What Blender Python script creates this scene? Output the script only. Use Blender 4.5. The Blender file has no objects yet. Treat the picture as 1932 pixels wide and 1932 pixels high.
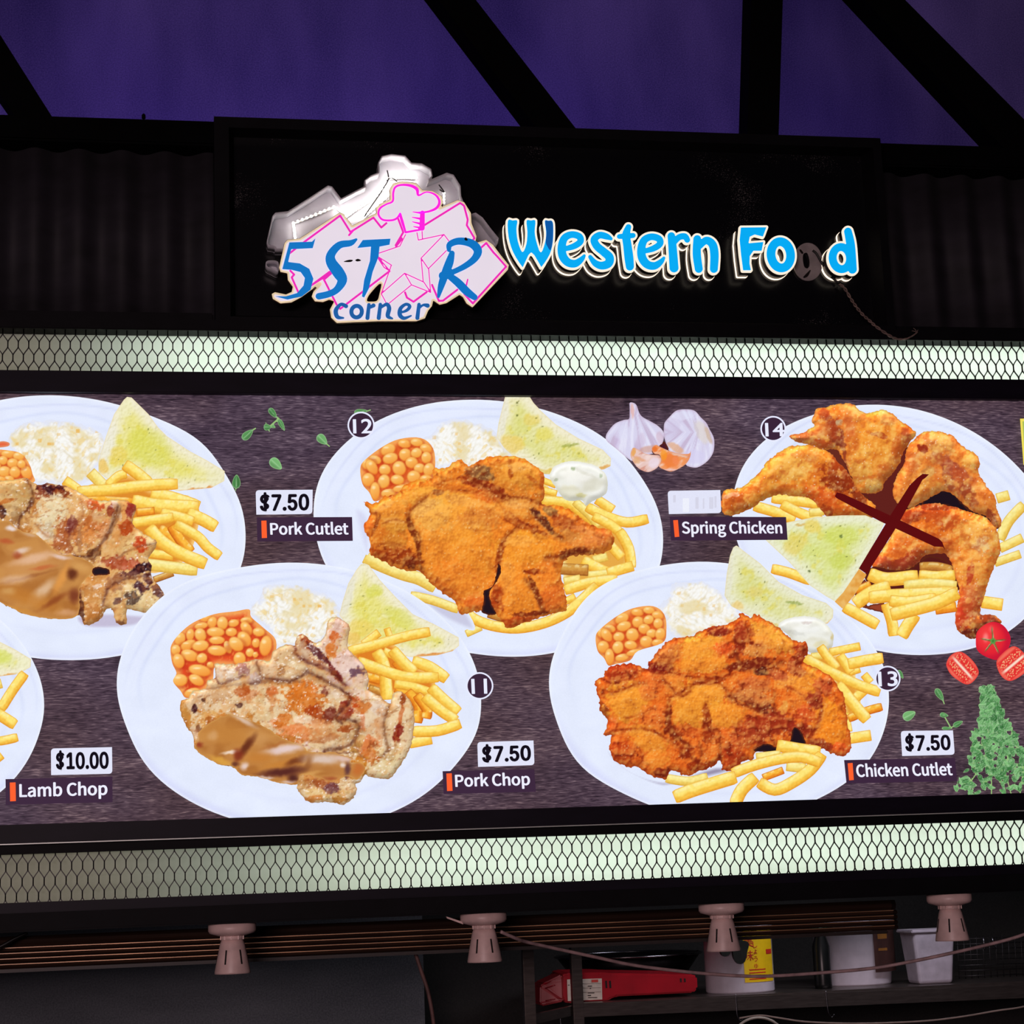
import bpy, bmesh, math, random
import numpy as np
from mathutils import Vector, Matrix
from mathutils.geometry import tessellate_polygon

scene = bpy.context.scene
COL = scene.collection

# ------------------------------------------------------------------ camera
FPX, CPX, K, EYE = 3560.0, 966.0, 0.0009, 1.65
YAW, PITCH, ROLL = 0.17890524, 0.19440702, -0.03843006
_cy, _sy, _cp, _sp = math.cos(YAW), math.sin(YAW), math.cos(PITCH), math.sin(PITCH)
_fw = Vector((_sy*_cp, _cy*_cp, _sp)); _r0 = Vector((_cy, -_sy, 0)); _u0 = _r0.cross(_fw)
_rt = _r0*math.cos(ROLL) + _u0*math.sin(ROLL); _up = -_r0*math.sin(ROLL) + _u0*math.cos(ROLL)
DIST = FPX*K
CAMPOS = Vector((0, -DIST, EYE))
cam_d = bpy.data.cameras.new('camera'); cam = bpy.data.objects.new('camera', cam_d); COL.objects.link(cam)
cam_d.sensor_width = 36; cam_d.sensor_fit = 'HORIZONTAL'; cam_d.lens = FPX/1932*36; cam_d.clip_start = 0.05
cam.matrix_world = Matrix.Translation(CAMPOS) @ Matrix((_rt, _up, -_fw)).transposed().to_4x4()
scene.camera = cam
scene.view_settings.view_transform = 'Standard'; scene.view_settings.look = 'None'
scene.view_settings.exposure = 0; scene.view_settings.gamma = 1
scene.view_settings.use_curve_mapping = False
scene.cycles.use_denoising = True
scene.cycles.max_bounces = 5

# ------------------------------------------------------------------ world and large lights
w = bpy.data.worlds.new('night'); scene.world = w; w.use_nodes = True
w.node_tree.nodes['Background'].inputs[0].default_value = (0.0016, 0.0013, 0.0034, 1)
w.node_tree.nodes['Background'].inputs[1].default_value = 1.0

def area(name, loc, target, sx, sy, power, color, spread=180):
    d = bpy.data.lights.new(name, 'AREA'); d.shape = 'RECTANGLE'; d.size = sx; d.size_y = sy
    d.energy = power; d.color = color; d.spread = math.radians(spread)
    o = bpy.data.objects.new(name, d); COL.objects.link(o); o.location = loc
    o.rotation_euler = (Vector(target) - Vector(loc)).to_track_quat('-Z', 'Y').to_euler()
    return o
# added fill for the food hall's light, low behind the viewer, reaching stall front and slats
area('hall_fill_light', (-1.2, -5.4, 2.0), (0.7, 0, 1.7), 1.6, 0.6, 80, (1.0, 0.74, 0.76))
# purple wash lights standing on top of the stall, behind the roof truss, aimed at the rear wall
area('purple_wash_light', (0.55, 0.75, 3.02), (0.65, 1.9, 3.7), 1.5, 0.12, 3.9, (0.15, 0.06, 1.0))
area('purple_wash_light', (1.62, 0.95, 3.02), (1.72, 1.9, 3.5), 0.3, 0.1, 0.65, (0.19, 0.08, 1.0))
area('violet_wash_light', (-0.15, 0.75, 3.02), (-0.2, 1.9, 3.7), 0.8, 0.12, 1.15, (0.22, 0.07, 1.0))
# kitchen lamp inside the stall, over the shelf
area('kitchen_lamp_light', (1.55, 0.62, 1.95), (1.35, 1.3, 1.4), 0.5, 0.1, 2.0, (0.95, 0.9, 1.0), 150)

# ------------------------------------------------------------------ helpers
def at(x, y, Y=0.0):
    """point of the plane at depth Y that a pixel of the 1932 px frame looks at"""
    d = _fw*FPX + _rt*(x-CPX) - _up*(y-CPX)
    t = (Y - CAMPOS.y)/d.y
    return CAMPOS + d*t

_A = np.array([list(_fw), list(_rt), list(_up)])
def at_np(x, y, Y=0.0):
    d = _A[0]*FPX + np.multiply.outer(x-CPX, _A[1]) - np.multiply.outer(y-CPX, _A[2])
    t = (Y - CAMPOS.y)/d[:, 1]
    return np.array(CAMPOS) + d*t[:, None]

def s2l(c):
    c = np.asarray(c, float)/255.0
    return np.where(c <= 0.04045, c/12.92, ((np.maximum(c, 0)+0.055)/1.055)**2.4)

def L3(c):
    return tuple(float(v) for v in s2l(c)) + (1.0,)

MATS = {}
def mat(name, col, rough=0.5, metal=0.0, vary=0.25, scale=40, bump=0.0, emit=None, estr=1.0, stretch=(1, 1, 1), spec=0.5, sample=True):
    if name in MATS: return MATS[name]
    m = bpy.data.materials.new(name); m.use_nodes = True; nt = m.node_tree; N = nt.nodes; B = N['Principled BSDF']
    B.inputs['Roughness'].default_value = rough; B.inputs['Metallic'].default_value = metal
    B.inputs['Specular IOR Level'].default_value = spec
    tc = N.new('ShaderNodeTexCoord'); mp = N.new('ShaderNodeMapping'); mp.inputs['Scale'].default_value = stretch
    nz = N.new('ShaderNodeTexNoise'); nz.inputs['Scale'].default_value = scale; nz.inputs['Detail'].default_value = 4
    rp = N.new('ShaderNodeValToRGB'); c = L3(col)
    rp.color_ramp.elements[0].position = 0.3; rp.color_ramp.elements[1].position = 0.7
    rp.color_ramp.elements[0].color = tuple(v*(1-vary) for v in c[:3]) + (1,)
    rp.color_ramp.elements[1].color = tuple(min(1, v*(1+vary)) for v in c[:3]) + (1,)
    nt.links.new(tc.outputs['Object'], mp.inputs['Vector']); nt.links.new(mp.outputs[0], nz.inputs['Vector'])
    nt.links.new(nz.outputs['Fac'], rp.inputs['Fac']); nt.links.new(rp.outputs[0], B.inputs['Base Color'])
    if bump:
        bp = N.new('ShaderNodeBump'); bp.inputs['Strength'].default_value = bump; bp.inputs['Distance'].default_value = 0.004
        nt.links.new(nz.outputs['Fac'], bp.inputs['Height']); nt.links.new(bp.outputs[0], B.inputs['Normal'])
    if emit is not None:
        B.inputs['Emission Strength'].default_value = estr
        e = L3(emit); r2 = N.new('ShaderNodeValToRGB')
        r2.color_ramp.elements[0].color = tuple(v*(1-vary*0.4) for v in e[:3]) + (1,); r2.color_ramp.elements[1].color = e
        nt.links.new(nz.outputs['Fac'], r2.inputs['Fac']); nt.links.new(r2.outputs[0], B.inputs['Emission Color'])
        if not sample: m.cycles.emission_sampling = 'NONE'
    MATS[name] = m
    return m

def link(name, me, m=None, parent=None):
    o = bpy.data.objects.new(name, me); COL.objects.link(o)
    if m is not None: me.materials.append(m)
    if parent is not None: o.parent = parent
    return o

def tag(o, label=None, cat=None, group=None, kind=None):
    if label: o['label'] = label
    if cat: o['category'] = cat
    if group: o['group'] = group
    if kind: o['kind'] = kind
    return o

def thing(name, loc=(0, 0, 0), **k):
    o = bpy.data.objects.new(name, None); COL.objects.link(o); o.location = loc; o.empty_display_size = 0.05
    return tag(o, **k)

def mesh(name, vs, fs, m=None, parent=None, smooth=False, origin=None):
    me = bpy.data.meshes.new(name); me.from_pydata([tuple(v) for v in vs], [], fs); me.update()
    if smooth:
        for p in me.polygons: p.use_smooth = True
    o = link(name, me, m, parent)
    if parent is not None:
        o.matrix_parent_inverse = Matrix.Translation(-Vector(parent.location))
    return o

def box(name, x0, x1, y0, y1, z0, z1, m, parent=None, bev=0.0):
    bm = bmesh.new(); bmesh.ops.create_cube(bm, size=1)
    for v in bm.verts:
        v.co = Vector(((x0+x1)/2 + v.co.x*(x1-x0), (y0+y1)/2 + v.co.y*(y1-y0), (z0+z1)/2 + v.co.z*(z1-z0)))
    if bev: bmesh.ops.bevel(bm, geom=bm.edges[:], offset=bev, segments=2, affect='EDGES')
    me = bpy.data.meshes.new(name); bm.to_mesh(me); bm.free()
    o = link(name, me, m, parent)
    if parent is not None: o.matrix_parent_inverse = Matrix.Translation(-Vector(parent.location))
    return o

def slab(name, pts, thick, m, parent=None):
    """thick plate: pts are world points of the front outline, pushed back in +Y by thick"""
    n = len(pts); vs = [Vector(p) for p in pts] + [Vector(p) + Vector((0, thick, 0)) for p in pts]
    tri = tessellate_polygon([[Vector((p[0], p[2], 0)) for p in pts]])
    fs = [tuple(t) for t in tri] + [tuple(n+i for i in reversed(t)) for t in tri]
    fs += [(i, (i+1) % n, n+(i+1) % n, n+i) for i in range(n)]
    o = mesh(name, vs, fs, m, parent)
    bm = bmesh.new(); bm.from_mesh(o.data); bmesh.ops.recalc_face_normals(bm, faces=bm.faces); bm.to_mesh(o.data); bm.free()
    return o

def pslab(name, pix, Y, thick, m, parent=None):
    return slab(name, [at(x, y, Y) for x, y in pix], thick, m, parent)

def spline(pts, n=8, closed=False):
    P = [np.array(p, float) for p in pts]; out = []; N = len(P); last = N if closed else N-1
    for i in range(last):
        if closed: a, b, c, d = P[i-1], P[i], P[(i+1) % N], P[(i+2) % N]
        else: a, b, c, d = P[max(i-1, 0)], P[i], P[i+1], P[min(i+2, N-1)]
        for k in range(n):
            t = k/n
            out.append(0.5*(2*b + (c-a)*t + (2*a-5*b+4*c-d)*t*t + (3*b-a-3*c+d)*t**3))
    if not closed: out.append(P[-1])
    return out

def tube(name, pts, r, m, parent=None, sides=8, n=8, radii=None):
    P = [Vector(p) for p in spline([tuple(p) for p in pts], n)] if n > 1 else [Vector(p) for p in pts]
    vs, fs = [], []; up = Vector((0.13, 0.2, 0.97))
    for i, p in enumerate(P):
        d = (P[min(i+1, len(P)-1)] - P[max(i-1, 0)]).normalized()
        a = d.cross(up)
        if a.length < 1e-4: a = d.cross(Vector((1, 0, 0)))
        a.normalize(); b = d.cross(a)
        rr = r if radii is None else np.interp(i/(len(P)-1), np.linspace(0, 1, len(radii)), radii)
        for k in range(sides):
            t = 2*math.pi*k/sides; vs.append(p + (a*math.cos(t) + b*math.sin(t))*rr)
    for i in range(len(P)-1):
        for k in range(sides):
            k2 = (k+1) % sides; fs.append((i*sides+k, i*sides+k2, (i+1)*sides+k2, (i+1)*sides+k))
    fs.append(tuple(reversed(range(sides)))); fs.append(tuple((len(P)-1)*sides + k for k in range(sides)))
    return mesh(name, vs, fs, m, parent, smooth=True)

def lathe(name, prof, center, m, parent=None, sides=40, smooth=True, scale=(1, 1)):
    vs, fs = [], []
    for r, z in prof:
        for k in range(sides):
            t = 2*math.pi*k/sides
            vs.append((center[0]+r*math.cos(t)*scale[0], center[1]+r*math.sin(t)*scale[1], center[2]+z))
    for i in range(len(prof)-1):
        for k in range(sides):
            k2 = (k+1) % sides; fs.append((i*sides+k, i*sides+k2, (i+1)*sides+k2, (i+1)*sides+k))
    fs.append(tuple(range(sides))); fs.append(tuple(reversed([(len(prof)-1)*sides+k for k in range(sides)])))
    o = mesh(name, vs, fs, m, parent, smooth=False)
    bm = bmesh.new(); bm.from_mesh(o.data); bmesh.ops.recalc_face_normals(bm, faces=bm.faces); bm.to_mesh(o.data); bm.free()
    if smooth:
        for p in o.data.polygons: p.use_smooth = len(p.vertices) == 4
    return o

# ---- implicit 2-D shapes: everything cut out of sheet (print, letters) is meshed from a signed distance (positive inside)
def sd_poly(pts):
    P = np.array(pts, float); Q = np.roll(P, -1, axis=0)
    def f(x, y):
        shp = x.shape; x = x.ravel(); y = y.ravel(); d2 = np.full(x.shape, 1e18); ins = np.zeros(x.shape, bool)
        for (ax, ay), (bx, by) in zip(P, Q):
            ex, ey = bx-ax, by-ay; l2 = ex*ex+ey*ey+1e-12
            t = np.clip(((x-ax)*ex + (y-ay)*ey)/l2, 0, 1)
            d2 = np.minimum(d2, (x-ax-t*ex)**2 + (y-ay-t*ey)**2)
            c = (ay > y) != (by > y)
            if c.any(): ins ^= c & (x < ax + (y-ay)*ex/(ey if ey else 1e-12))
        return (np.sqrt(d2)*np.where(ins, 1, -1)).reshape(shp)
    f.bb = (P[:, 0].min(), P[:, 1].min(), P[:, 0].max(), P[:, 1].max())
    return f

def sd_brush(strokes):
    """strokes: lists of (x, y, width); a pen that changes width along its way"""
    segs = []
    for s in strokes:
        for a, b in zip(s[:-1], s[1:]): segs.append((a, b))
    A = np.array([v[:2] for s in strokes for v in s], float); wm = max(v[2] for s in strokes for v in s)
    def f(x, y):
        best = np.full(x.shape, -1e9)
        for (ax, ay, aw), (bx, by, bw) in segs:
            ex, ey = bx-ax, by-ay; l2 = ex*ex+ey*ey+1e-12
            t = np.clip(((x-ax)*ex + (y-ay)*ey)/l2, 0, 1)
            best = np.maximum(best, (aw+(bw-aw)*t)/2 - np.hypot(x-ax-t*ex, y-ay-t*ey))
        return best
    f.bb = (A[:, 0].min()-wm, A[:, 1].min()-wm, A[:, 0].max()+wm, A[:, 1].max()+wm)
    return f

def sd_union(*fs):
    def f(x, y):
        r = fs[0](x, y)
        for g in fs[1:]: r = np.maximum(r, g(x, y))
        return r
    f.bb = (min(g.bb[0] for g in fs), min(g.bb[1] for g in fs), max(g.bb[2] for g in fs), max(g.bb[3] for g in fs))
    return f

def sd_grow(g, d):
    f = lambda x, y: g(x, y) + d
    f.bb = (g.bb[0]-d, g.bb[1]-d, g.bb[2]+d, g.bb[3]+d)
    return f

def sd_diff(g, h):
    f = lambda x, y: np.minimum(g(x, y), -h(x, y))
    f.bb = g.bb
    return f

def sd_clip(g, edge):
    """keep only where edge(x, y) > 0"""
    f = lambda x, y: np.minimum(g(x, y), edge(x, y))
    f.bb = g.bb
    return f

def sd_grid(f, step):
    x0, y0, x1, y1 = f.bb; x0 -= 2*step; y0 -= 2*step
    nx = int((x1+2*step-x0)/step)+2; ny = int((y1+2*step-y0)/step)+2
    X, Y = np.meshgrid(x0+np.arange(nx)*step, y0+np.arange(ny)*step)
    S = f(X, Y)
    ins = S > 0
    cell = ins[:-1, :-1] | ins[1:, :-1] | ins[:-1, 1:] | ins[1:, 1:]
    gy, gx = np.gradient(S, step)
    out = S < 0
    g2 = np.maximum(gx*gx+gy*gy, 0.25)
    lim = np.clip(-S/np.sqrt(g2), 0, 1.5*step)/np.sqrt(g2)
    X = X + np.where(out, gx*lim, 0); Y = Y + np.where(out, gy*lim, 0)
    ci, cj = np.nonzero(cell)
    q = np.stack([(ci+1)*nx+cj, (ci+1)*nx+cj+1, ci*nx+cj+1, ci*nx+cj], 1)
    used, inv = np.unique(q.ravel(), return_inverse=True)
    return X.ravel()[used], Y.ravel()[used], np.maximum(S.ravel()[used], 0), inv.reshape(-1, 4)

def quad_mesh(name, V, Q):
    me = bpy.data.meshes.new(name)
    me.vertices.add(len(V)); me.vertices.foreach_set('co', np.asarray(V, np.float32).ravel())
    me.loops.add(Q.size); me.loops.foreach_set('vertex_index', Q.astype(np.int32).ravel())
    me.polygons.add(len(Q)); me.polygons.foreach_set('loop_start', np.arange(0, Q.size, Q.shape[1], dtype=np.int32))
    me.polygons.foreach_set('loop_total', np.full(len(Q), Q.shape[1], np.int32))
    me.update(calc_edges=True); me.validate()
    return me

def sheet(name, f, Y, m, parent=None, step=1.5, thick=0.0, ref=None):
    """sheet cut to the shape f (photo pixels measured on the plane Y), front face at Y, thick metres deep"""
    x, y, s, q = sd_grid(f, step)
    V = at_np(x, y, Y if ref is None else ref); V[:, 1] = Y; n = len(V)
    if thick:
        e = np.concatenate([q[:, [0, 1]], q[:, [1, 2]], q[:, [2, 3]], q[:, [3, 0]]])
        key = np.minimum(e[:, 0], e[:, 1])*n + np.maximum(e[:, 0], e[:, 1])
        u, idx, cnt = np.unique(key, return_index=True, return_counts=True)
        b = e[idx[cnt == 1]]
        side = np.stack([b[:, 1], b[:, 0], b[:, 0]+n, b[:, 1]+n], 1)
        V = np.concatenate([V, V + np.array([0, thick, 0])])
        q = np.concatenate([q, q[:, ::-1]+n, side])
    me = quad_mesh(name, V, q)
    o = link(name, me, m, parent)
    if parent is not None: o.matrix_parent_inverse = Matrix.Translation(-Vector(parent.location))
    return o
# ------------------------------------------------------------------ structure
XL, XR = -1.35, 2.75          # how far the stall front runs
M_black = mat('black_painted_steel', (9, 8, 12), 0.6, 0.0, 0.3, 30, spec=0.12)
M_truss = mat('truss_steel', (4, 4, 5), 0.8, 0.0, 0.3, 20, spec=0.05)
M_rail = mat('dark_plum_rail', (20, 15, 28), 0.5, 0.0, 0.25, 12, stretch=(1, 4, 4), spec=0.15)
M_corr = mat('grimy_corrugated_sheet', (30, 27, 34), 0.75, 0.0, 0.45, 9, bump=0.2, stretch=(1, 1, 2.5))

def wall_mat(name, c0, c1, sc, st, rough=0.9):
    m = bpy.data.materials.new(name); m.use_nodes = True; nt = m.node_tree; N = nt.nodes; B = N['Principled BSDF']
    B.inputs['Roughness'].default_value = rough
    tc = N.new('ShaderNodeTexCoord'); mp = N.new('ShaderNodeMapping'); mp.inputs['Scale'].default_value = st
    a = N.new('ShaderNodeTexNoise'); a.inputs['Scale'].default_value = sc; a.inputs['Detail'].default_value = 3
    b = N.new('ShaderNodeTexNoise'); b.inputs['Scale'].default_value = 260; b.inputs['Detail'].default_value = 2
    mx = N.new('ShaderNodeMix'); mx.data_type = 'FLOAT'; mx.inputs[0].default_value = 0.45
    rp = N.new('ShaderNodeValToRGB'); rp.color_ramp.elements[0].position = 0.34; rp.color_ramp.elements[1].position = 0.66
    rp.color_ramp.elements[0].color = L3(c0); rp.color_ramp.elements[1].color = L3(c1)
    nt.links.new(tc.outputs['Object'], mp.inputs[0]); nt.links.new(mp.outputs[0], a.inputs['Vector'])
    nt.links.new(tc.outputs['Object'], b.inputs['Vector'])
    nt.links.new(a.outputs['Fac'], mx.inputs[2]); nt.links.new(b.outputs['Fac'], mx.inputs[3])
    nt.links.new(mx.outputs[0], rp.inputs['Fac']); nt.links.new(rp.outputs[0], B.inputs['Base Color'])
    MATS[name] = m
    return m
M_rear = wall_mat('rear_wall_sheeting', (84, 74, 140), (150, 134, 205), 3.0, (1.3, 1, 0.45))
M_dark = wall_mat('kitchen_wall_paint', (72, 76, 82), (112, 116, 122), 5.0, (0.5, 1, 1.6))

# rear wall that the purple light falls on, well behind the stall front
o = box('wall_back', -4.0, 5.5, 1.9, 1.98, 2.75, 6.2, M_rear); tag(o, 'purple-lit rear wall of dusty sheeting behind the truss', kind='structure')
# kitchen shell behind the counter opening
xk = at(800, 1860, 1.3).x
o = box('wall_left', XL, xk, 1.3, 1.36, 0.0, 1.9, M_dark); tag(o, 'dark grey scuffed kitchen board under the menu at left', kind='structure')
o = box('wall_right', xk, 3.4, 1.64, 1.7, 0.0, 1.9, wall_mat('dim_kitchen_tile', (22, 22, 22), (40, 39, 38), 4.0, (1, 1, 1))); tag(o, 'dim black kitchen wall behind the steel rack', kind='structure')
o = box('floor', XL, 3.4, -0.4, 1.7, -0.05, 0.0, mat('floor_tile', (70, 66, 64), 0.6)); tag(o, 'dark kitchen floor', kind='structure')
o = box('ceiling', XL, 3.4, 0.16, 1.62, 1.99, 2.03, mat('kitchen_ceiling', (26, 24, 26), 0.8)); tag(o, 'dark kitchen ceiling behind the stall fascia', kind='structure')

# fascia under the lower light box: the beam that carries the lamp holders
ZF0 = EYE - 0.0465; ZM0 = EYE
o = box('trim_1', XL, XR, -0.012, 0.16, ZF0, EYE - 0.0165, M_black, bev=0.003); tag(o, 'black steel fascia beam below the lower light strip', kind='structure')

# ---------------- roof truss
YT = 0.06
tr = thing('roof_truss', (0.6, YT+0.05, 3.0), label='black steel roof truss above the stall sign with slanting struts', cat='truss')
zt = at(966, 246, YT).z; zb = at(966, 291, YT).z
box('bottom_chord', XL, XR, YT, YT+0.09, zb, zt, M_truss, tr, bev=0.004)
def bar(name, a, b, c, d):   # quad given by its four photo pixels, top left/right then bottom right/left
    pslab(name, [a, b, c, d], YT+0.02, 0.06, M_truss, tr)
def ext(p, q, k):  # continue a line beyond q
    return (q[0]+(q[0]-p[0])*k, q[1]+(q[1]-p[1])*k)
bar('diagonal_strut', ext((25, 214), (0, 178), 18), ext((95, 215), (0, 65), 4), ext((0, 65), (95, 215), .15), ext((0, 178), (25, 214), .6))
bar('diagonal_strut', ext((1012, 241), (828, 0), .6), ext((1087, 243), (898, 0), 3), ext((898, 0), (1087, 243), .12), ext((828, 0), (1012, 241), .12))
bar('vertical_post', ext((1410, 254), (1417, 0), 3), ext((1469, 257), (1477, 0), 3), ext((1477, 0), (1469, 257), .1), ext((1417, 0), (1410, 254), .1))
bar('diagonal_strut', ext((1890, 275), (1632, 0), 2.6), ext((1932, 225), (1708, 0), 3.4), ext((1708, 0), (1932, 225), .4), ext((1632, 0), (1890, 275), .12))
for bx, by in ((271, 219), (540, 229), (797, 238), (1298, 254), (1538, 262)):
    c = at(bx, by-3, YT+0.03)
    lathe('bolt', [(0.0035, 0), (0.0035, 0.007), (0.002, 0.009)], (c.x, c.y, c.z-0.008), M_truss, tr, sides=8)

# ---------------- corrugated infill sheets either side of the sign
def corrugated(name, x0, x1, z0, z1, Y, label):
    wl, amp = 0.077, 0.011; n = int((x1-x0)/wl*14)+1; vs, fs = [], []
    for i in range(n+1):
        x = x0+(x1-x0)*i/n; dy = amp*math.sin(2*math.pi*x/wl)
        for z in (z0, z1):
            vs += [(x, Y+dy, z), (x, Y+dy+0.0015, z)]
    for i in range(n):
        a, b = i*4, i*4+4
        fs += [(a, b, b+2, a+2), (a+1, a+3, b+3, b+1), (a+2, b+2, b+3, a+3), (a, a+1, b+1, b)]
    o = mesh(name, vs, fs, M_corr, smooth=True); return tag(o, label, 'metal sheet', 'corrugated infill sheets')
zc0 = at(0, 600, .08).z; zc1 = at(0, 250, .08).z
SX0, SX1 = at(405, 400, 0).x, at(1672, 400, 0).x
SZ0, SZ1 = at(413, 609, 0).z, at(1000, 239, 0).z
corrugated('corrugated_sheet', XL, SX0+0.012, zc0, zc1, .106, 'dark corrugated metal sheet left of the star logo sign')
corrugated('corrugated_sheet', SX1+0.002, XR, zc0, zc1, .106, 'dark corrugated metal sheet right of the blue lettering')
o = box('trim_2', XL, SX0-0.002, 0.02, 0.1, at(0, 622, 0.02).z, at(0, 584, .02).z, M_black, bev=0.003); tag(o, 'black bottom trim under the left corrugated sheet', kind='structure')
o = box('trim_3', SX1+0.002, XR, 0.02, 0.1, at(1932, 645, 0.02).z, at(1932, 618, .02).z, M_black, bev=0.003); tag(o, 'black bottom trim under the right corrugated sheet', kind='structure')

# ---------------- sign panel with bevelled frame
YP = 0.04
sp = thing('sign_panel', ((SX0+SX1)/2, 0.02, SZ0), label='glossy black signboard in a black frame behind the blue letters', cat='sign panel')
def gloss_black():
    m = bpy.data.materials.new('dusty_gloss_black'); m.use_nodes = True; nt = m.node_tree; N = nt.nodes; B = N['Principled BSDF']
    B.inputs['Roughness'].default_value = 0.22
    tc = N.new('ShaderNodeTexCoord'); v = N.new('ShaderNodeTexNoise'); v.inputs['Scale'].default_value = 420; v.inputs['Detail'].default_value = 3
    d = N.new('ShaderNodeTexNoise'); d.inputs['Scale'].default_value = 7; d.inputs['Detail'].default_value = 3
    mu = N.new('ShaderNodeMath'); mu.operation = 'MULTIPLY'
    rp = N.new('ShaderNodeValToRGB'); rp.color_ramp.elements[0].position = 0.37; rp.color_ramp.elements[1].position = 0.5
    rp.color_ramp.elements[0].color = (0.004, 0.004, 0.005, 1); rp.color_ramp.elements[1].color = (0.11, 0.10, 0.10, 1)
    for n in (v, d): nt.links.new(tc.outputs['Object'], n.inputs['Vector'])
    nt.links.new(v.outputs['Fac'], mu.inputs[0]); nt.links.new(d.outputs['Fac'], mu.inputs[1])
    nt.links.new(mu.outputs[0], rp.inputs['Fac']); nt.links.new(rp.outputs[0], B.inputs['Base Color'])
    return m
M_gloss = gloss_black()
box('panel', SX0+0.02, SX1-0.02, YP, YP+0.02, SZ0+0.012, SZ1-0.02, M_gloss, sp)
def frame_bar(name, o0, o1, i0, i1, j0, j1):   # outer edge, inner edge at the front, inner edge at the panel
    a = [(*o0, 0), (*o1, 0), (*i1, 0), (*i0, 0), (*j0, YP), (*j1, YP), (*o0, YP+.05), (*o1, YP+.05)]
    vs = [(p[0], p[2], p[1]) for p in a]
    mesh(name, vs, [(0, 1, 2, 3), (3, 2, 5, 4), (4, 5, 7, 6), (6, 7, 1, 0), (0, 3, 4, 6), (1, 7, 5, 2)], M_black, sp)
O = [(SX0, SZ0), (SX1, SZ0), (SX1, SZ1), (SX0, SZ1)]
I = [(SX0+.026, SZ0+.012), (SX1-.016, SZ0+.012), (SX1-.016, SZ1-.02), (SX0+.026, SZ1-.02)]
J = [(SX0+.036, SZ0+.026), (SX1-.026, SZ0+.026), (SX1-.026, SZ1-.022), (SX0+.036, SZ1-.022)]
for k in range(4): frame_bar('frame_bar', O[k], O[(k+1) % 4], I[k], I[(k+1) % 4], J[k], J[(k+1) % 4])

# ---------------- two light boxes with expanded metal in front of a diffuser
M_meshmetal = mat('black_expanded_metal', (16, 13, 18), 0.5, 0.0, 0.3, 60)
def diffuser_mat():
    m = bpy.data.materials.new('milky_diffuser'); m.use_nodes = True; nt = m.node_tree; N = nt.nodes; N.remove(N['Principled BSDF'])
    t = N.new('ShaderNodeBsdfTranslucent'); d = N.new('ShaderNodeBsdfDiffuse'); mx = N.new('ShaderNodeMixShader'); mx.inputs[0].default_value = 0.2
    tc = N.new('ShaderNodeTexCoord'); mp = N.new('ShaderNodeMapping'); mp.inputs['Scale'].default_value = (1.2, 1, 25)
    nz = N.new('ShaderNodeTexNoise'); nz.inputs['Scale'].default_value = 2; rp = N.new('ShaderNodeValToRGB')
    rp.color_ramp.elements[0].color = (0.72, 0.74, 0.70, 1); rp.color_ramp.elements[1].color = (0.82, 0.84, 0.82, 1)
    nt.links.new(tc.outputs['Object'], mp.inputs[0]); nt.links.new(mp.outputs[0], nz.inputs['Vector']); nt.links.new(nz.outputs['Fac'], rp.inputs['Fac'])
    for n in (t, d): nt.links.new(rp.outputs[0], n.inputs['Color'])
    nt.links.new(t.outputs[0], mx.inputs[1]); nt.links.new(d.outputs[0], mx.inputs[2]); nt.links.new(mx.outputs[0], N['Material Output'].inputs[0])
    return m
M_diff = diffuser_mat()
M_inside = mat('white_box_lining', (200, 198, 190), 0.8, vary=0.05)
def light_box(zb, zt, phase, x_on, dim, gain, label):
    t = thing('light_box', ((XL+XR)/2, 0.0, zb), label=label, cat='light box', group='mesh-fronted light strips')
    box('diffuser', XL+.01, XR-.01, 0.034, 0.037, zb-.012, zt+.012, M_diff, t)
    box('back_panel', XL+.01, XR-.01, 0.15, 0.155, zb-.012, zt+.012, M_inside, t)
    box('housing_top', XL+.01, XR-.01, 0.02, 0.155, zt+.012, zt+.016, M_inside, t)
    box('housing_bottom', XL+.01, XR-.01, 0.02, 0.155, zb-.016, zb-.012, M_inside, t)
    wc, rh = 0.01737, 0.0234; nj = int((XR-XL)/(wc/2)); r = 0.00095; vs, fs = [], []
    zs = np.linspace(zb-.006, zt+.006, 34)
    for j in range(nj):
        x = XL + 0.01 + j*wc/2
        ph = (zs - zt)/rh*math.pi + phase*math.pi + (math.pi if j % 2 else 0)
        c = np.clip(np.cos(ph)*1.28, -1, 1); xs = x + c*wc*0.25
        base = len(vs)
        for xx, zz in zip(xs, zs): vs += [(xx-r, 0.004, zz), (xx+r, 0.004, zz), (xx+r, 0.0065, zz), (xx-r, 0.0065, zz)]
        for i in range(len(zs)-1):
            a, b = base+i*4, base+i*4+4
            fs += [(a, a+1, b+1, b), (a+1, a+2, b+2, b+1), (a+2, a+3, b+3, b+2), (a+3, a, b, b+3)]
    mm = mesh('expanded_metal_mesh', vs, fs, M_meshmetal, t); mm['kind'] = 'stuff'
    zc = (zb+zt)/2
    # fluorescent tubes inside at right; stepped fills and a dim warm fill added to fade the left
    def tube_light(name, x0, x1, p, col): area(name, ((x0+x1)/2, 0.135, zc), ((x0+x1)/2, 0, zc), x1-x0, 0.06, (x1-x0)*p, col)
    p = 1.75*gain; n = 4
    tube_light('strip_tube_light', x_on, XR-.05, p, (0.88, 1.0, 0.91))
    for i in range(n): tube_light('fade_fill_light', x_on-dim*(i+1)/n, x_on-dim*i/n, p*(0.74, 0.46, 0.27, 0.17)[i], (0.9, 1.0, 0.86))
    tube_light('left_fill_light', XL+.05, x_on-dim, p*0.12, (1.0, 0.86, 0.66))
    return t
def zline(pts, Y): return sum(at(x, y, Y).z for x, y in pts)/len(pts)
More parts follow.
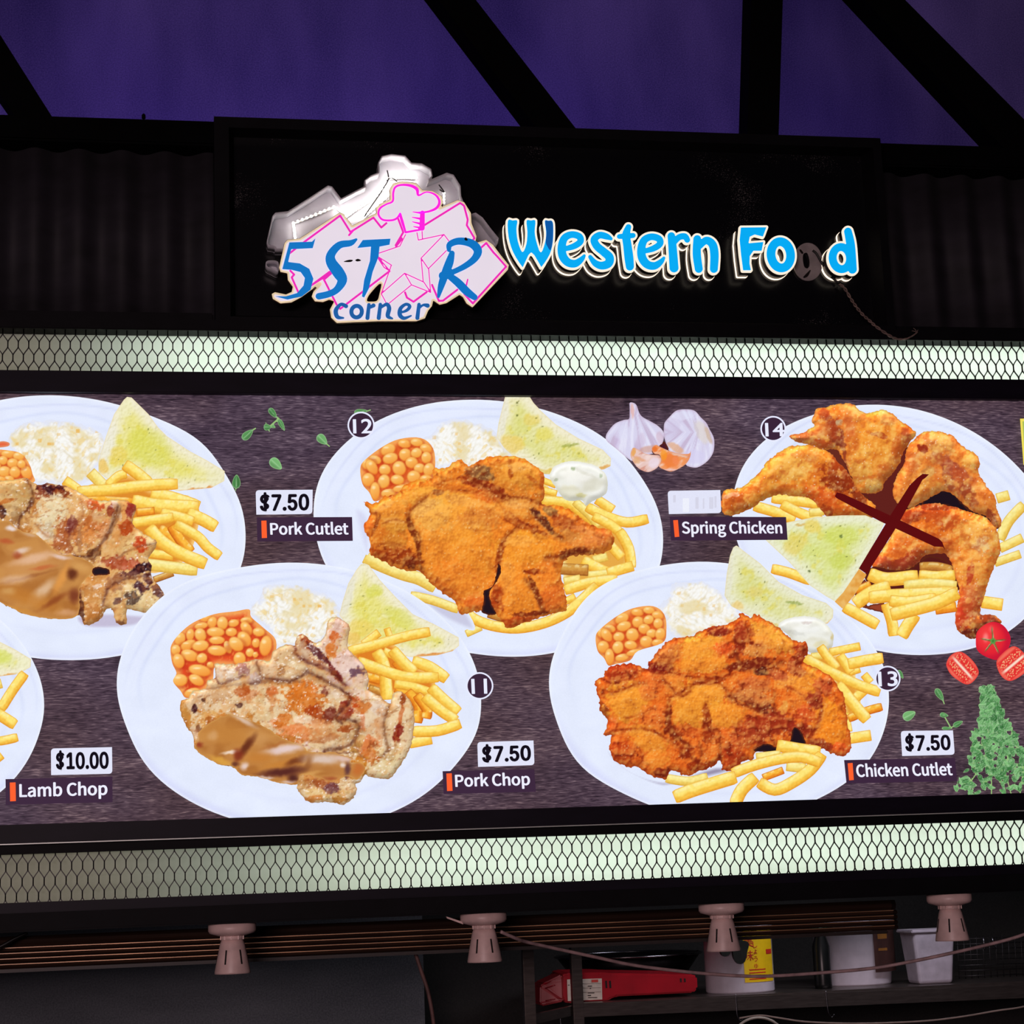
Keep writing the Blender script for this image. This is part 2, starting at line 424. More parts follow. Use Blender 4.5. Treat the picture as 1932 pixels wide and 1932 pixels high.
UZ0, UZ1 = zline([(0, 703), (1000, 713), (1932, 722)], 0.005), zline([(0, 624), (1000, 631), (1932, 646)], 0.005)
LZ0, LZ1 = zline([(0, 1699), (1000, 1667), (1932, 1634)], 0.005), zline([(0, 1609), (1000, 1579), (1932, 1551)], 0.005)
light_box(UZ0, UZ1, 0.15, at(330, 660, .04).x, .16, 0.84, 'upper glowing light strip behind black expanded metal, above the menu')
light_box(LZ0, LZ1, 0.9, at(760, 1640, .04).x, .42, 0.58, 'lower glowing light strip behind black expanded metal, below the menu')
MZ0, MZ1 = zline([(0, 1553.5), (1000, 1527), (1932, 1500)], 0), zline([(0, 741.5), (1000, 747.5), (1932, 760)], 0)

def rail(n, z0, z1, y0, y1, label, m=None):
    o = box('trim_%d' % n, XL, XR, y0, y1, z0, z1, m or M_rail, bev=0.0015); tag(o, label, kind='structure')
rail(4, UZ1, at(966, 612, 0).z, -0.004, 0.16, 'black rail above the upper light strip', M_black)
rail(5, MZ1, UZ0, -0.016, 0.02, 'dark plum rail between upper light strip and menu')
zr = zline([(480, 1572), (960, 1562), (1440, 1546.5), (1932, 1531)], -0.02)
rail(6, zr, MZ0, -0.022, 0.02, 'dark plum rail under the menu board')
rail(7, LZ1, zr, -0.002, 0.02, 'black recess strip over the lower light strip', M_black)
rail(8, EYE-0.0165, LZ0, -0.014, 0.02, 'plum rail below the lower light strip')

rail(9, zr-0.0014, zr-0.0001, -0.0225, -0.012, 'thin bright aluminium lip under the menu rail', mat('light_line_lip', (200, 206, 200), 0.4, 0.2, vary=0.1))  # added lip, pale so the light line under the rail shows
# ------------------------------------------------------------------ lit sign: crops used to measure shapes (x0, y0, px per crop unit)
CR = dict(A=(0, 730, .26921), B=(0, 1150, .21739), C=(560, 730, .26911), D=(860, 730, .26911), E=(210, 1050, .25879), F=(520, 1050, .25878),
          G=(1020, 1050, .25367), H=(1340, 1050, .25367), I=(1340, 740, .24845), J=(1580, 740, .26911), K=(1660, 1150, .19155), L=(1120, 740, .13458),
          M=(420, 740, .17598), P=(480, 280, .25880), Q=(930, 380, .19151), R=(1280, 380, .24845), S0=(0, 1520, .24845), S1=(480, 1520, .24845),
          S2=(960, 1520, .24845), S3=(1440, 1520, .25466))
def Z(c, pts):
    x0, y0, s = CR[c]
    return [(x0+p[0]*s, y0+p[1]*s) + tuple(v*s for v in p[2:3]) for p in pts]
def Zp(c, x, y): return CR[c][0]+x*CR[c][2], CR[c][1]+y*CR[c][2]
def brush(c, *strokes, n=5):
    return sd_brush([[tuple(v) for v in spline(Z(c, s), n)] for s in strokes])
def ring(cx, cy, rx, ry, w, tilt=0, n=28):
    out = []
    for i in range(n+1):
        t = 2*math.pi*i/n; x, y = rx*math.cos(t), ry*math.sin(t)
        out.append((cx + x*math.cos(tilt) - y*math.sin(tilt), cy + x*math.sin(tilt) + y*math.cos(tilt), w))
    return out
def poly(c, pts, n=4): return sd_poly([tuple(p) for p in spline(Z(c, pts), n, closed=True)])
def hardpoly(c, pts): return sd_poly(Z(c, pts))

M_face = mat('cyan_acrylic_face', (0, 110, 180), 0.35, vary=0.12, scale=25, emit=(4, 168, 238), estr=1.0)
M_facedim = mat('cyan_acrylic_unlit', (8, 70, 130), 0.35, vary=0.15, emit=(8, 84, 158), estr=1.0)
M_rim = mat('warm_white_edge', (225, 215, 195), 0.4, vary=0.12, scale=60, emit=(250, 236, 214), estr=0.95)
M_return = mat('dark_letter_return', (24, 18, 16), 0.35, vary=0.3)
M_backlit = mat('lit_back_plate', (240, 225, 205), 0.4, vary=0.2, scale=30, emit=(255, 232, 208), estr=1.6)
LET = []
def letter(ch, f, label, dim=None):
    c = at((f.bb[0]+f.bb[2])/2, f.bb[3], 0.02)
    t = thing('channel_letter', (c.x, 0.02, c.z), label=label, cat='sign letter', group='blue illuminated letters of the stall sign')
    sheet('face', f, 0.0012, M_face, t, 1.1, 0.002)
    sheet('rim', sd_grow(f, 3.6), 0.0022, M_rim, t, 1.1, 0.005)
    sheet('return', sd_grow(f, 2.6), 0.0072, M_return, t, 1.3, 0.0265, ref=0.0022)
    sheet('back_plate', sd_grow(f, 3.4), 0.0337, M_backlit, t, 1.3, 0.0055, ref=0.0022)
    if dim is not None: sheet('unlit_patch', dim, 0.0006, M_facedim, t, 1.1)
    return t
fW = poly('Q', [(148, 190), (195, 188), (240, 190), (232, 270), (245, 390), (290, 500), (330, 420), (340, 300), (332, 190), (375, 188), (418, 190), (412, 300), (430, 400), (472, 505), (515, 400), (525, 300), (512, 192), (545, 190), (582, 192), (595, 250), (590, 400), (560, 520), (485, 637), (465, 625), (378, 500), (305, 625), (285, 637), (200, 500), (155, 350)], 3)
letter('W', fW, 'blue lit capital letter W, first of the sign, with one dim arm',
       dim=poly('Q', [(514, 194), (545, 192), (580, 194), (593, 250), (588, 400), (566, 480), (540, 450), (520, 400), (527, 300)], 3))
eS = [(700, 470, 46), (800, 440, 60), (862, 395, 64), (850, 345, 66), (775, 326, 66), (705, 362, 74), (678, 450, 80), (690, 540, 84), (740, 600, 80), (810, 612, 74), (868, 575, 56), (900, 535, 30)]
letter('e', brush('Q', eS), 'blue lit letter e between the W and the s')
letter('s', brush('Q', [(1165, 368, 30), (1120, 345, 60), (1050, 332, 66), (998, 375, 72), (1025, 440, 76), (1090, 495, 80), (1148, 550, 84), (1138, 610, 84), (1070, 632, 76), (1005, 605, 62), (958, 545, 38)]), 'blue lit letter s before the letter t')
letter('t', brush('Q', [(1335, 252, 56), (1312, 330, 78), (1325, 430, 82), (1340, 550, 88), (1350, 640, 80)], [(1245, 345, 46), (1320, 340, 56), (1382, 335, 48)]), 'blue lit letter t with a crossbar, tallest small letter left of the gap')
letter('e', brush('Q', [(x+784, y+22, w) for x, y, w in eS]), 'blue lit letter e after the t, with a dark chip in it')
letter('r', brush('Q', [(1758, 340, 74), (1770, 450, 82), (1785, 655, 88)], [(1785, 400, 60), (1835, 352, 60), (1890, 345, 62), (1915, 378, 56)]), 'blue lit letter r before the letter n')
letter('n', brush('R', [(143, 285, 58), (140, 400, 62), (155, 512, 60)], [(160, 340, 46), (210, 296, 56), (258, 325, 62), (274, 400, 64), (270, 512, 60)]), 'blue lit letter n ending the first word')
letter('F', hardpoly('R', [(475, 198), (668, 196), (642, 266), (580, 250), (542, 268), (532, 318), (645, 308), (632, 374), (570, 374), (542, 415), (540, 470), (550, 522), (492, 522), (476, 400), (466, 290)]), 'blue lit capital letter F starting the second word')
letter('o', brush('R', ring(778, 405, 74, 100, 66, -0.12)), 'blue lit letter o beside the dark missing letter')
letter('d', brush('R', ring(1238, 430, 66, 84, 60, -0.1), [(1288, 228, 58), (1308, 330, 66), (1322, 515, 66)]), 'blue lit letter d, last of the sign')
# the second o has fallen off: only its grey back plate and wires are left
c = at(*Zp('R', 985, 590), .03)
t = thing('missing_letter_plate', (c.x, .03, c.z), label='unlit grey oval back plate of a missing letter o', cat='sign letter')
f = sd_diff(brush('R', ring(985, 458, 62, 96, 84, -0.05)), poly('R', [(945, 395), (985, 385), (1003, 450), (990, 510), (955, 505), (940, 450)]))
sheet('plate', sd_grow(f, 1.5), 0.034, mat('grey_perspex', (150, 140, 140), 0.5, vary=0.2), t, 1.3, 0.005)
sheet('glue_mark', brush('R', [(1000, 525, 10), (975, 560, 22), (955, 575, 14)]), 0.0335, M_return, t, 1.2)
sheet('glue_mark', brush('R', [(925, 370, 14), (940, 390, 18)]), 0.0335, M_return, t, 1.2)
M_wire = mat('black_wire', (16, 14, 14), 0.5)
tube('wire', [at(*Zp('R', a, b), 0.03) for a, b in ((1020, 372), (1050, 400), (1090, 470), (1150, 560), (1215, 620))], 0.0022, M_wire, t)
M_cable = mat('grimy_twisted_cord', (120, 100, 92), 0.7, vary=0.5, scale=90)
cd = thing('dangling_cord', tuple(at(*Zp('R', 1230, 640), .035)), label='twisted cord dangling from the last sign letter down to the mesh', cat='cord')
path = [at(*Zp('R', a, b), Yc) for Yc, (a, b) in zip((.03, .024, .014, .006, 0, -.004, -.007, -.009, -.011, -.011, -.011, -.011), ((1225, 628), (1265, 665), (1310, 740), (1350, 800), (1400, 860), (1450, 905), (1500, 950), (1580, 1005), (1650, 1042), (1720, 1046), (1780, 1020), (1812, 995)))]
P_ = [Vector(p) for p in spline([tuple(p) for p in path], 10)]
for s in (0, 1):
    pts = []
    for i, p in enumerate(P_):
        a = i*0.55 + s*math.pi; r = 0.0016
        pts.append((p.x + math.cos(a)*r, p.y + math.sin(a)*r, p.z + math.cos(a)*r*0.6))
    tube('strand', pts, 0.0014, M_cable, cd, 6, 1)
e = Zp('R', 1812, 995)
for dx, dy in ((-10, -3), (-7, -8), (2, -5)):
    tube('frayed_end', [at(e[0], e[1], -.011), at(e[0]+dx*.5, e[1]+dy*.7, -.013), at(e[0]+dx, e[1]+dy, -.011)], 0.0006, M_cable, cd, 5, 3)

# ------------------------------------------------------------------ star logo with the chef hat
M_plate = mat('lavender_acrylic_plate', (200, 195, 205), 0.25, vary=0.08, scale=14, emit=(222, 214, 226), estr=0.93)
M_border = mat('aged_plate_edge', (205, 180, 140), 0.5, vary=0.35, scale=60, emit=(232, 212, 176), estr=0.8)
M_pedge = mat('brown_plate_side', (110, 80, 50), 0.6, vary=0.4, scale=50)
M_pink = mat('magenta_vinyl', (200, 20, 150), 0.4, vary=0.1, emit=(228, 40, 178), estr=0.95)
M_pinkhot = mat('bright_magenta_vinyl', (220, 20, 180), 0.4, vary=0.1, emit=(248, 32, 214), estr=1.0)
M_lblue = mat('blue_vinyl', (0, 90, 170), 0.4, vary=0.15, scale=20, emit=(6, 112, 186), estr=1.0)
M_navy = mat('deep_blue_vinyl', (10, 60, 130), 0.4, vary=0.3, scale=30, emit=(22, 92, 160), estr=1.0)
out = [(240, 665), (330, 655), (480, 560), (620, 468), (650, 475), (715, 562), (855, 488), (890, 472), (885, 430), (930, 395), (988, 372), (985, 300), (1010, 255), (1080, 240), (1180, 252), (1225, 303), (1300, 308), (1368, 348), (1378, 400), (1352, 430), (1480, 375), (1530, 390), (1580, 470), (1585, 545), (1622, 640), (1612, 688), (1690, 664), (1740, 700), (1800, 780), (1857, 850), (1850, 885), (1620, 1130), (1590, 1162), (1545, 1132), (1518, 1085), (1495, 1070), (1400, 1130), (1350, 1142), (1305, 1112), (1296, 1150), (1268, 1185), (1245, 1240), (1180, 1262), (900, 1262), (600, 1275), (558, 1235), (548, 1175), (580, 1115), (545, 1105), (500, 1122), (440, 1117), (415, 1080), (430, 1040), (475, 988), (420, 1030), (345, 1085), (270, 1125), (190, 1132), (132, 1098), (124, 1060), (150, 1046), (230, 1063), (270, 1045), (278, 1010), (242, 960), (238, 912), (188, 902), (178, 870), (198, 780), (218, 690)]
fo = sd_poly(Z('P', out)); fh = poly('P', [(920, 985), (845, 1060), (822, 1108), (850, 1115), (893, 1108), (910, 1060)])
fplate = sd_diff(fo, fh)
c = at(*Zp('P', 1000, 1262), 0)
lg = thing('star_logo_sign', (c.x, 0, c.z), label='white star logo sign with pink outlines, chef hat and blue brush lettering', cat='logo sign')
YL = -0.022
o = sheet('plate_edge', fplate, YL, M_pedge, lg, 1.5, 0.007)
sheet('plate_border', sd_grow(fplate, -0.6), YL-0.0004, M_border, lg, 1.5)
sheet('face_plate', sd_grow(fplate, -4.2), YL-0.0008, M_plate, lg, 1.5)
def vinyl(name, f, m, k=0): sheet(name, f, YL-0.0011-k*0.00025, m, lg, 0.9)
pk = lambda *pts, w=15: [tuple(p[:2]) + (p[2] if len(p) > 2 else w,) for p in pts]
def lines(*strokes): return sd_brush([Z('P', s) for s in strokes])
vinyl('pink_outline', lines(pk((250, 770), (350, 692), (625, 490), (700, 610), (868, 505), (925, 577), (962, 545))), M_pink)
vinyl('pink_outline', lines(pk((690, 632), (722, 596)), pk((1045, 505), (1085, 612), (1030, 706)), pk((1030, 720, 10), (1072, 660, 22))), M_pink)
vinyl('pink_outline', lines(pk((262, 892), (290, 920), (272, 940), (325, 1060)), pk((412, 1000), (550, 905, 26)), pk((505, 962, 10), (560, 905, 24))), M_pink)
vinyl('pink_outline', lines(pk((508, 958), (600, 1140), (625, 1170), (985, 895))), M_pink)
vinyl('pink_outline', lines(pk((1242, 558), (1500, 398), (1528, 418), (1555, 520), (1548, 560), (1604, 655), (1585, 675))), M_pink)
vinyl('pink_outline', lines(pk((1640, 735), (1690, 690), (1742, 758), (1768, 785), (1835, 862), (1592, 1130), (1530, 1062), (1555, 955, 10))), M_pink)
vinyl('pink_outline', lines(pk((1295, 995), (1345, 1112), (1375, 1110), (1480, 1030)), pk((1098, 1050), (1112, 1088), (1160, 1118), (1255, 1048))), M_pink)
vinyl('chef_hat', lines(*[[tuple(v) for v in spline(pk((1062, 475, 14), (1040, 508, 16), (1000, 524), (935, 520), (905, 482), (915, 438), (960, 408, 12), (1008, 385, 14), (1012, 325), (1028, 282), (1075, 266), (1140, 272, 20), (1185, 298, 24), (1196, 342, 14), (1255, 318, 10), (1318, 338), (1348, 385, 18), (1330, 432, 20), (1270, 460), (1200, 468, 14)), 5)]]), M_pinkhot, 1)
vinyl('chef_hat_band', lines(pk((1062, 480, 20), (1078, 535, 22), (1102, 612), (1232, 588)), pk((1225, 470, 34), (1222, 580, 40)), pk((1155, 463, 6), (1205, 470, 14)), pk((1150, 502, 6), (1205, 512, 16)), pk((1152, 535, 6), (1205, 548, 16)), pk((1160, 570, 6), (1205, 578, 16))), M_pinkhot, 1)
T = 7
vinyl('star_outline', lines(pk((895, 768), (1060, 712), (1102, 628), w=T), pk((1185, 615), (1195, 668), (1382, 628), (1215, 800), (1270, 880), (1285, 1050), (1235, 975), (1095, 910), (925, 1060), (985, 890), (895, 785), w=T),
      pk((1382, 628), (1418, 676), w=T), pk((1270, 875), (1400, 745), w=T), pk((1215, 800), (1230, 965), w=T), pk((1095, 910), (1145, 995), (1285, 1050), w=T),
      pk((1145, 995), (968, 1140), w=T), pk((925, 1060), (968, 1140), w=T), pk((900, 800), (945, 868), (980, 890), w=T), pk((998, 852), (985, 890), w=T), pk((1222, 605), (1225, 662), (1195, 668), w=T), pk((895, 785), (1000, 852), w=T)), M_pink, 2)
vinyl('lettering', hardpoly('P', [(255, 685), (420, 680), (445, 655), (425, 727), (268, 735), (246, 828), (330, 838), (400, 878), (430, 950), (410, 1030), (345, 1080), (240, 1102), (150, 1078), (230, 1078), (310, 1055), (358, 1000), (368, 945), (338, 902), (270, 885), (203, 880)]), M_lblue, 3)
vinyl('lettering', brush('P', [(742, 664, 18), (700, 690, 44), (620, 705, 52), (560, 770, 62), (560, 830, 76), (612, 905, 86), (640, 962, 70), (600, 1030, 50), (540, 1062, 48), (470, 1078, 48)]), M_lblue, 3)
vinyl('lettering', hardpoly('P', [(750, 726), (790, 668), (992, 658), (985, 702), (912, 716), (905, 790), (862, 900), (835, 1020), (800, 1087), (784, 1080), (800, 960), (842, 820), (850, 716)]), M_lblue, 3)
vinyl('lettering', brush('P', [(1440, 765, 40), (1422, 830, 60), (1392, 910, 60), (1362, 1000, 48), (1342, 1080, 22)], [(1418, 740, 30), (1425, 700, 44), (1490, 676, 52), (1580, 692, 60), (1628, 742, 62), (1608, 800, 52), (1540, 855, 44), (1450, 900, 40), (1375, 928, 62)], [(1405, 918, 44), (1480, 975, 58), (1550, 1045, 58), (1605, 1085, 44)]), M_lblue, 3)
vinyl('lettering', brush('P', [(668, 1150, 30), (630, 1137, 24), (594, 1180, 32), (605, 1228, 30), (648, 1236, 14)]), M_navy, 3)
vinyl('lettering', brush('P', ring(745, 1190, 38, 42, 30, 0.15)), M_navy, 3)
vinyl('lettering', brush('P', [(835, 1140, 26), (824, 1236, 30)], [(835, 1165, 16), (868, 1145, 30)]), M_navy, 3)
vinyl('lettering', brush('P', [(918, 1138, 26), (906, 1236, 30)], [(915, 1168, 14), (962, 1136, 26), (982, 1165, 32), (972, 1222, 30), (1005, 1240, 14)]), M_navy, 3)
vinyl('lettering', brush('P', [(1050, 1202, 12), (1108, 1182, 22), (1132, 1152, 26), (1105, 1136, 22), (1066, 1166, 28), (1060, 1212, 32), (1090, 1238, 26), (1142, 1220, 12)]), M_navy, 3)
vinyl('lettering', brush('P', [(1200, 1138, 26), (1188, 1236, 30)], [(1200, 1168, 14), (1230, 1142, 18), (1262, 1146, 32)]), M_navy, 3)
vinyl('torn_spot', sd_union(poly('P', [(650, 826), (690, 812), (718, 815), (700, 828)]), poly('P', [(735, 815), (755, 805), (778, 817), (750, 824)])), M_return, 3)
vinyl('torn_spot', poly('P', [(1530, 660), (1542, 648), (1556, 668), (1540, 672)]), M_return, 4)

# open tray behind the slipped face plate, with its bare LED strips
SH = (-92, -160)
fo2 = sd_poly(Z('P', [(x+SH[0], y+SH[1]) for x, y in out]))
fo2 = sd_clip(fo2, lambda x, y: (CR['P'][1]+770*CR['P'][2]) - y)
fo2 = sd_union(fo2, poly('P', [(80, 862), (112, 850), (168, 862), (168, 934), (120, 916), (84, 896)]))
M_tray = mat('white_tray_acrylic', (205, 205, 212), 0.45, vary=0.18, scale=16)
tr_ = thing('logo_backing_tray', (c.x, .03, c.z+.06), label='white acrylic backing tray with bare light strips, showing above the slipped star logo', cat='sign tray')
sheet('tray_floor', fo2, 0.034, M_tray, tr_, 2.0, 0.004, ref=0.03)
sheet('tray_wall', sd_diff(fo2, sd_grow(fo2, -1.6)), 0.004, M_tray, tr_, 1.2, 0.030, ref=0.03)
M_led = mat('led_bead', (255, 250, 245), 0.3, vary=0.05, emit=(255, 246, 240), estr=11)
M_led2 = mat('led_bead_hot', (255, 250, 245), 0.3, vary=0.05, emit=(255, 246, 240), estr=34)
led_mes = {}
def led_strip(pts, n, hot=False):
    led_me = led_mes.get(hot)
    W = [at(*Zp('P', *p), 0.028) for p in pts]
    st = tube('led_strip', W, 0.0022, mat('strip_tape', (215, 210, 205), 0.5), tr_, 6, 1)
    for i in range(n):
        u = i/(n-1)*(len(W)-1); j = min(int(u), len(W)-2); p = W[j].lerp(W[j+1], u-j)
        if led_me is None:
            bm = bmesh.new(); bmesh.ops.create_icosphere(bm, subdivisions=1, radius=0.0026); led_me = bpy.data.meshes.new('led_bead'); bm.to_mesh(led_me); bm.free(); led_me.materials.append(M_led2 if hot else M_led); led_mes[hot] = led_me
        b = bpy.data.objects.new('led_bead', led_me); COL.objects.link(b); b.parent = st
        b.matrix_parent_inverse = Matrix.Identity(4); b.location = (p.x, p.y-0.003, p.z)
        st.matrix_parent_inverse = Matrix.Translation(-Vector(tr_.location))
led_strip([(578, 430), (430, 492), (283, 548), (290, 600), (296, 655)], 19)
led_strip([(970, 222), (1080, 214), (1178, 218)], 12, True)
led_strip([(640, 520), (720, 462), (860, 372), (980, 262)], 17, True)
led_strip([(600, 440), (650, 470)], 4)
led_strip([(800, 500), (880, 430), (985, 340)], 8, True)
led_strip([(1380, 330), (1380, 400)], 4)
for pts in ([(968, 160), (974, 232), (905, 345), (850, 425), (800, 500)], [(1345, 265), (1385, 320), (1350, 300)], [(965, 235), (1000, 215), (1040, 240)]):
    tube('wire', [at(*Zp('P', *p), 0.02) for p in pts], 0.0012, M_wire, tr_, 6, 5)
# ------------------------------------------------------------------ lamp holders under the fascia
M_china = mat('pinkish_white_porcelain', (232, 200, 194), 0.4, vary=0.14, scale=45)
M_slot = mat('dark_slot', (20, 14, 14), 0.8)
def holder(px, py, rot, label):
    c = at(px, py, 0.035); u = 0.00093
    t = thing('lamp_holder', (c.x, c.y, ZF0-0.084*0.93), label=label, cat='lamp holder', group='empty lamp holders under the fascia')
    z = ZF0
    lathe('base', [(0.034, 0), (0.0395, -0.001), (0.0395, -0.012), (0.037, -0.016), (0.022, -0.0205)], (c.x, c.y, z), M_china, t, 48)
    lathe('neck', [(0.0195, -0.019), (0.0192, -0.027), (0.0175, -0.0275), (0.0175, -0.0255)], (c.x, c.y, z), M_china, t, 40)
    for k in range(10):
        a = 2*math.pi*k/10+.2; p = (c.x+0.0193*math.cos(a), c.y+0.0193*math.sin(a))
        box('neck_rib', p[0]-.0012, p[0]+.0012, p[1]-.0012, p[1]+.0012, z-.0265, z-.0205, M_china, t)
    lathe('shade', [(0.0178, -0.0265), (0.0205, -0.034), (0.0295, -0.0785), (0.0295, -0.0815), (0.0275, -0.0815), (0.0265, -0.078), (0.012, -0.036)], (c.x, c.y, z), M_china, t, 48)
    for k in range(6):
        a = rot + 2*math.pi*k/6; r0, r1 = 0.0222, 0.0269; q = []
        for r, zz in ((r0, -0.043), (r1, -0.066)):
            for s in (-0.0014, 0.0014):
                for d in (-0.002, 0.0005):
                    q.append((c.x+(r+d)*math.cos(a)-s*math.sin(a), c.y+(r+d)*math.sin(a)+s*math.cos(a), z+zz))
        mesh('vent_slot', q, [(0, 1, 3, 2), (4, 6, 7, 5), (0, 2, 6, 4), (1, 5, 7, 3), (0, 4, 5, 1), (2, 3, 7, 6)], M_slot, t)
    return t
holder(438, 1745, -2.05, 'pinkish porcelain lamp holder nearest the left edge of the picture')
holder(912, 1730, -1.2, 'pinkish porcelain lamp holder second from the left, under the fascia')
holder(1361, 1715, -1.25, 'pinkish porcelain lamp holder hanging above the yellow-labelled tub')
holder(1791, 1699, -2.1, 'pinkish porcelain lamp holder nearest the right edge of the picture')
bk = pslab('conduit_stub', [(842, 1729), (872, 1739), (874, 1744), (844, 1733)], 0.03, 0.01, M_china); tag(bk, 'short pale conduit stub beside the second lamp holder', 'conduit')

# ------------------------------------------------------------------ roller shutter slats rolled up behind the fascia
M_slat = mat('bronze_shutter_slat', (70, 50, 40), 0.3, 0.35, vary=0.3, scale=18, stretch=(0.3, 6, 6))
YS = 0.24
M_bead = mat('slat_highlight_bead', (196, 150, 112), 0.35, 0.3, vary=0.5, scale=3, stretch=(2, 1, 1))  # pale strips: light caught on the slat ridges, put into the colour
sh = thing('roller_shutter', (0.5, YS+.02, 1.55), label='bronze brown roller shutter rolled up behind the fascia', cat='shutter')
xs1 = at(1705, 1760, YS).x
zt = at(480, 1748, YS).z
prof = [0.0175, 0.0086, 0.0086, 0.0086, 0.0086]; z = zt
for i, h in enumerate(prof):
    n = 7; vs, fs = [], []
    for k in range(n):
        a = k/(n-1); zz = z - h*a; yy = YS - 0.0065*math.sin(math.pi*a) + (0.004 if i == 0 else 0)
        x1 = xs1 - 0.02 - 0.004*i*0
        vs += [(XL, yy, zz), (x1, yy, zz), (x1+0.012, yy+0.01, zz), (XL, yy+0.012, zz), (x1+.012, yy+.012, zz)]
    for k in range(n-1):
        a, b = k*5, k*5+5
        fs += [(a, a+1, b+1, b), (a+1, a+2, b+2, b+1), (a+2, a+4, b+4, b+2), (a+4, a+3, b+3, b+4)]
    fs += [(0, 3, 4, 2, 1), tuple((n-1)*5+q for q in (0, 1, 2, 4, 3))]
    mesh('slat', vs, fs, M_slat, sh, smooth=False)
    if i: box('highlight_bead', XL, x1, YS-.0095, YS-.004, z-.0016, z-.0002, M_bead, sh, bev=.0004)
    z -= h + 0.0006
box('bottom_bar', XL, xs1-.03, YS-.002, YS+.014, z-.006, z, mat('shutter_bottom_bar', (40, 30, 26), 0.5), sh, bev=.002)

# ------------------------------------------------------------------ cables
M_cbl = mat('dusty_mauve_cable', (176, 146, 146), 0.6, vary=0.3, scale=60)
def cable(name, pts, r, label, m=M_cbl, cat='cable'):
    W = [at(x, y, Y) for x, y, Y in pts]
    o = tube(name, W, r, m, None, 8, 8); tag(o, label, cat); return o
cable('hanging_cable', [(945, 1758, .03), (975, 1771, .05), (997, 1778, .08), (1059, 1792, .12), (1134, 1808, .15), (1184, 1819, .17), (1246, 1828, .18), (1333, 1837, .19), (1432, 1842, .19), (1542, 1836, .19), (1644, 1827, .18), (1720, 1814, .16), (1796, 1798, .14), (1873, 1780, .12), (1932, 1763, .1), (2060, 1715, .05)], 0.0031, 'pinkish cable sagging in a long curve below the lamp holders')
cable('hanging_cable', [(780, 1780, .30), (782, 1793, .3), (794, 1830, .3), (808, 1873, .3), (818, 1930, .3), (826, 2010, .3)], 0.0036, 'reddish brown cable dropping from the shutter in front of the dark wall', mat('reddish_cable', (110, 78, 74), 0.6, vary=0.3))
cable('black_lead', [(-40, 1802, .2), (0, 1786, .2), (26, 1772, .2), (52, 1760, .2)], 0.003, 'short black lead slanting across the shutter at far left', M_wire)
cable('white_wire', [(1395, 1921, .5), (1420, 1917, .5), (1440, 1916, .5), (1473, 1921, .5), (1524, 1928, .5), (1610, 1931, .5), (1695, 1929, .5), (1760, 1925, .5), (1822, 1917, .5), (1880, 1907, .5), (1932, 1899, .5), (2000, 1880, .5)], 0.0017, 'thin whitish wire sagging along the bottom right', mat('white_wire_skin', (190, 175, 165), 0.5, vary=.2))

# ------------------------------------------------------------------ steel rack and what stands on it
M_steel = mat('brushed_steel', (98, 90, 86), 0.35, 0.75, vary=0.2, scale=30, stretch=(1, 1, 8))
YB = 0.95
def W(x, y, Y): return at(x, y, Y)
rk = thing('steel_rack', tuple(W(1088, 1990, YB)), label='brushed steel angle rack standing in the kitchen at lower right', cat='rack')
def beam(name, pix0, pix1, Y0, Y1, h, d=0.02):
    """bar between two photo pixels with their own depths, h metres tall"""
    a, b = W(*pix0, Y0), W(*pix1, Y1); vs = []
    for p in (a, b):
        for dz in (0, -h):
            for dy in (0, d): vs.append((p.x, p.y+dy, p.z+dz))
    return mesh(name, vs, [(0, 1, 3, 2), (4, 6, 7, 5), (0, 4, 5, 1), (2, 3, 7, 6), (0, 2, 6, 4), (1, 5, 7, 3)], M_steel, rk)
def post(name, x0, x1, ytop, Y, zbot):
    a, b = W(x0, ytop, Y), W(x1, ytop, Y)
    box(name, a.x, b.x, Y, Y+.022, zbot, a.z, M_steel, rk, bev=.0015)
post('post', 985, 1006, 1770, YB-.16, 0.0)
post('post', 1076, 1096, 1770, YB, 0.0)
beam('front_rail', (1098, 1893), (2150, 1849), YB+.004, YB+.004, 0.029)
beam('side_rail', (990, 1918), (1080, 1898), YB-.16+.01, YB+.01, 0.020)
zsh = W(1300, 1877, YB+.02).z - 0.006
box('shelf_board', W(1088, 1880, YB).x, 2.6, YB+.02, 1.6, zsh-.02, zsh, M_steel, rk)
zs0 = zsh

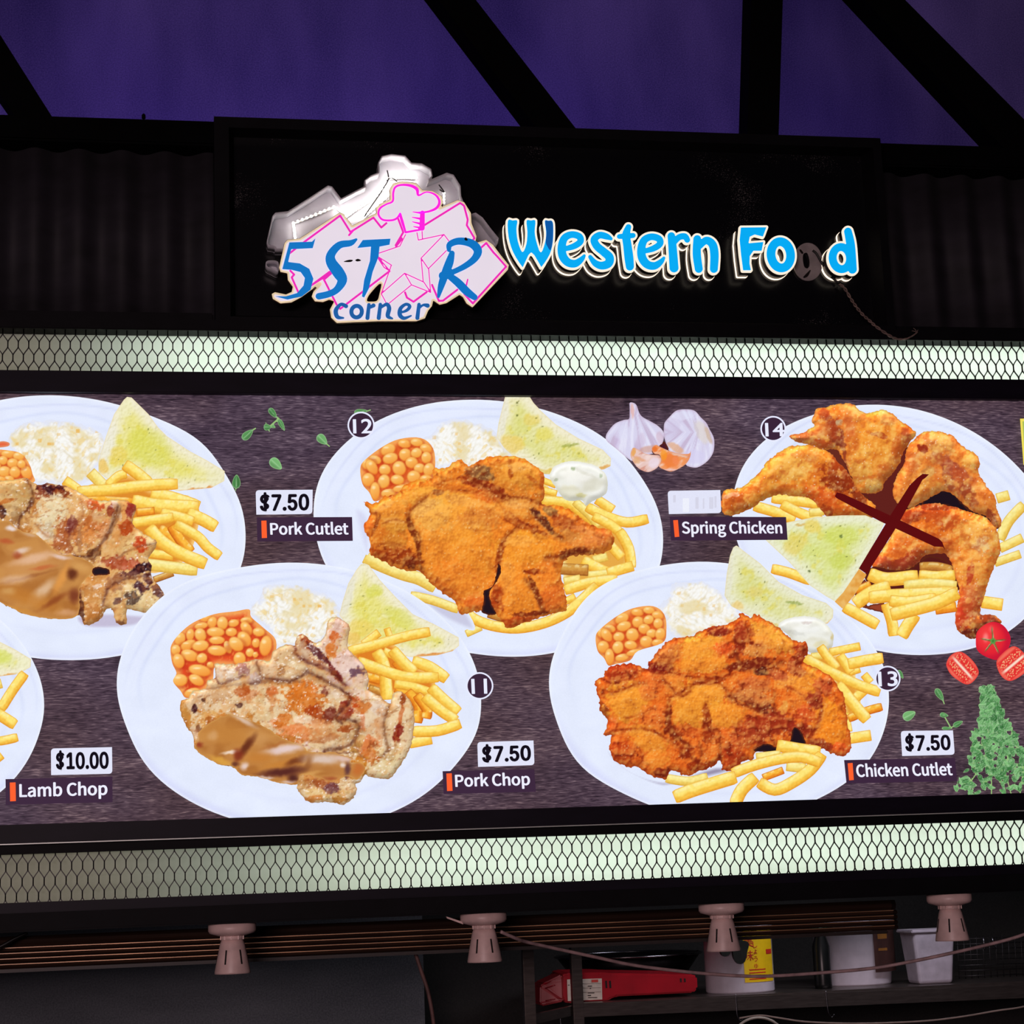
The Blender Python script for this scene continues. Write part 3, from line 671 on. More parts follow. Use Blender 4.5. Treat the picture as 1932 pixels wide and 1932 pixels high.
# red plastic case with a paper label
M_red = mat('red_moulded_plastic', (176, 14, 34), 0.38, vary=0.15, scale=20)
YR = YB+0.06
rc = thing('red_case', tuple(W(1190, 1888, YR)), label='long red plastic case with a white paper label on the steel rack', cat='case')
def casebody():
    front = Z('S2', [(400, 1290), (440, 1272), (690, 1266), (780, 1272), (1400, 1282), (1432, 1296), (1436, 1392), (1400, 1422), (820, 1450), (770, 1470), (745, 1486), (455, 1502), (415, 1490), (398, 1440)])
    F = [W(x, y, YR) for x, y in front]; n = len(F)
    left = Z('S2', [(262, 1352), (400, 1290)])
    B = [p + Vector((-.004, .11, .004)) for p in F]
    vs = F + B
    fs = [tuple(range(n)), tuple(reversed(range(n, 2*n)))] + [(i, i+n, (i+1) % n+n, (i+1) % n) for i in range(n)]
    o = mesh('body', vs, fs, M_red, rc)
    bm = bmesh.new(); bm.from_mesh(o.data); bmesh.ops.recalc_face_normals(bm, faces=bm.faces)
    bmesh.ops.bevel(bm, geom=[e for e in bm.edges], offset=0.004, segments=2, affect='EDGES'); bm.to_mesh(o.data); bm.free()
    e = Z('S2', [(258, 1350), (402, 1280), (410, 1330), (415, 1488), (250, 1524), (236, 1500), (238, 1370)])
    E0 = [W(x, y, YR+(.012 if k in (0, 4, 5, 6) else 0)+.002) for k, (x, y) in enumerate(e)]
    o = slab('end_cap', E0, .09, M_red, rc)
    bm = bmesh.new(); bm.from_mesh(o.data); bmesh.ops.bevel(bm, geom=bm.edges[:], offset=0.003, segments=2, affect='EDGES'); bm.to_mesh(o.data); bm.free()
casebody()
M_paper = mat('stained_paper_label', (226, 214, 198), 0.7, vary=0.1, scale=50)
M_ink = mat('black_print', (30, 28, 30), 0.7)
pslab('paper_label', Z('S2', [(442, 1320), (706, 1312), (710, 1472), (448, 1484)]), YR-.0012, .0005, M_paper, rc)
pslab('red_mark', Z('S2', [(628, 1322), (678, 1320), (679, 1340), (629, 1342)]), YR-.002, .0003, mat('red_print', (214, 70, 60), .7), rc)
for a, b, c_, d in ((600, 1368, 632, 6), (615, 1385, 625, 5), (600, 1420, 650, 5), (600, 1438, 625, 7), (602, 1455, 672, 5), (450, 1360, 462, 5)):
    pslab('label_print', Z('S2', [(a, b), (c_, b-1), (c_, b+d), (a, b+d)]), YR-.002, .0003, M_ink, rc)
for k in range(3):
    pslab('label_rule', Z('S2', [(560, 1352+k*32), (700, 1348+k*32), (700, 1350+k*32), (560, 1354+k*32)]), YR-.0019, .0003, mat('grey_print', (150, 140, 135), .7), rc)
for x in (732, 762):
    pslab('vent_slot', Z('S2', [(x, 1330), (x+13, 1329), (x+17, 1385), (x+4, 1386)]), YR-.0008, .002, M_slot, rc)
for x in (1300, 1330):
    pslab('vent_slot', Z('S2', [(x, 1312), (x+12, 1312), (x+14, 1340), (x+2, 1340)]), YR-.0008, .002, M_slot, rc)
for a, b in (((275, 1388), (350, 1362)), ((278, 1482), (350, 1468))):
    p, q = Zp('S2', *a), Zp('S2', *b)
    tube('grip_rib', [W(*p, YR-.003), W(*q, YR-.003)], .0014, M_red, rc, 6, 1)

# wok lids leaning behind the case
M_chrome = mat('worn_chrome', (150, 150, 156), 0.22, 1.0, vary=0.1)
def wok(px, py, Y, r, h, label, m=None):
    c = W(px, py, Y)
    t = thing('wok', (c.x, c.y, zs0), label=label, cat='wok')
    lathe('bowl', [(0.02, -h), (r*.45, -h*.93), (r*.8, -h*.5), (r*.985, 0), (r*.97, .0), (r*.79, -h*.46), (r*.44, -h*.88), (.018, -h*.95)], c, mat('blackened_wok', (38, 36, 38), .4, .8), t, 48)
    R_ = []
    for k in range(49):
        a = 2*math.pi*k/48; R_.append((c.x+r*math.cos(a), c.y+r*math.sin(a), c.z))
    tube('rim', R_, .0028, m or M_chrome, t, 8, 1)
    return t
zw = W(1190, 1800, YR+.3).z
hh = max(0.03, zw - zs0)
wok(1185, 1801, YR+.3, 0.175, hh, 'dark wok with a shining rim standing behind the red case')

# tubs
def tubrow(name, px0, px1, pyt, pyb, Y, taper, m, label, lid=False):
    a, b = W(px0, pyb, Y), W(px1, pyb, Y); r = (b.x-a.x)/2; cx = (a.x+b.x)/2; zt_ = W((px0+px1)/2, pyt, Y).z
    t = thing(name, (cx, Y+r, zs0), label=label, cat='tub')
    H = zt_-zs0
    lathe('body', [(r*.97*taper, 0), (r*taper, .004), (r, H*.96), (r*1.03, H*.965), (r*1.03, H), (r*.96, H), (r*.93, H*.95), (r*.9*taper, .01)], (cx, Y+r, zs0), m, t, 56)
    return t, cx, r, H
M_tub = mat('white_tub_plastic', (226, 220, 232), 0.4, vary=0.08)
def wrap(name, t, cx, Yc, r, a0, a1, z0, z1, m, n=14, tk=0.0006):
    vs, fs = [], []
    for k in range(n+1):
        a = a0+(a1-a0)*k/n
        for zz in (zs0+z0, zs0+z1):
            for rr in (r+tk, r+tk*2): vs.append((cx+rr*math.sin(a), Yc-rr*math.cos(a), zz))
    for k in range(n):
        i, j = k*4, k*4+4
        fs += [(i+1, j+1, j+3, i+3), (i, i+2, j+2, j), (i+2, i+3, j+3, j+2), (i, j, j+1, i+1)]
    return mesh(name, vs, fs, m, t)
YTb = YB+.06
t, cx, r, H = tubrow('label_tub', 1352, 1479, 1745, 1872, YTb, 1.0, M_tub, 'white round tub with a yellow label and red characters')
wrap('yellow_label', t, cx, YTb+r, r*1.0, -0.14, 0.98, H*.16, H*.93, mat('yellow_label_paper', (236, 196, 10), .5, vary=.08))
TXT = []   # filled in when text is available
M_redink = mat('red_ink', (196, 40, 24), .6)
def wraptext(s, a, z, h, m, name='label_print', vertical=False, w=None):
    cu = bpy.data.curves.new(name, 'FONT'); cu.body = s; cu.size = 1; cu.align_x = 'CENTER'; cu.resolution_u = 2
    o = bpy.data.objects.new(name, cu); COL.objects.link(o); bpy.context.view_layer.update()
    me = bpy.data.meshes.new_from_object(o.evaluated_get(bpy.context.evaluated_depsgraph_get())); bpy.data.objects.remove(o)
    n = len(me.vertices)
    if not n: return
    co = np.zeros(n*3, np.float32); me.vertices.foreach_get('co', co); co = co.reshape(-1, 3)
    lo, hi = co.min(0), co.max(0); sc = h/(hi[1]-lo[1]); sx = sc if w is None else w/(hi[0]-lo[0])
    X = (co[:, 0]-(lo[0]+hi[0])/2)*sx; Zz = (co[:, 1]-lo[1])*sc
    rr = r + .0022; A = a + X/rr
    V = np.stack([cx+rr*np.sin(A), YTb+r-rr*np.cos(A), zs0+z+Zz], 1).astype(np.float32)
    me.vertices.foreach_set('co', V.ravel()); me.update()
    ob = link(name, me, m, t); ob.matrix_parent_inverse = Matrix.Translation(-Vector(t.location))
t_tub = t
wraptext('美', 0.02, H*.68, H*.15, M_redink); wraptext('味', 0.02, H*.48, H*.15, M_redink)
wraptext('し', 0.22, H*.66, H*.09, M_redink); wraptext('ょ', 0.22, H*.57, H*.07, M_redink); wraptext('う', 0.22, H*.46, H*.08, M_redink); wraptext('ゆ', 0.22, H*.36, H*.07, M_redink)
for k in range(4): wrap('label_print', t, cx, YTb+r, r+.0007, 0.0, 0.55, H*(.20+.045*k), H*(.215+.045*k), M_redink, 6)
wrap('label_print', t, cx, YTb+r, r+.0007, 0.62, 0.92, H*.56, H*.63, M_redink, 6)
t, cx, r, H = tubrow('ingredient_tub', 1566, 1716, 1735, 1866, YTb+.05, 0.88, M_tub, 'lilac-white round tub with a dark brown label in the middle of the rack')
wrap('dark_label', t, cx, YTb+.05+r, r*1.0, 0.18, 1.35, H*.2, H*1.0, mat('brown_label', (58, 34, 30), .5, vary=.3))
wrap('label_print', t, cx, YTb+.05+r, r*1.003, 0.3, 0.62, H*.7, H*.8, mat('ochre_print', (128, 84, 30), .6), 6)
wrap('label_print', t, cx, YTb+.05+r, r*1.003, 0.3, 0.6, H*.52, H*.56, mat('ochre_print', (128, 84, 30), .6), 6)
# square container, tapering
a, b = W(1722, 1758, YTb), W(1802, 1758, YTb); z1 = a.z; x0, x1 = a.x, b.x; d = .09
sq = thing('square_container', ((x0+x1)/2, YTb+.05, zs0), label='translucent white square container with tapering sides at the right of the rack', cat='container')
vs = []
for zz, s in ((zs0, .80), (zs0+.02, .83), (z1, 1.0)):
    cxm, cym = (x0+x1)/2, YTb+d/2
    for sx, sy in ((-1, -1), (1, -1), (1, 1), (-1, 1)): vs.append((cxm+sx*(x1-x0)/2*s, cym+sy*d/2*s, zz))
o = mesh('body', vs, [(3, 2, 1, 0)] + [(l*4+k, l*4+(k+1) % 4, l*4+4+(k+1) % 4, l*4+4+k) for l in (0, 1) for k in range(4)], mat('clouded_plastic', (188, 180, 192), .4, vary=.15), sq)
md = o.modifiers.new('bevel', 'BEVEL'); md.width = .008; md.segments = 3
box('rim', x0-.004, x1+.004, YTb-.004, YTb+d+.004, z1-.004, z1+.004, mat('clouded_plastic', (188, 180, 192)), sq, bev=.002)

# dark bag hanging in front of the tub, green bottle cap, hooks, pan, grill
M_bag = mat('black_green_bag', (22, 26, 22), .45, vary=.3)
o = pslab('hanging_bag', [tuple(p) for p in spline(Z('S2', [(1600, 1040), (1612, 1120), (1640, 1146), (1672, 1130), (1695, 1080), (1708, 1150), (1735, 1195), (1765, 1202), (1795, 1180), (1812, 1110), (1820, 1040), (1740, 1020), (1660, 1025)]), 5, True)], YB+.045, .012, M_bag); tag(o, 'black limp plastic bag hanging in front of the yellow-labelled tub', 'bag')
c = W(1547, 1760, YB+.1)
gb = thing('green_bottle_cap', (c.x, c.y, zs0), label='small dark green bottle between the two round tubs', cat='bottle')
lathe('bottle', [(.019, 0), (.02, .01), (.02, max(.03, c.z-zs0-.03)), (.013, max(.04, c.z-zs0-.008)), (.013, c.z-zs0)], (c.x, c.y, zs0), mat('dark_bottle_glass', (18, 20, 20), .3), gb, 24)
lathe('cap', [(.020, 0), (.021, .012), (.017, .016)], (c.x, c.y, c.z), mat('green_cap', (24, 92, 66), .4), gb, 24)
def hook(pts, label):
    o = tube('wire_hook', [W(x, y, YB-.012) for x, y in pts], .0013, M_chrome, None, 6, 6); tag(o, label, 'hook', 'wire hooks on the rack rail')
hook([(1388, 1876), (1389, 1893), (1391, 1916), (1397, 1926), (1403, 1920)], 'wire hook hanging from the rack rail under the yellow-labelled tub')
hook([(1558, 1870), (1560, 1890), (1563, 1910), (1569, 1919), (1574, 1914)], 'wire hook hanging from the rack rail under the lilac tub')
hook([(1057, 1921), (1058, 1932), (1060, 1950)], 'wire hook hanging from the short side rail of the rack')
c = W(1435, 1928, YB-.03); pn = thing('frying_pan', tuple(c), label='dark frying pan with a pale rim hanging under the rack rail', cat='pan')
cc = W(1432, 1972, YB-.03); rr = (W(1485, 1972, YB).x-W(1380, 1972, YB).x)/2
R_ = [(cc.x+rr*math.cos(a), YB-.03, cc.z+rr*.92*math.sin(a)) for a in np.linspace(0, 2*math.pi, 49)]
tube('rim', R_, .003, mat('pale_enamel_rim', (170, 162, 150), .4), pn, 8, 1)
vs = [(x, YB-.028, z) for x, _, z in R_[:-1]] + [(cc.x+(x-cc.x)*.75, YB+.012, cc.z+(z-cc.z)*.75) for x, _, z in R_[:-1]]
mesh('pan_body', vs, [(i, (i+1) % 48, 48+(i+1) % 48, 48+i) for i in range(48)] + [tuple(range(48, 96))], mat('blackened_wok', (38, 36, 38)), pn)
# wire grill standing at the right end
gr = thing('wire_grill', tuple(W(1850, 1850, YB+.2)), label='black wire grill standing at the right end of the rack', cat='grill')
M_gw = mat('grill_wire', (60, 58, 60), .4, .8)
for k in range(12):
    x = 1806+k*12; tube('grill_wire', [W(x, 1768-k*.5, YB+.2), W(x+4, 1850-k*.8, YB+.2)], .001, M_gw, gr, 5, 1)
for k in range(8):
    y = 1772+k*10; tube('grill_wire', [W(1802, y, YB+.2), W(1945, y-5, YB+.2)], .001, M_gw, gr, 5, 1)
for x, y0, y1, s in ((1855, 1766, 1793, 3), (1871, 1768, 1790, 8)):
    tube('clip_pin', [W(x, y0, YB+.18), W(x+s, y1, YB+.18)], .0014, M_chrome, gr, 5, 1)
# ------------------------------------------------------------------ backlit menu board: flat print on one sheet
def h2(ix, iy, seed):
    n = (ix.astype(np.int64)*374761393 + iy.astype(np.int64)*668265263 + seed*974711) & 0xffffffff
    n = ((n ^ (n >> 13))*1274126177) & 0xffffffff
    return ((n ^ (n >> 16)) & 0xffff)/65535.0
def vn(x, y, seed=0):
    ix, iy = np.floor(x), np.floor(y); fx, fy = x-ix, y-iy
    fx = fx*fx*(3-2*fx); fy = fy*fy*(3-2*fy)
    a, b = h2(ix, iy, seed), h2(ix+1, iy, seed); c, d = h2(ix, iy+1, seed), h2(ix+1, iy+1, seed)
    return (a*(1-fx)+b*fx)*(1-fy) + (c*(1-fx)+d*fx)*fy
def fbm(x, y, o=3, seed=0):
    r = 0; a = 0.5; t = 0
    for k in range(o):
        r = r + a*vn(x, y, seed+k*17); t += a; a *= 0.55; x = x*2.03+3.1; y = y*2.03+1.7
    return r/t
def worley(x, y, seed=0):
    ix, iy = np.floor(x), np.floor(y); best = np.full(x.shape, 9.0); idv = np.zeros(x.shape)
    for dx in (-1, 0, 1):
        for dy in (-1, 0, 1):
            jx, jy = ix+dx, iy+dy
            d = np.hypot(jx+h2(jx, jy, seed)-x, jy+h2(jx, jy, seed+5)-y); m = d < best
            best = np.where(m, d, best); idv = np.where(m, h2(jx, jy, seed+9), idv)
    return best, idv
def sm(a, b, x):
    t = np.clip((x-a)/(b-a), 0, 1); return t*t*(3-2*t)
def mixc(c, col, a): return c*(1-a[:, None]) + np.asarray(col, float)*a[:, None]
def flat(col, n): return np.tile(np.asarray(col, float), (n, 1))

def print_mat():
    m = bpy.data.materials.new('backlit_print'); m.use_nodes = True; nt = m.node_tree; N = nt.nodes; B = N['Principled BSDF']
    at_ = N.new('ShaderNodeAttribute'); at_.attribute_name = 'ink'
    B.inputs['Base Color'].default_value = (0.012, 0.012, 0.012, 1); B.inputs['Roughness'].default_value = 0.6; B.inputs['Specular IOR Level'].default_value = 0.15
    nz = N.new('ShaderNodeTexNoise'); nz.inputs['Scale'].default_value = 420; nz.inputs['Detail'].default_value = 2
    mr = N.new('ShaderNodeMapRange'); mr.inputs['To Min'].default_value = 0.96; mr.inputs['To Max'].default_value = 1.04
    tc = N.new('ShaderNodeTexCoord')
    nt.links.new(tc.outputs['Object'], nz.inputs['Vector']); nt.links.new(nz.outputs['Fac'], mr.inputs['Value'])
    nt.links.new(at_.outputs['Color'], B.inputs['Emission Color']); nt.links.new(mr.outputs[0], B.inputs['Emission Strength'])
    m.cycles.emission_sampling = 'NONE'
    return m
M_print = print_mat()
LAY = [0]
try:
    import os
    FONT = bpy.data.fonts.load(os.path.join(bpy.utils.resource_path('LOCAL'), 'datafiles', 'fonts', 'Noto Sans CJK Regular.woff2'))
    FONT2 = bpy.data.fonts.load(os.path.join(bpy.utils.resource_path('LOCAL'), 'datafiles', 'fonts', 'Inter.woff2'))
except Exception:
    FONT = FONT2 = None
def nextY():
    LAY[0] += 1
    return -0.0001 - LAY[0]*0.000028
def setink(me, rgb):
    a = me.attributes.new('ink', 'FLOAT_COLOR', 'POINT')
    c = np.ones((len(me.vertices), 4), np.float32); c[:, :3] = s2l(np.clip(rgb, 0, 255)); a.data.foreach_set('color', c.ravel())
def board_top(x): return 741.5 + 0.0098*x
def board_bot(x): return 1553.0 - 0.0277*x
def pr(name, f, paint, parent, step=1.8, clip=True, Y=None):
    g = sd_clip(f, lambda x, y: np.minimum(y-board_top(x)+3, board_bot(x)+3-y)) if clip else f
    x, y, s, q = sd_grid(g, step)
    if clip: s = np.maximum(f(x, y), 0)
    Y = nextY() if Y is None else Y
    me = quad_mesh(name, at_np(x, y, Y), q)
    setink(me, paint(x, y, s))
    o = link(name, me, M_print, parent); o.matrix_parent_inverse = Matrix.Translation(-Vector(parent.location)) if parent.parent is None else Matrix.Identity(4)
    return o

MB = thing('menu_board', ((XL+XR)/2, 0.01, MZ0), label='long backlit menu board printed with plates of western dishes', cat='menu board')
box('backing_box', XL, XR, 0.002, 0.16, MZ0-.004, MZ1+.004, M_black, MB)

def wood_mat():
    m = bpy.data.materials.new('printed_wood'); m.use_nodes = True; nt = m.node_tree; N = nt.nodes; B = N['Principled BSDF']
    B.inputs['Base Color'].default_value = (0.01, 0.01, 0.01, 1); B.inputs['Roughness'].default_value = 0.6; B.inputs['Specular IOR Level'].default_value = 0.15
    tc = N.new('ShaderNodeTexCoord')
    def noise(scale, st, detail, dist=0):
        mp = N.new('ShaderNodeMapping'); mp.inputs['Scale'].default_value = st; n = N.new('ShaderNodeTexNoise')
        n.inputs['Scale'].default_value = scale; n.inputs['Detail'].default_value = detail; n.inputs['Distortion'].default_value = dist
        nt.links.new(tc.outputs['Object'], mp.inputs[0]); nt.links.new(mp.outputs[0], n.inputs['Vector']); return n
    fine = noise(130, (0.42, 1, 3.6), 3, 0.6); mid = noise(9, (0.5, 1, 3), 3, 0.4); big = noise(2.2, (1, 1, 1.6), 2)
    mx = N.new('ShaderNodeMix'); mx.data_type = 'FLOAT'; mx.inputs[0].default_value = 0.3
    nt.links.new(fine.outputs['Fac'], mx.inputs[2]); nt.links.new(mid.outputs['Fac'], mx.inputs[3])
    rp = N.new('ShaderNodeValToRGB'); e = rp.color_ramp.elements
    e[0].position = 0.30; e[0].color = L3((30, 22, 30)); e[1].position = 0.70; e[1].color = L3((142, 122, 122))
    k = e.new(0.45); k.color = L3((66, 51, 60)); k = e.new(0.56); k.color = L3((90, 73, 80))
    nt.links.new(mx.outputs[0], rp.inputs['Fac'])
    tint = N.new('ShaderNodeMix'); tint.data_type = 'RGBA'; tint.blend_type = 'MULTIPLY'; tint.inputs[0].default_value = 0.75
    r2 = N.new('ShaderNodeValToRGB'); r2.color_ramp.elements[0].position = .38; r2.color_ramp.elements[1].position = .62
    r2.color_ramp.elements[0].color = (1.0, 0.84, 0.80, 1); r2.color_ramp.elements[1].color = (0.86, 0.84, 1.15, 1)
    nt.links.new(big.outputs['Fac'], r2.inputs['Fac']); nt.links.new(rp.outputs[0], tint.inputs[6]); nt.links.new(r2.outputs[0], tint.inputs[7])
    nt.links.new(tint.outputs[2], B.inputs['Emission Color']); B.inputs['Emission Strength'].default_value = 1.0
    return m
mesh('wood_print', [(XL, 0, MZ0), (XR, 0, MZ0), (XR, 0, MZ1), (XL, 0, MZ1)], [(0, 1, 2, 3)], wood_mat(), MB)

# ---- plates
def plate_outline(cx, cy, a, b, rot, pts):
    r = math.radians(rot); P = np.array(pts, float)-[cx, cy]
    X = P[:, 0]*math.cos(r)+P[:, 1]*math.sin(r); Yv = -P[:, 0]*math.sin(r)+P[:, 1]*math.cos(r)
    th = np.arctan2(Yv/b, X/a); k = np.hypot(X/a, Yv/b); o = np.argsort(th)
    t = np.linspace(-math.pi, math.pi, 120, endpoint=False)
    kk = np.interp(t, th[o], k[o], period=2*math.pi)
    for _ in range(4): kk = (np.roll(kk, 1)+kk+np.roll(kk, -1))/3
    ex, ey = a*np.cos(t)*kk, b*np.sin(t)*kk
    return [(cx+x*math.cos(r)-y*math.sin(r), cy+x*math.sin(r)+y*math.cos(r)) for x, y in zip(ex, ey)]
PLATE = (228, 235, 254)
def plate(label, cx, cy, a, b, rot, pts, warm=0.0):
    out = plate_outline(cx, cy, a, b, rot, pts); f = sd_poly(out); r = math.radians(rot)
    def paint(x, y, s):
        dx, dy = x-cx, y-cy; X = dx*math.cos(r)+dy*math.sin(r); Yv = -dx*math.sin(r)+dy*math.cos(r)
        rad = np.hypot(X/a, Yv/b); ang = np.arctan2(Yv/b, X/a)
        c = flat(PLATE, len(x))
        c = mixc(c, (210, 218, 248), 0.6*np.exp(-((rad-0.86-0.012*np.cos(ang*8))/0.012)**2)*sm(.45, -.35, np.sin(ang)))
        c = mixc(c, (228, 234, 255), 0.9*np.exp(-((rad-0.90-0.010*np.cos(ang*8))/0.014)**2)*sm(.45, -.35, np.sin(ang)))
        c = mixc(c, (208, 214, 246), 0.6*np.exp(-((rad-0.94-0.014*np.cos(ang*6+1))/0.008)**2)*sm(.2, -.5, np.sin(ang)))
        c = mixc(c, (212, 218, 248), 0.5*np.exp(-((rad-0.79)/0.02)**2)*sm(-.9, .5, np.cos(ang))*.6)
        c = mixc(c, (208, 212, 248), 0.7*sm(0.93, 1.0, rad)*sm(0.1, 0.8, np.sin(ang)))
        c = mixc(c, (236, 238, 250), warm*sm(0.9, 0.3, rad))
        c = mixc(c, (238, 243, 255), 0.8*sm(5, 1.0, s))
        c = c + (fbm(x/40, y/30, 2, 5)[:, None]-0.5)*8
        return c
    # soft printed shadow of the plate on the wood
    fs = sd_grow(f, 9); fs0 = lambda x, y: fs(x-2, y-5)
    fs0.bb = (fs.bb[0]+2, fs.bb[1]+5, fs.bb[2]+2, fs.bb[3]+5)
    o = pr('printed_plate', f, paint, MB, 3.5); o['label'] = label
    return o

ECROP = {}
def crease(x, y, c, crop, lst, seed=3, warp=2.5):
    wx = x + warp*(fbm(x/7, y/7, 2, seed)-.5)*2; wy = y + warp*(fbm(x/7+9, y/7+4, 2, seed+1)-.5)*2
    for pts, wd, col, al in lst:
        P = spline(Z(crop, pts), 4); d = np.full(x.shape, 1e9); d2 = np.full(x.shape, 1e9)
        for a, b in zip(P[:-1], P[1:]):
            e = b-a; l2 = e@e+1e-9
            for k, (ox, oy) in enumerate(((0, 0), (1.5, wd*1.25))):
                t = np.clip(((wx-ox-a[0])*e[0]+(wy-oy-a[1])*e[1])/l2, 0, 1); q = np.hypot(wx-ox-a[0]-t*e[0], wy-oy-a[1]-t*e[1])
                if k: d2 = np.minimum(d2, q)
                else: d = np.minimum(d, q)
        c = mixc(c, (255, 190, 100), .35*al*sm(wd*1.2, 0, d2)); c = mixc(c, col, .62*al*sm(wd*1.0, wd*.1, d)*(.55+.9*fbm(x/9, y/9, 2, seed+5)))
        c = mixc(c, col, .35*al*sm(wd*2.6, 0, d))
    return c
def strokes(x, y, c, crop, st, warp=4.0, wscale=10.0, seed=3, ragged=0.0, lobe=0.0, soft=False):
    wx = x + warp*(fbm(x/wscale, y/wscale, 3, seed)-.5)*2; wy = y + warp*(fbm(x/wscale+9, y/wscale+4, 3, seed+1)-.5)*2
    x0, y0, k = CR[crop]
    n = fbm(x/6.5, y/6.5, 4, seed+7) - .5 if ragged else 0
    for s in st:
        sx, sy, rx, ry, an, col, al = s[:7]
        px, py, rx, ry = x0+sx*k, y0+sy*k, rx*k*1.12, ry*k*1.12; t = math.radians(an)
        dx, dy = wx-px, wy-py
        d = np.hypot((dx*math.cos(t)+dy*math.sin(t))/rx, (-dx*math.sin(t)+dy*math.cos(t))/ry)
        if ragged: a = al*sm(-.16, .24, (1-d)*(.9 if min(rx, ry) > 12 else 1.15) + n*ragged)
        elif soft: a = al*sm(1.3, 0.2, d)
        else: a = al*sm(1.12, 0.66, d)
        if lobe and min(rx, ry) > 14:
            g = np.clip((dy/ry*.8 + dx/rx*.3), -1, 1); cc = np.asarray(col, float)[None]*(1-lobe*g)[:, None]
            c = c*(1-a[:, None]) + np.clip(cc, 0, 255)*a[:, None]
        else: c = mixc(c, col, a)
    return c
def emboss(h, x, y, d): return h(x-d*.7, y-d) - h(x+d*.7, y+d)
def crumb(x, y, c, amt=1.0, sc=5.5, seed=1, clump=11.0, cl=(168, 120), s=None, dark=(120, 35, 4), light=(255, 190, 96)):
    hw = lambda u, v: 1-worley(u/sc, v/sc, seed)[0]
    hf = lambda u, v: fbm(u/13, v/13, 3, seed+3)
    hb = lambda u, v: fbm(u/34, v/34, 2, seed+8)
    e = emboss(hw, x, y, 1.3)*0.45 + emboss(hf, x, y, 2.2)*1.0 + emboss(hb, x, y, 5)*0.6
    cav = sm(0.40, 0.22, hf(x, y))*0.22 + sm(0.62, 0.95, worley(x/sc, y/sc, seed)[0])*0.2
    c = mixc(c, dark, np.clip(cav*amt*.8 + np.clip(-e, 0, 1)*0.5*amt, 0, .6))
    c = mixc(c, light, np.clip(np.clip(e, 0, 1)*1.0*amt, 0, .7))
    lum = c[:, 0]*.3 + c[:, 1]*.59 + c[:, 2]*.11; k = sm(cl[0], cl[1], lum)*.85 + .12
    if s is not None: k = np.maximum(k, .75*sm(24, 5, s + 14*(fbm(x/15, y/15, 2, seed+71)-.5)))
    wx, wy = x + 5*(vn(x/9, y/9, seed+50)-.5), y + 5*(vn(x/9+7, y/9, seed+51)-.5)
    f1 = worley(wx/clump, wy/clump, seed+20)[0]; hc = lambda u, v: 1-worley((u+wx-x)/clump, (v+wy-y)/clump, seed+20)[0]
    ec = emboss(hc, x, y, 2.6)
    c = mixc(c, dark, np.clip(sm(.5, .85, f1)*.75*k + np.clip(-ec, 0, 1)*.55*k, 0, .8)); c = mixc(c, light, np.clip(ec*.9*k, 0, .6))
    sp = h2(np.floor(x/2.2), np.floor(y/2.2), seed+40)
    return mixc(c, (255, 214, 150), np.clip((sp-0.955)*12, 0, .5)*amt)
def meat(x, y, c, seed=1, gl=1.0, fib=0.6):
    hf = lambda u, v: fbm(u/6, v/6, 3, seed)
    hb = lambda u, v: fbm(u/30, v/24, 3, seed+4)
    e = emboss(hf, x, y, 1.5)*.55 + emboss(hb, x, y, 5)*1.0
    c = mixc(c, (110, 56, 28), np.clip(-e*0.5, 0, .34)); c = mixc(c, (255, 246, 228), np.clip(e*0.5, 0, .4)*gl)
    mot = fbm(x/9, y/9, 3, seed+14); c = mixc(c, (214, 140, 76), sm(.56, .72, mot)*.3); c = mixc(c, (244, 230, 206), sm(.44, .3, mot)*.16)
    sp = h2(np.floor(x/2.3), np.floor(y/2.3), seed+31); msk = sm(.48, .66, fbm(x/16, y/16, 2, seed+9))
    c = mixc(c, (255, 250, 244), np.clip((sp-.92)*10, 0, .75)*msk*gl)
    c = mixc(c, (70, 30, 20), np.clip((.02-sp)*20, 0, .5)*fib)
    gs = fbm((x+y*.4)/9, (y-x*.3)/4.2, 3, seed+77); c = mixc(c, (255, 250, 246), sm(.68, .78, gs)*.6*gl*sm(.4, .6, fbm(x/24, y/24, 2, seed+78)))
    ds = fbm((x-y*.5)/11, (y+x*.4)/5, 3, seed+87); c = mixc(c, (150, 84, 44), sm(.64, .8, ds)*.45)
    return c
def gravy(name, f, parent, crop, st, seed, base=(190, 128, 64)):
    def paint(x, y, s):
        c = flat(base, len(x)); h = fbm(x/34, y/22, 2, seed); c = mixc(c, (206, 146, 76), sm(.5, .75, h)*.6); c = mixc(c, (160, 92, 32), sm(.45, .25, h)*.5)
        c = strokes(x, y, c, crop, st, 3.0, 14, seed, 0, 0, True)
        return rim(c, s, (214, 160, 84), 4, .5)
    return pr(name, rough(f, 1.6, 9, seed), paint, parent, 1.8)
def gloss(x, y, c, seed=1):
    hb = lambda u, v: fbm(u/26, v/18, 2, seed)
    e = emboss(hb, x, y, 3)
    c = mixc(c, (168, 160, 130), np.clip(-e*.7, 0, .16)); return mixc(c, (255, 255, 250), np.clip(e*1.1, 0, .3))
def bulge(c, f, x, y, s, wd=20.0, amt=.26):
    gx = f(x+2, y)-f(x-2, y); gy = f(x, y+2)-f(x, y-2); g = np.hypot(gx, gy)+1e-6
    k = (gx/g*.35+gy/g*.9)*sm(wd, 0, s)*amt
    return np.clip(c*(1+k)[:, None], 0, 255)
def rim(c, s, col, wd, a=.6): return mixc(c, col, a*sm(wd, 0, s))
def rough(f, amp=2.5, sc=7, seed=2):
    g = lambda x, y: f(x, y) + amp*(fbm(x/sc, y/sc, 2, seed)-.5)*2
    g.bb = (f.bb[0]-amp, f.bb[1]-amp, f.bb[2]+amp, f.bb[3]+amp); return g

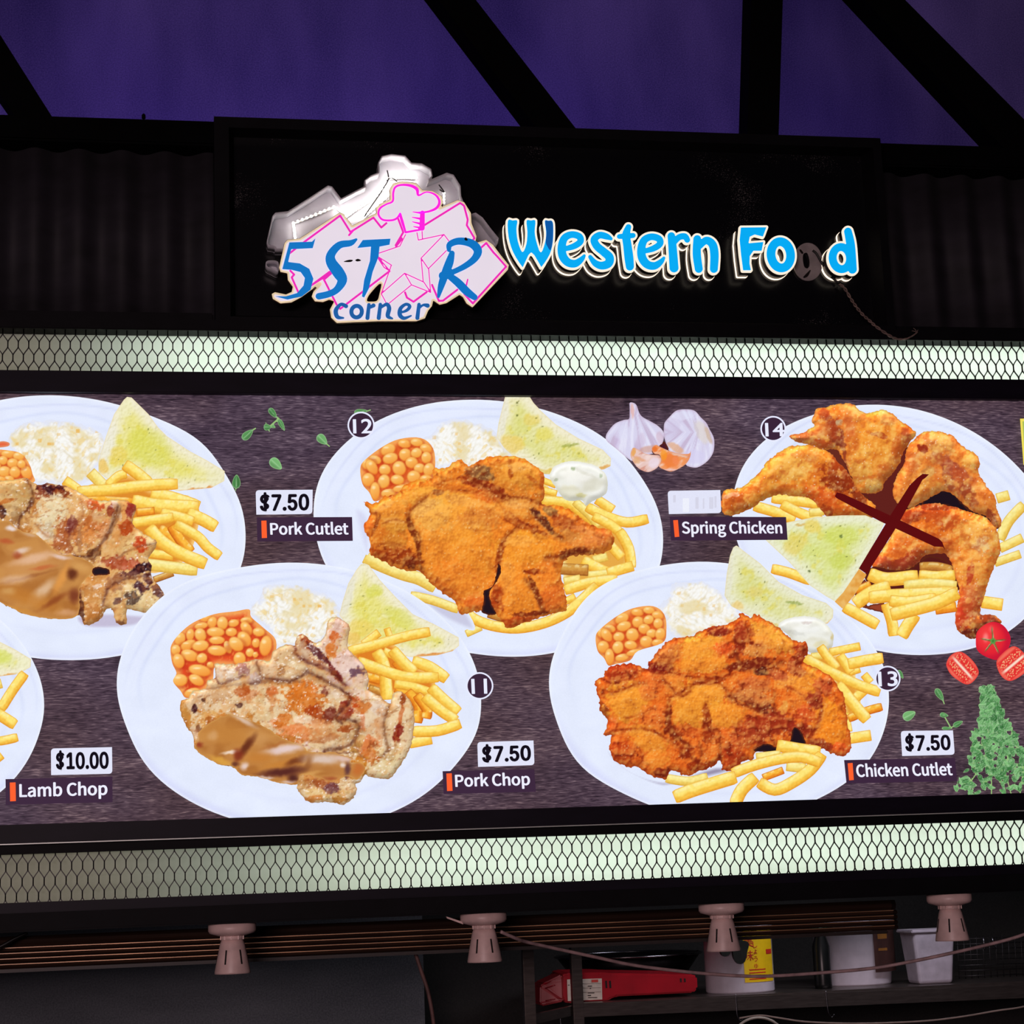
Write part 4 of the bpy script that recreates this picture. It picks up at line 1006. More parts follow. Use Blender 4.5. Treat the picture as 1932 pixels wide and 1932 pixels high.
def food(name, f, parent, base, crop, st, tex='crumb', seed=1, edge=(150, 60, 15), ew=5, ea=.45, warp=3.6, wscale=10, cr=(), rg=2.0, step=1.7, label=None, **k):
    if tex == 'meat': st = [q[:5]+((q[5][0], q[5][1]+20, max(0, q[5][2]-6)),)+q[6:] if q[5][0] > 140 and q[5][1] < 100 else q for q in st]
    def paint(x, y, s):
        c = flat(base, len(x)); c = strokes(x, y, c, crop, st, warp, wscale, seed+60, 1.5 if tex == 'meat' else 0.9 if tex == 'crumb' else 0, .13 if tex == 'crumb' else 0.06)
        if cr: c = crease(x, y, c, crop, cr, seed)
        if tex == 'crumb': c = crumb(x, y, c, seed=seed, s=s, **k)
        elif tex == 'meat': c = meat(x, y, c, seed=seed, **k)
        elif tex == 'gloss': c = gloss(x, y, c, seed)
        if tex == 'meat': c = (c-150)*1.1+150
        c = bulge(c, f, x, y, s, 18 if tex == 'crumb' else 13)
        return rim(c, s, edge, ew, ea)
    o = pr(name, rough(f, rg, 6, seed) if rg else f, paint, parent, step)
    if label: o['label'] = label
    return o

def toast(parent, f, crop, st=(), tone=(232, 224, 116), seed=4, pale=(242, 236, 206)):
    def paint(x, y, s):
        n = fbm(x/26, y/26, 3, seed)
        c = flat(pale, len(x)); c = mixc(c, tone, np.clip(sm(4, 34, s)*(0.55+1.0*(n-.3)), 0, 1))
        c = mixc(c, (226, 212, 78), np.clip(sm(.56, .74, fbm(x/13, y/13, 3, seed+3))*.55*sm(8, 26, s), 0, 1))
        c = strokes(x, y, c, crop, st, 5, 12, seed)
        e = emboss(lambda u, v: fbm(u/4, v/4, 2, seed+6), x, y, 1.2)
        c = mixc(c, (170, 160, 90), np.clip(-e*.5, 0, .3)); c = mixc(c, (255, 255, 235), np.clip(e*.5, 0, .35))
        sp = h2(np.floor(x/2.4), np.floor(y/2.4), seed+12); c = mixc(c, (96, 100, 40), np.clip((sp-.988)*70, 0, .7)*sm(8, 16, s))
        return rim(c, s, (232, 214, 170), 3.5, .5)
    return pr('printed_toast', f, paint, parent, 2.0)

def rice(parent, f, seed=7, warm=1.0):
    def paint(x, y, s):
        r = 0.6; u = x*math.cos(r)+y*math.sin(r); v = -x*math.sin(r)+y*math.cos(r)
        w0 = 7*fbm(x/20, y/20, 2, seed)
        d1, id1 = worley((u+w0)/10, (v+w0)/4.6, seed); d2, id2 = worley((v-w0)/10, (u+w0)/4.6, seed+2)
        pick = fbm(x/16, y/16, 2, seed+5) > .5; d = np.where(pick, d1, d2); idv = np.where(pick, id1, id2)
        c = flat((240, 236, 226), len(x)); c = mixc(c, (252, 252, 250), sm(.7, .1, d)*.9)
        c = mixc(c, (216, 202, 164), sm(.55, .9, d)*.55)
        big = fbm(x/30, y/26, 3, seed+3)
        c = mixc(c, (232, 214, 160), sm(.52, .3, big)*.75); c = mixc(c, (250, 250, 248), sm(.55, .7, big)*.5)
        c = mixc(c, (240, 196, 96), np.clip((idv-.8)*4, 0, 1)*.55*warm)
        c = mixc(c, (236, 170, 60), np.clip((h2(np.floor(x/6), np.floor(y/6), seed)-.95)*14, 0, .6)*warm)
        n = fbm(x/7, y/7, 2, seed+11)
        return mixc(c, (226, 230, 246), sm(13, 0, s+ (n-.5)*14))
    return pr('printed_rice', rough(f, 4, 9, seed), paint, parent, 1.8)

def beans(parent, f, lst, sauce=(236, 104, 40), seed=3):
    L = [(x, y, rx, ry, math.radians(a)) for x, y, rx, ry, a in lst]
    def paint(x, y, s):
        c = flat(sauce, len(x)); c = mixc(c, (205, 48, 22), sm(.5, .3, fbm(x/14, y/14, 2, seed))*.6)
        c = mixc(c, (250, 150, 70), sm(.58, .75, fbm(x/6, y/6, 2, seed+2))*.6)
        c = mixc(c, (246, 176, 96), sm(16, 2, s)*.85)
        for k, (bx, by, rx, ry, a) in enumerate(L):
            dx, dy = x-bx, y-by; u = (dx*math.cos(a)+dy*math.sin(a))/rx; v = (-dx*math.sin(a)+dy*math.cos(a))/ry
            d = np.hypot(u, v); m = sm(1.06, .92, d)
            lum = np.clip(.55 - (dx/rx*.3 + dy/ry*.75)*.5, 0, 1)
            hue = ((k*37) % 10)/10
            lo, hi = np.array((240, 138+hue*14, 44.)), np.array((255, 204+hue*12, 112+hue*26.))
            bc = lo + (hi-lo)*lum[:, None]
            bc = mixc(bc, (222, 104, 24), sm(.78, 1.0, d)*.5)
            hx, hy = dx/rx+.25, dy/ry+.38
            bc = mixc(bc, (255, 236, 190), sm(.42, .1, np.hypot(hx*.8, hy*1.5))*.75)
            sh = sm(1.45, 1.0, np.hypot((dx-1)/rx, (dy-2.5)/ry))*.35
            c = mixc(c, (176, 52, 16), sh*(1-m)); c = c*(1-m[:, None])+bc*m[:, None]
        return c
    return pr('printed_beans', f, paint, parent, 1.7)

TONES = dict(y=((255, 228, 118), (244, 186, 60), (226, 150, 40)), p=((250, 232, 140), (236, 196, 84), (214, 164, 60)), o=((250, 186, 62), (232, 132, 26), (196, 92, 16)), b=((214, 156, 70), (186, 116, 44), (140, 76, 24)))
FN = [0]
def fry(parent, crop, pts, w, tone='y'):
    FN[0] += 1; sd = FN[0]
    P = [np.array(p[:2], float) for p in spline(Z(crop, pts), 4)] if len(pts) > 2 else [np.array(p, float) for p in Z(crop, pts)]
    w = w*CR[crop][2]; n = len(P); Lf, Rt = [], []
    for i, p in enumerate(P):
        d = P[min(i+1, n-1)]-P[max(i-1, 0)]; d = d/np.hypot(*d); q = np.array((-d[1], d[0]))
        k = w/2*(0.86 if i in (0, n-1) else 1.0)
        Lf.append(p-q*k); Rt.append(p+q*k)
    f = sd_grow(sd_poly([tuple(v) for v in Lf+Rt[::-1]]), 1.2)
    t0, t1, t2 = TONES[tone]
    def paint(x, y, s):
        best = np.full(x.shape, 1e9); sg = np.zeros(x.shape); al = np.zeros(x.shape)
        for i in range(n-1):
            a, b = P[i], P[i+1]; e = b-a; l2 = e@e
            t = np.clip(((x-a[0])*e[0]+(y-a[1])*e[1])/l2, 0, 1); dx, dy = x-a[0]-t*e[0], y-a[1]-t*e[1]
            d = np.hypot(dx, dy); m = d < best; best = np.where(m, d, best)
            cr = (e[0]*dy-e[1]*dx)/math.sqrt(l2)*(1 if e[0] >= 0 else -1); sg = np.where(m, cr, sg); al = np.where(m, (i+t)/(n-1), al)
        u = sg/(w/2)
        nz = fbm(x/9, y/9, 2, sd)
        c = flat(t0, len(x)); c = mixc(c, t1, sm(-.1, .45, u + (nz-.5)*.5)*.85); c = mixc(c, t2, sm(.55, 1.05, u)*.8)
        c = mixc(c, (255, 246, 190), sm(-.2, -.6, u)*sm(-1.1, -.8, u)*.5*(nz > .45))
        c = mixc(c, t1, sm(.1, 0, al)*.5 + sm(.88, 1, al)*.5)
        c = rim(c, s, t2, 2.6, .6)
        return c + (fbm(x/3, y/3, 1, sd+4)[:, None]-.5)*16
    return pr('printed_fry', f, paint, parent, 1.7)
def fries(parent, crop, lst):
    for it in lst: fry(parent, crop, it[0], it[1], it[2] if len(it) > 2 else 'y')
def shade(parent, f, col, soft=8, a=.8, under=PLATE, name='printed_shadow'):
    return pr(name, f, lambda x, y, s: mixc(flat(under, len(x)), col, a*sm(0, soft, s)), parent, 2.4)
def dark(parent, f, col=(26, 12, 24), name='printed_gap'):
    return pr(name, rough(f, 1.5, 5, 9), lambda x, y, s: mixc(flat((90, 34, 14), len(x)), col, sm(0, 4, s)), parent, 1.8)

def text_mesh(name, s, quad, col, parent, bold=0.0, Y=None, fnt='noto'):
    """lettering fitted into a quad; heavier weight by laying shifted copies over each other"""
    cu = bpy.data.curves.new(name, 'FONT'); cu.body = s; cu.size = 1; cu.resolution_u = 5
    if fnt == 'noto' and FONT: cu.font = FONT
    if fnt == 'inter' and FONT2: cu.font = FONT2
    o = bpy.data.objects.new(name, cu); COL.objects.link(o); bpy.context.view_layer.update()
    me0 = bpy.data.meshes.new_from_object(o.evaluated_get(bpy.context.evaluated_depsgraph_get())); bpy.data.objects.remove(o)
    n = len(me0.vertices); co = np.zeros(n*3, np.float32); me0.vertices.foreach_get('co', co); co = co.reshape(-1, 3)
    faces = [tuple(p.vertices) for p in me0.polygons]; bpy.data.meshes.remove(me0)
    sh = [(0, 0)] + [(bold*math.cos(t), bold*math.sin(t)*.7) for t in np.linspace(0, 2*math.pi, 8, endpoint=False)] if bold else [(0, 0)]
    C2 = np.concatenate([co[:, :2]+np.array(k) for k in sh]); F = [tuple(v+i*n for v in f) for i in range(len(sh)) for f in faces]
    lo, hi = C2.min(0), C2.max(0); u = (C2[:, 0]-lo[0])/(hi[0]-lo[0]); v = (hi[1]-C2[:, 1])/(hi[1]-lo[1])
    q = np.array(quad, float)
    p = (q[0][None]*(1-u)[:, None]+q[1][None]*u[:, None])*(1-v)[:, None] + (q[3][None]*(1-u)[:, None]+q[2][None]*u[:, None])*v[:, None]
    V = at_np(p[:, 0], p[:, 1], nextY() if Y is None else Y)
    me = bpy.data.meshes.new(name); me.from_pydata([tuple(k) for k in V], [], F); me.update(); setink(me, flat(col, len(V)))
    ob = link(name, me, M_print, parent); ob.matrix_parent_inverse = Matrix.Identity(4) if parent.parent is not None else Matrix.Translation(-Vector(parent.location))
    ob['kind'] = 'stuff'
    return ob
# ------------------------------------------------------------------ the printed dishes, back row first
Y_ = 'y'
# --- grilled chop at the left edge of the board
p1 = plate('white printed plate of grilled chop with gravy, at the left edge, top row', 114.5, 996, 350, 249.6, 3.8, [(27, 750), (121, 746.7), (223, 763.7), (282.7, 785), (377, 829.6), (425, 897), (452, 945), (462.5, 999), (455, 1069), (61, 1241), (148, 1245), (232.6, 1236)])
rice(p1, poly('A', [(60, 350), (190, 250), (400, 235), (570, 260), (730, 350), (730, 480), (660, 600), (640, 660), (500, 690), (400, 680), (230, 660), (150, 560), (90, 460)]), 7)
pr('printed_sauce', poly('A', [(-40, 395), (20, 380), (65, 392), (60, 415), (0, 425), (-40, 420)]), lambda x, y, s: mixc(flat((226, 150, 110), len(x)), (232, 100, 60), sm(0, 5, s)), p1, 2)
beans(p1, poly('A', [(-280, 600), (-200, 480), (-60, 440), (60, 445), (150, 468), (205, 540), (228, 610), (235, 670), (60, 680), (-120, 690), (-240, 680)]), [(*Zp('A', x, y), rx*.269, ry*.269, a) for x, y, rx, ry, a in [(-120, 480, 45, 32, -10), (-200, 540, 45, 35, 20), (-110, 560, 44, 38, 0), (-50, 500, 42, 32, 0), (-190, 620, 46, 36, 0), (-90, 640, 46, 36, 10), (60, 470, 55, 28, 5), (130, 485, 40, 30, 10), (20, 515, 35, 32, 0), (90, 535, 42, 36, 10), (-30, 560, 40, 35, 0), (30, 592, 48, 38, 0), (105, 596, 40, 42, 0), (185, 598, 38, 50, -30), (150, 540, 30, 30, 0), (60, 650, 40, 30, 0), (0, 650, 40, 25, 0)]])
toast(p1, hardpoly('A', [(868, 90), (890, 70), (922, 74), (1040, 190), (1110, 285), (1170, 345), (1330, 450), (1460, 520), (1575, 590), (1572, 660), (1480, 708), (1240, 730), (1060, 660), (880, 620), (800, 680), (690, 600), (690, 520), (745, 340), (800, 190)]), 'A',
      [(745, 420, 55, 170, 18, (240, 236, 220), .8), (1380, 725, 190, 18, -6, (222, 132, 52), .95), (720, 560, 40, 50, 0, (240, 196, 92), .8), (830, 480, 60, 70, 0, (236, 206, 84), .6), (1500, 630, 60, 60, 0, (236, 232, 190), .6), (1050, 420, 160, 120, 40, (214, 214, 76), .5), (880, 140, 50, 60, 0, (240, 236, 190), .8)])
shade(p1, poly('A', [(560, 720), (900, 620), (1050, 720), (1380, 800), (1340, 1150), (1180, 1280), (1000, 1280), (900, 1000), (700, 820)]), (222, 136, 36), 12, .95, (246, 200, 120), 'printed_fry_shade')
fries(p1, 'A', [([(1080, 1352), (1210, 1305)], 46, 'b'), ([(455, 655), (580, 745)], 74), ([(635, 600), (725, 690)], 84, 'p'), ([(760, 690), (830, 625), (885, 610)], 60), ([(875, 545), (960, 605), (1045, 675)], 76), ([(600, 785), (750, 790), (930, 800)], 46, 'o'), ([(1060, 750), (1200, 780), (1392, 842)], 90), ([(930, 800), (1100, 832), (1390, 845)], 92), ([(545, 735), (760, 722), (1000, 692), (1242, 680)], 74), ([(960, 880), (1080, 870)], 60, 'o'), ([(1315, 885), (1420, 930), (1512, 982)], 82), ([(1130, 882), (1250, 910), (1352, 942)], 66), ([(1110, 1000), (1200, 1060), (1275, 1125)], 90, 'o'), ([(1200, 975), (1270, 1080), (1340, 1155)], 66, 'o'), ([(930, 952), (1080, 932), (1212, 912)], 64), ([(1230, 962), (1380, 1045), (1455, 1125), (1540, 1188)], 66), ([(1050, 1165), (1210, 1185)], 62), ([(1010, 1240), (1180, 1262), (1380, 1285)], 76, 'p'), ([(1042, 985), (1130, 1082), (1262, 1165), (1440, 1240)], 84)])
shade(p1, poly('A', [(540, 1600), (760, 1580), (1040, 1590), (1080, 1500), (1130, 1530), (1000, 1650), (880, 1690), (600, 1690)]), (176, 160, 190), 8, .6)
food('printed_chop', poly('A', [(-480, 1000), (-420, 780), (-250, 660), (-60, 660), (90, 650), (190, 640), (260, 690), (330, 675), (480, 700), (590, 760), (700, 800), (830, 790), (950, 830), (930, 960), (1010, 1030), (1100, 1090), (1040, 1200), (1070, 1250), (1060, 1320), (1130, 1420), (1155, 1490), (1050, 1585), (895, 1560), (885, 1660), (815, 1655), (790, 1565), (745, 1560), (690, 1640), (590, 1670), (555, 1600), (400, 1625), (200, 1600), (60, 1540), (-60, 1480), (-260, 1440), (-420, 1260)], 3), p1, (218, 172, 112), 'A', [
    (80, 1000, 130, 120, 0, (196, 142, 84), .7), (230, 1300, 270, 210, 10, (200, 136, 70), .95), (120, 1490, 220, 110, 10, (188, 120, 50), .95), (330, 1410, 190, 160, 0, (186, 108, 42), .9), (570, 1240, 110, 70, 20, (208, 148, 78), .85), (470, 1560, 130, 60, 0, (176, 100, 36), .9),
    (240, 1225, 190, 34, -18, (228, 184, 158), .7), (180, 1320, 160, 20, -15, (150, 84, 40), .5), (425, 1340, 36, 130, 25, (232, 158, 76), .7), (300, 1420, 110, 50, -40, (226, 190, 156), .6), (110, 1200, 90, 60, 0, (200, 130, 80), .6), (40, 1430, 60, 50, 0, (206, 152, 84), .7),
    (80, 985, 44, 20, 0, (238, 224, 228), .9), (150, 1150, 60, 26, -20, (224, 196, 184), .8), (440, 1190, 60, 18, 10, (226, 196, 190), .8), (40, 1080, 50, 20, 10, (190, 90, 50), .7), (120, 1180, 40, 26, 0, (170, 76, 40), .7), (280, 1270, 60, 16, -10, (206, 110, 60), .7),
    (500, 1310, 40, 46, 30, (92, 36, 16), .9), (530, 1450, 50, 46, 0, (112, 46, 26), .75), (650, 1170, 66, 30, -30, (80, 42, 24), .85), (420, 1500, 120, 30, -20, (142, 70, 26), .7),
    (100, 780, 120, 130, 0, (204, 170, 116), .7), (10, 870, 22, 44, 0, (52, 20, 26), .85), (212, 840, 16, 54, 10, (90, 50, 40), .8), (170, 740, 60, 70, 30, (186, 146, 88), .5), (40, 800, 44, 14, -20, (190, 84, 46), .8), (160, 1010, 54, 26, -20, (186, 96, 56), .7), (110, 900, 30, 60, 20, (150, 110, 70), .6),
    (370, 720, 104, 40, 12, (56, 14, 26), .97), (300, 765, 54, 36, 30, (132, 50, 30), .75), (262, 850, 44, 60, 30, (186, 90, 50), .75), (430, 745, 60, 22, 14, (150, 40, 24), .7),
    (370, 890, 112, 116, 0, (226, 210, 172), .9), (330, 1010, 70, 60, 40, (206, 190, 160), .7), (300, 1040, 40, 30, 0, (234, 226, 220), .7),
    (480, 1000, 74, 116, 22, (166, 66, 48), .9), (440, 1095, 62, 60, 0, (170, 76, 62), .85), (505, 960, 36, 62, 20, (96, 32, 40), .7), (640, 970, 72, 76, 0, (184, 82, 54), .9), (650, 835, 76, 34, 10, (192, 56, 36), .9), (610, 1050, 76, 64, 0, (220, 144, 78), .8), (560, 1080, 20, 80, 0, (150, 100, 70), .6), (780, 870, 40, 54, 0, (128, 38, 30), .85), (735, 1010, 50, 90, 20, (212, 136, 84), .7), (690, 910, 40, 40, 0, (214, 170, 120), .7), (560, 860, 60, 60, 0, (220, 170, 110), .7),
    (860, 960, 52, 150, 20, (218, 152, 86), .8), (912, 860, 30, 54, 20, (140, 38, 34), .9), (890, 985, 46, 54, 10, (176, 48, 28), .9), (818, 860, 20, 70, -18, (222, 202, 180), .8), (790, 960, 12, 120, 12, (200, 180, 150), .7),
    (970, 1100, 116, 54, -25, (224, 190, 130), .9), (985, 1112, 42, 50, 0, (192, 36, 22), .95), (850, 1235, 124, 42, 5, (168, 54, 50), .95), (900, 1250, 60, 26, 0, (206, 110, 80), .6), (1000, 1272, 80, 30, -16, (44, 14, 30), .97), (890, 1315, 90, 18, -10, (78, 30, 34), .85), (700, 1330, 60, 40, 0, (196, 130, 66), .7),
    (760, 1400, 120, 60, -20, (212, 152, 92), .8), (980, 1480, 144, 96, 20, (226, 200, 148), .9), (800, 1380, 66, 46, -35, (166, 90, 80), .8), (990, 1402, 54, 36, 35, (58, 24, 40), .9), (1036, 1345, 28, 44, -20, (70, 28, 34), .9), (1100, 1420, 30, 40, -20, (80, 40, 46), .8), (925, 1480, 46, 46, 0, (54, 36, 36), .75), (825, 1500, 25, 22, 0, (78, 42, 44), .8), (640, 1440, 66, 90, 0, (206, 140, 74), .8), (680, 1400, 36, 14, -20, (236, 210, 190), .8), (660, 1600, 96, 60, -10, (182, 116, 56), .85), (570, 1560, 18, 100, -4, (78, 38, 28), .85), (1135, 1485, 24, 40, 0, (88, 54, 60), .75), (850, 1620, 36, 50, 0, (214, 168, 108), .8), (840, 1650, 30, 16, 0, (110, 60, 40), .7)],
    'meat', 11, (150, 96, 50), 4, .4, cr=[([(190, 640), (230, 800), (140, 920), (130, 1000)], 4, (96, 50, 30), 1), ([(250, 960), (320, 1040), (400, 1060)], 3, (150, 96, 60), .6), ([(560, 780), (580, 900), (480, 1050), (520, 1180)], 3, (150, 90, 60), .5), ([(520, 1185), (620, 1185), (720, 1090), (790, 960), (830, 830)], 4, (96, 50, 30), 1), ([(845, 850), (800, 980), (710, 1110), (655, 1230)], 3, (120, 70, 44), .7), ([(1100, 1090), (900, 1145), (820, 1200)], 3, (120, 66, 40), .7), ([(1060, 1320), (880, 1345), (760, 1420), (720, 1530)], 4, (90, 44, 34), .85), ([(850, 1400), (860, 1500), (900, 1560)], 3, (160, 110, 70), .6)], label='printed grilled chop with brown onion gravy')
gravy('printed_gravy', poly('A', [(-320, 1180), (-220, 1000), (-60, 950), (60, 940), (130, 1000), (260, 1040), (330, 1100), (400, 1165), (520, 1185), (640, 1235), (650, 1300), (600, 1340), (560, 1420), (545, 1600), (400, 1625), (200, 1600), (60, 1540), (-60, 1480), (-260, 1400)], 3), p1, 'A', [
    (230, 1240, 250, 110, -15, (206, 146, 84), .9), (240, 1200, 170, 34, -14, (232, 190, 160), .75), (150, 1150, 60, 22, -20, (232, 208, 198), .8), (80, 990, 44, 20, 0, (240, 228, 232), .9), (40, 1085, 54, 20, 10, (186, 84, 44), .8), (120, 1180, 40, 26, 0, (166, 72, 38), .8), (300, 1265, 90, 16, -10, (196, 96, 50), .7),
    (430, 1190, 70, 18, 10, (234, 206, 198), .85), (180, 1335, 210, 12, -14, (150, 84, 40), .6), (100, 1350, 120, 34, -8, (228, 190, 160), .6), (300, 1430, 120, 44, -42, (232, 200, 168), .75), (430, 1350, 30, 120, 22, (228, 154, 72), .8), (200, 1480, 220, 60, 20, (196, 124, 46), .7), (380, 1500, 110, 24, -30, (140, 66, 26), .8),
    (505, 1310, 40, 46, 30, (92, 36, 16), .9), (520, 1460, 44, 56, 0, (116, 48, 26), .85), (560, 1260, 70, 40, 20, (216, 160, 90), .8), (470, 1580, 80, 24, -6, (222, 170, 130), .6), (120, 1560, 160, 20, 14, (206, 140, 60), .8), (60, 1430, 50, 30, 0, (210, 160, 96), .7), (210, 1030, 60, 16, 10, (220, 190, 170), .6)], 12)
dark(p1, poly('A', [(650, 1275), (700, 1262), (760, 1280), (770, 1312), (700, 1322), (655, 1320)]))

# --- pork cutlet, number 12
p12 = plate('white printed plate of golden pork cutlet, dish number 12', 921.3, 995.7, 332.4, 240.9, 8.67, [(653, 835), (608, 891), (592, 975), (600, 1026), (612.5, 1064), (870, 755), (1035, 776), (1142.6, 827), (1210, 902), (1245, 972), (1251, 1023), (1245, 1066), (960, 1239), (890, 1232), (1050, 1231)])
rice(p12, poly('C', [(880, 370), (950, 330), (1010, 255), (1120, 225), (1260, 250), (1390, 320), (1480, 430), (1530, 500), (1330, 560), (1200, 580), (1120, 540), (1050, 570), (985, 560), (940, 470)]), 17)
B12 = [(755, 398, 48, 30, 10), (840, 388, 45, 28, 10), (640, 440, 55, 40, -30), (905, 432, 45, 32, 20), (550, 510, 45, 30, 20), (655, 500, 55, 38, -15), (760, 475, 45, 45, 0), (838, 462, 40, 35, -20), (908, 495, 36, 42, 0), (495, 540, 40, 40, 0), (525, 560, 36, 60, -35), (617, 580, 42, 38, 0), (718, 570, 48, 52, -20), (805, 530, 45, 40, 10), (860, 570, 40, 35, 0), (925, 578, 38, 48, 20), (500, 650, 45, 48, 0), (610, 662, 42, 50, 20), (705, 650, 48, 35, 10), (820, 630, 48, 45, 0), (905, 645, 45, 30, 0), (640, 742, 55, 28, -10), (730, 710, 60, 25, -10), (548, 730, 35, 65, 0)]
O12 = [(445, 570), (480, 510), (600, 420), (720, 365), (870, 358), (955, 430), (970, 560), (940, 650), (760, 700), (700, 770), (590, 792), (540, 800), (508, 740), (460, 680)]
beans(p12, poly('C', O12), [(*Zp('C', x, y), rx*.269, ry*.269, a) for x, y, rx, ry, a in B12])
toast(p12, hardpoly('D', [(352, 40), (500, 40), (545, 112), (600, 170), (700, 262), (860, 360), (1030, 440), (1088, 500), (1085, 555), (1040, 578), (960, 590), (760, 620), (600, 610), (520, 545), (400, 485), (340, 430), (285, 350), (300, 250), (330, 130)]), 'D',
      [(320, 240, 36, 170, 12, (236, 232, 214), .8), (530, 230, 60, 40, 0, (232, 206, 90), .6), (620, 330, 60, 50, 0, (230, 216, 80), .6), (400, 400, 80, 60, 20, (238, 204, 96), .7), (1050, 510, 50, 50, 0, (240, 236, 206), .8), (1045, 565, 50, 14, -20, (226, 156, 70), .8), (800, 410, 60, 10, -5, (150, 160, 60), .6), (620, 590, 120, 20, 0, (224, 186, 70), .7)], tone=(222, 220, 128), seed=14)
shade(p12, poly('D', [(600, 650), (700, 760), (900, 860), (1120, 960), (1200, 1120), (1200, 1260), (1000, 1380), (780, 1440), (740, 1200), (600, 900)]), (230, 166, 66), 12, .95, (248, 224, 150), 'printed_fry_shade')
fries(p12, 'D', [([(600, 650), (700, 690)], 44), ([(615, 722), (705, 748)], 48), ([(965, 1215), (1060, 1190)], 60, 'p'), ([(990, 790), (1100, 862)], 72), ([(605, 795), (780, 815), (880, 880), (985, 965)], 64), ([(835, 805), (940, 900), (1000, 975)], 56, 'p'), ([(920, 842), (1050, 905), (1200, 950), (1345, 925)], 66), ([(965, 905), (1080, 965), (1150, 1020)], 62), ([(1145, 1010), (1210, 1130), (1228, 1265)], 70), ([(1075, 1100), (1160, 1195)], 72), ([(890, 1215), (1030, 1290), (1110, 1315)], 74), ([(930, 1320), (1070, 1305)], 54, 'p'), ([(1065, 1305), (1240, 1255)], 78), ([(730, 1275), (925, 1285)], 84, 'b'), ([(760, 1365), (870, 1345)], 60, 'p'), ([(765, 1425), (940, 1372), (1130, 1350)], 70), ([(740, 1520), (835, 1470)], 52), ([(75, 1730), (175, 1685)], 50, 'p'), ([(230, 1590), (340, 1625)], 60, 'b'), ([(58, 1535), (110, 1615), (250, 1672), (430, 1692), (620, 1655), (780, 1580), (900, 1480), (990, 1390)], 68)])
shade(p12, poly('C', [(800, 1410), (1000, 1450), (1180, 1560), (1250, 1700), (1140, 1680), (960, 1580)]), (176, 170, 200), 10, .5)
fries(p12, 'C', [([(800, 1462), (950, 1495), (1130, 1560)], 58, 'p'), ([(478, 1198), (600, 1255), (740, 1310), (860, 1345), (970, 1405)], 84, 'p')])
shade(p12, poly('C', [(400, 860), (480, 870), (520, 960), (510, 1150), (480, 1170), (440, 1060)]), (206, 206, 236), 12, .6)
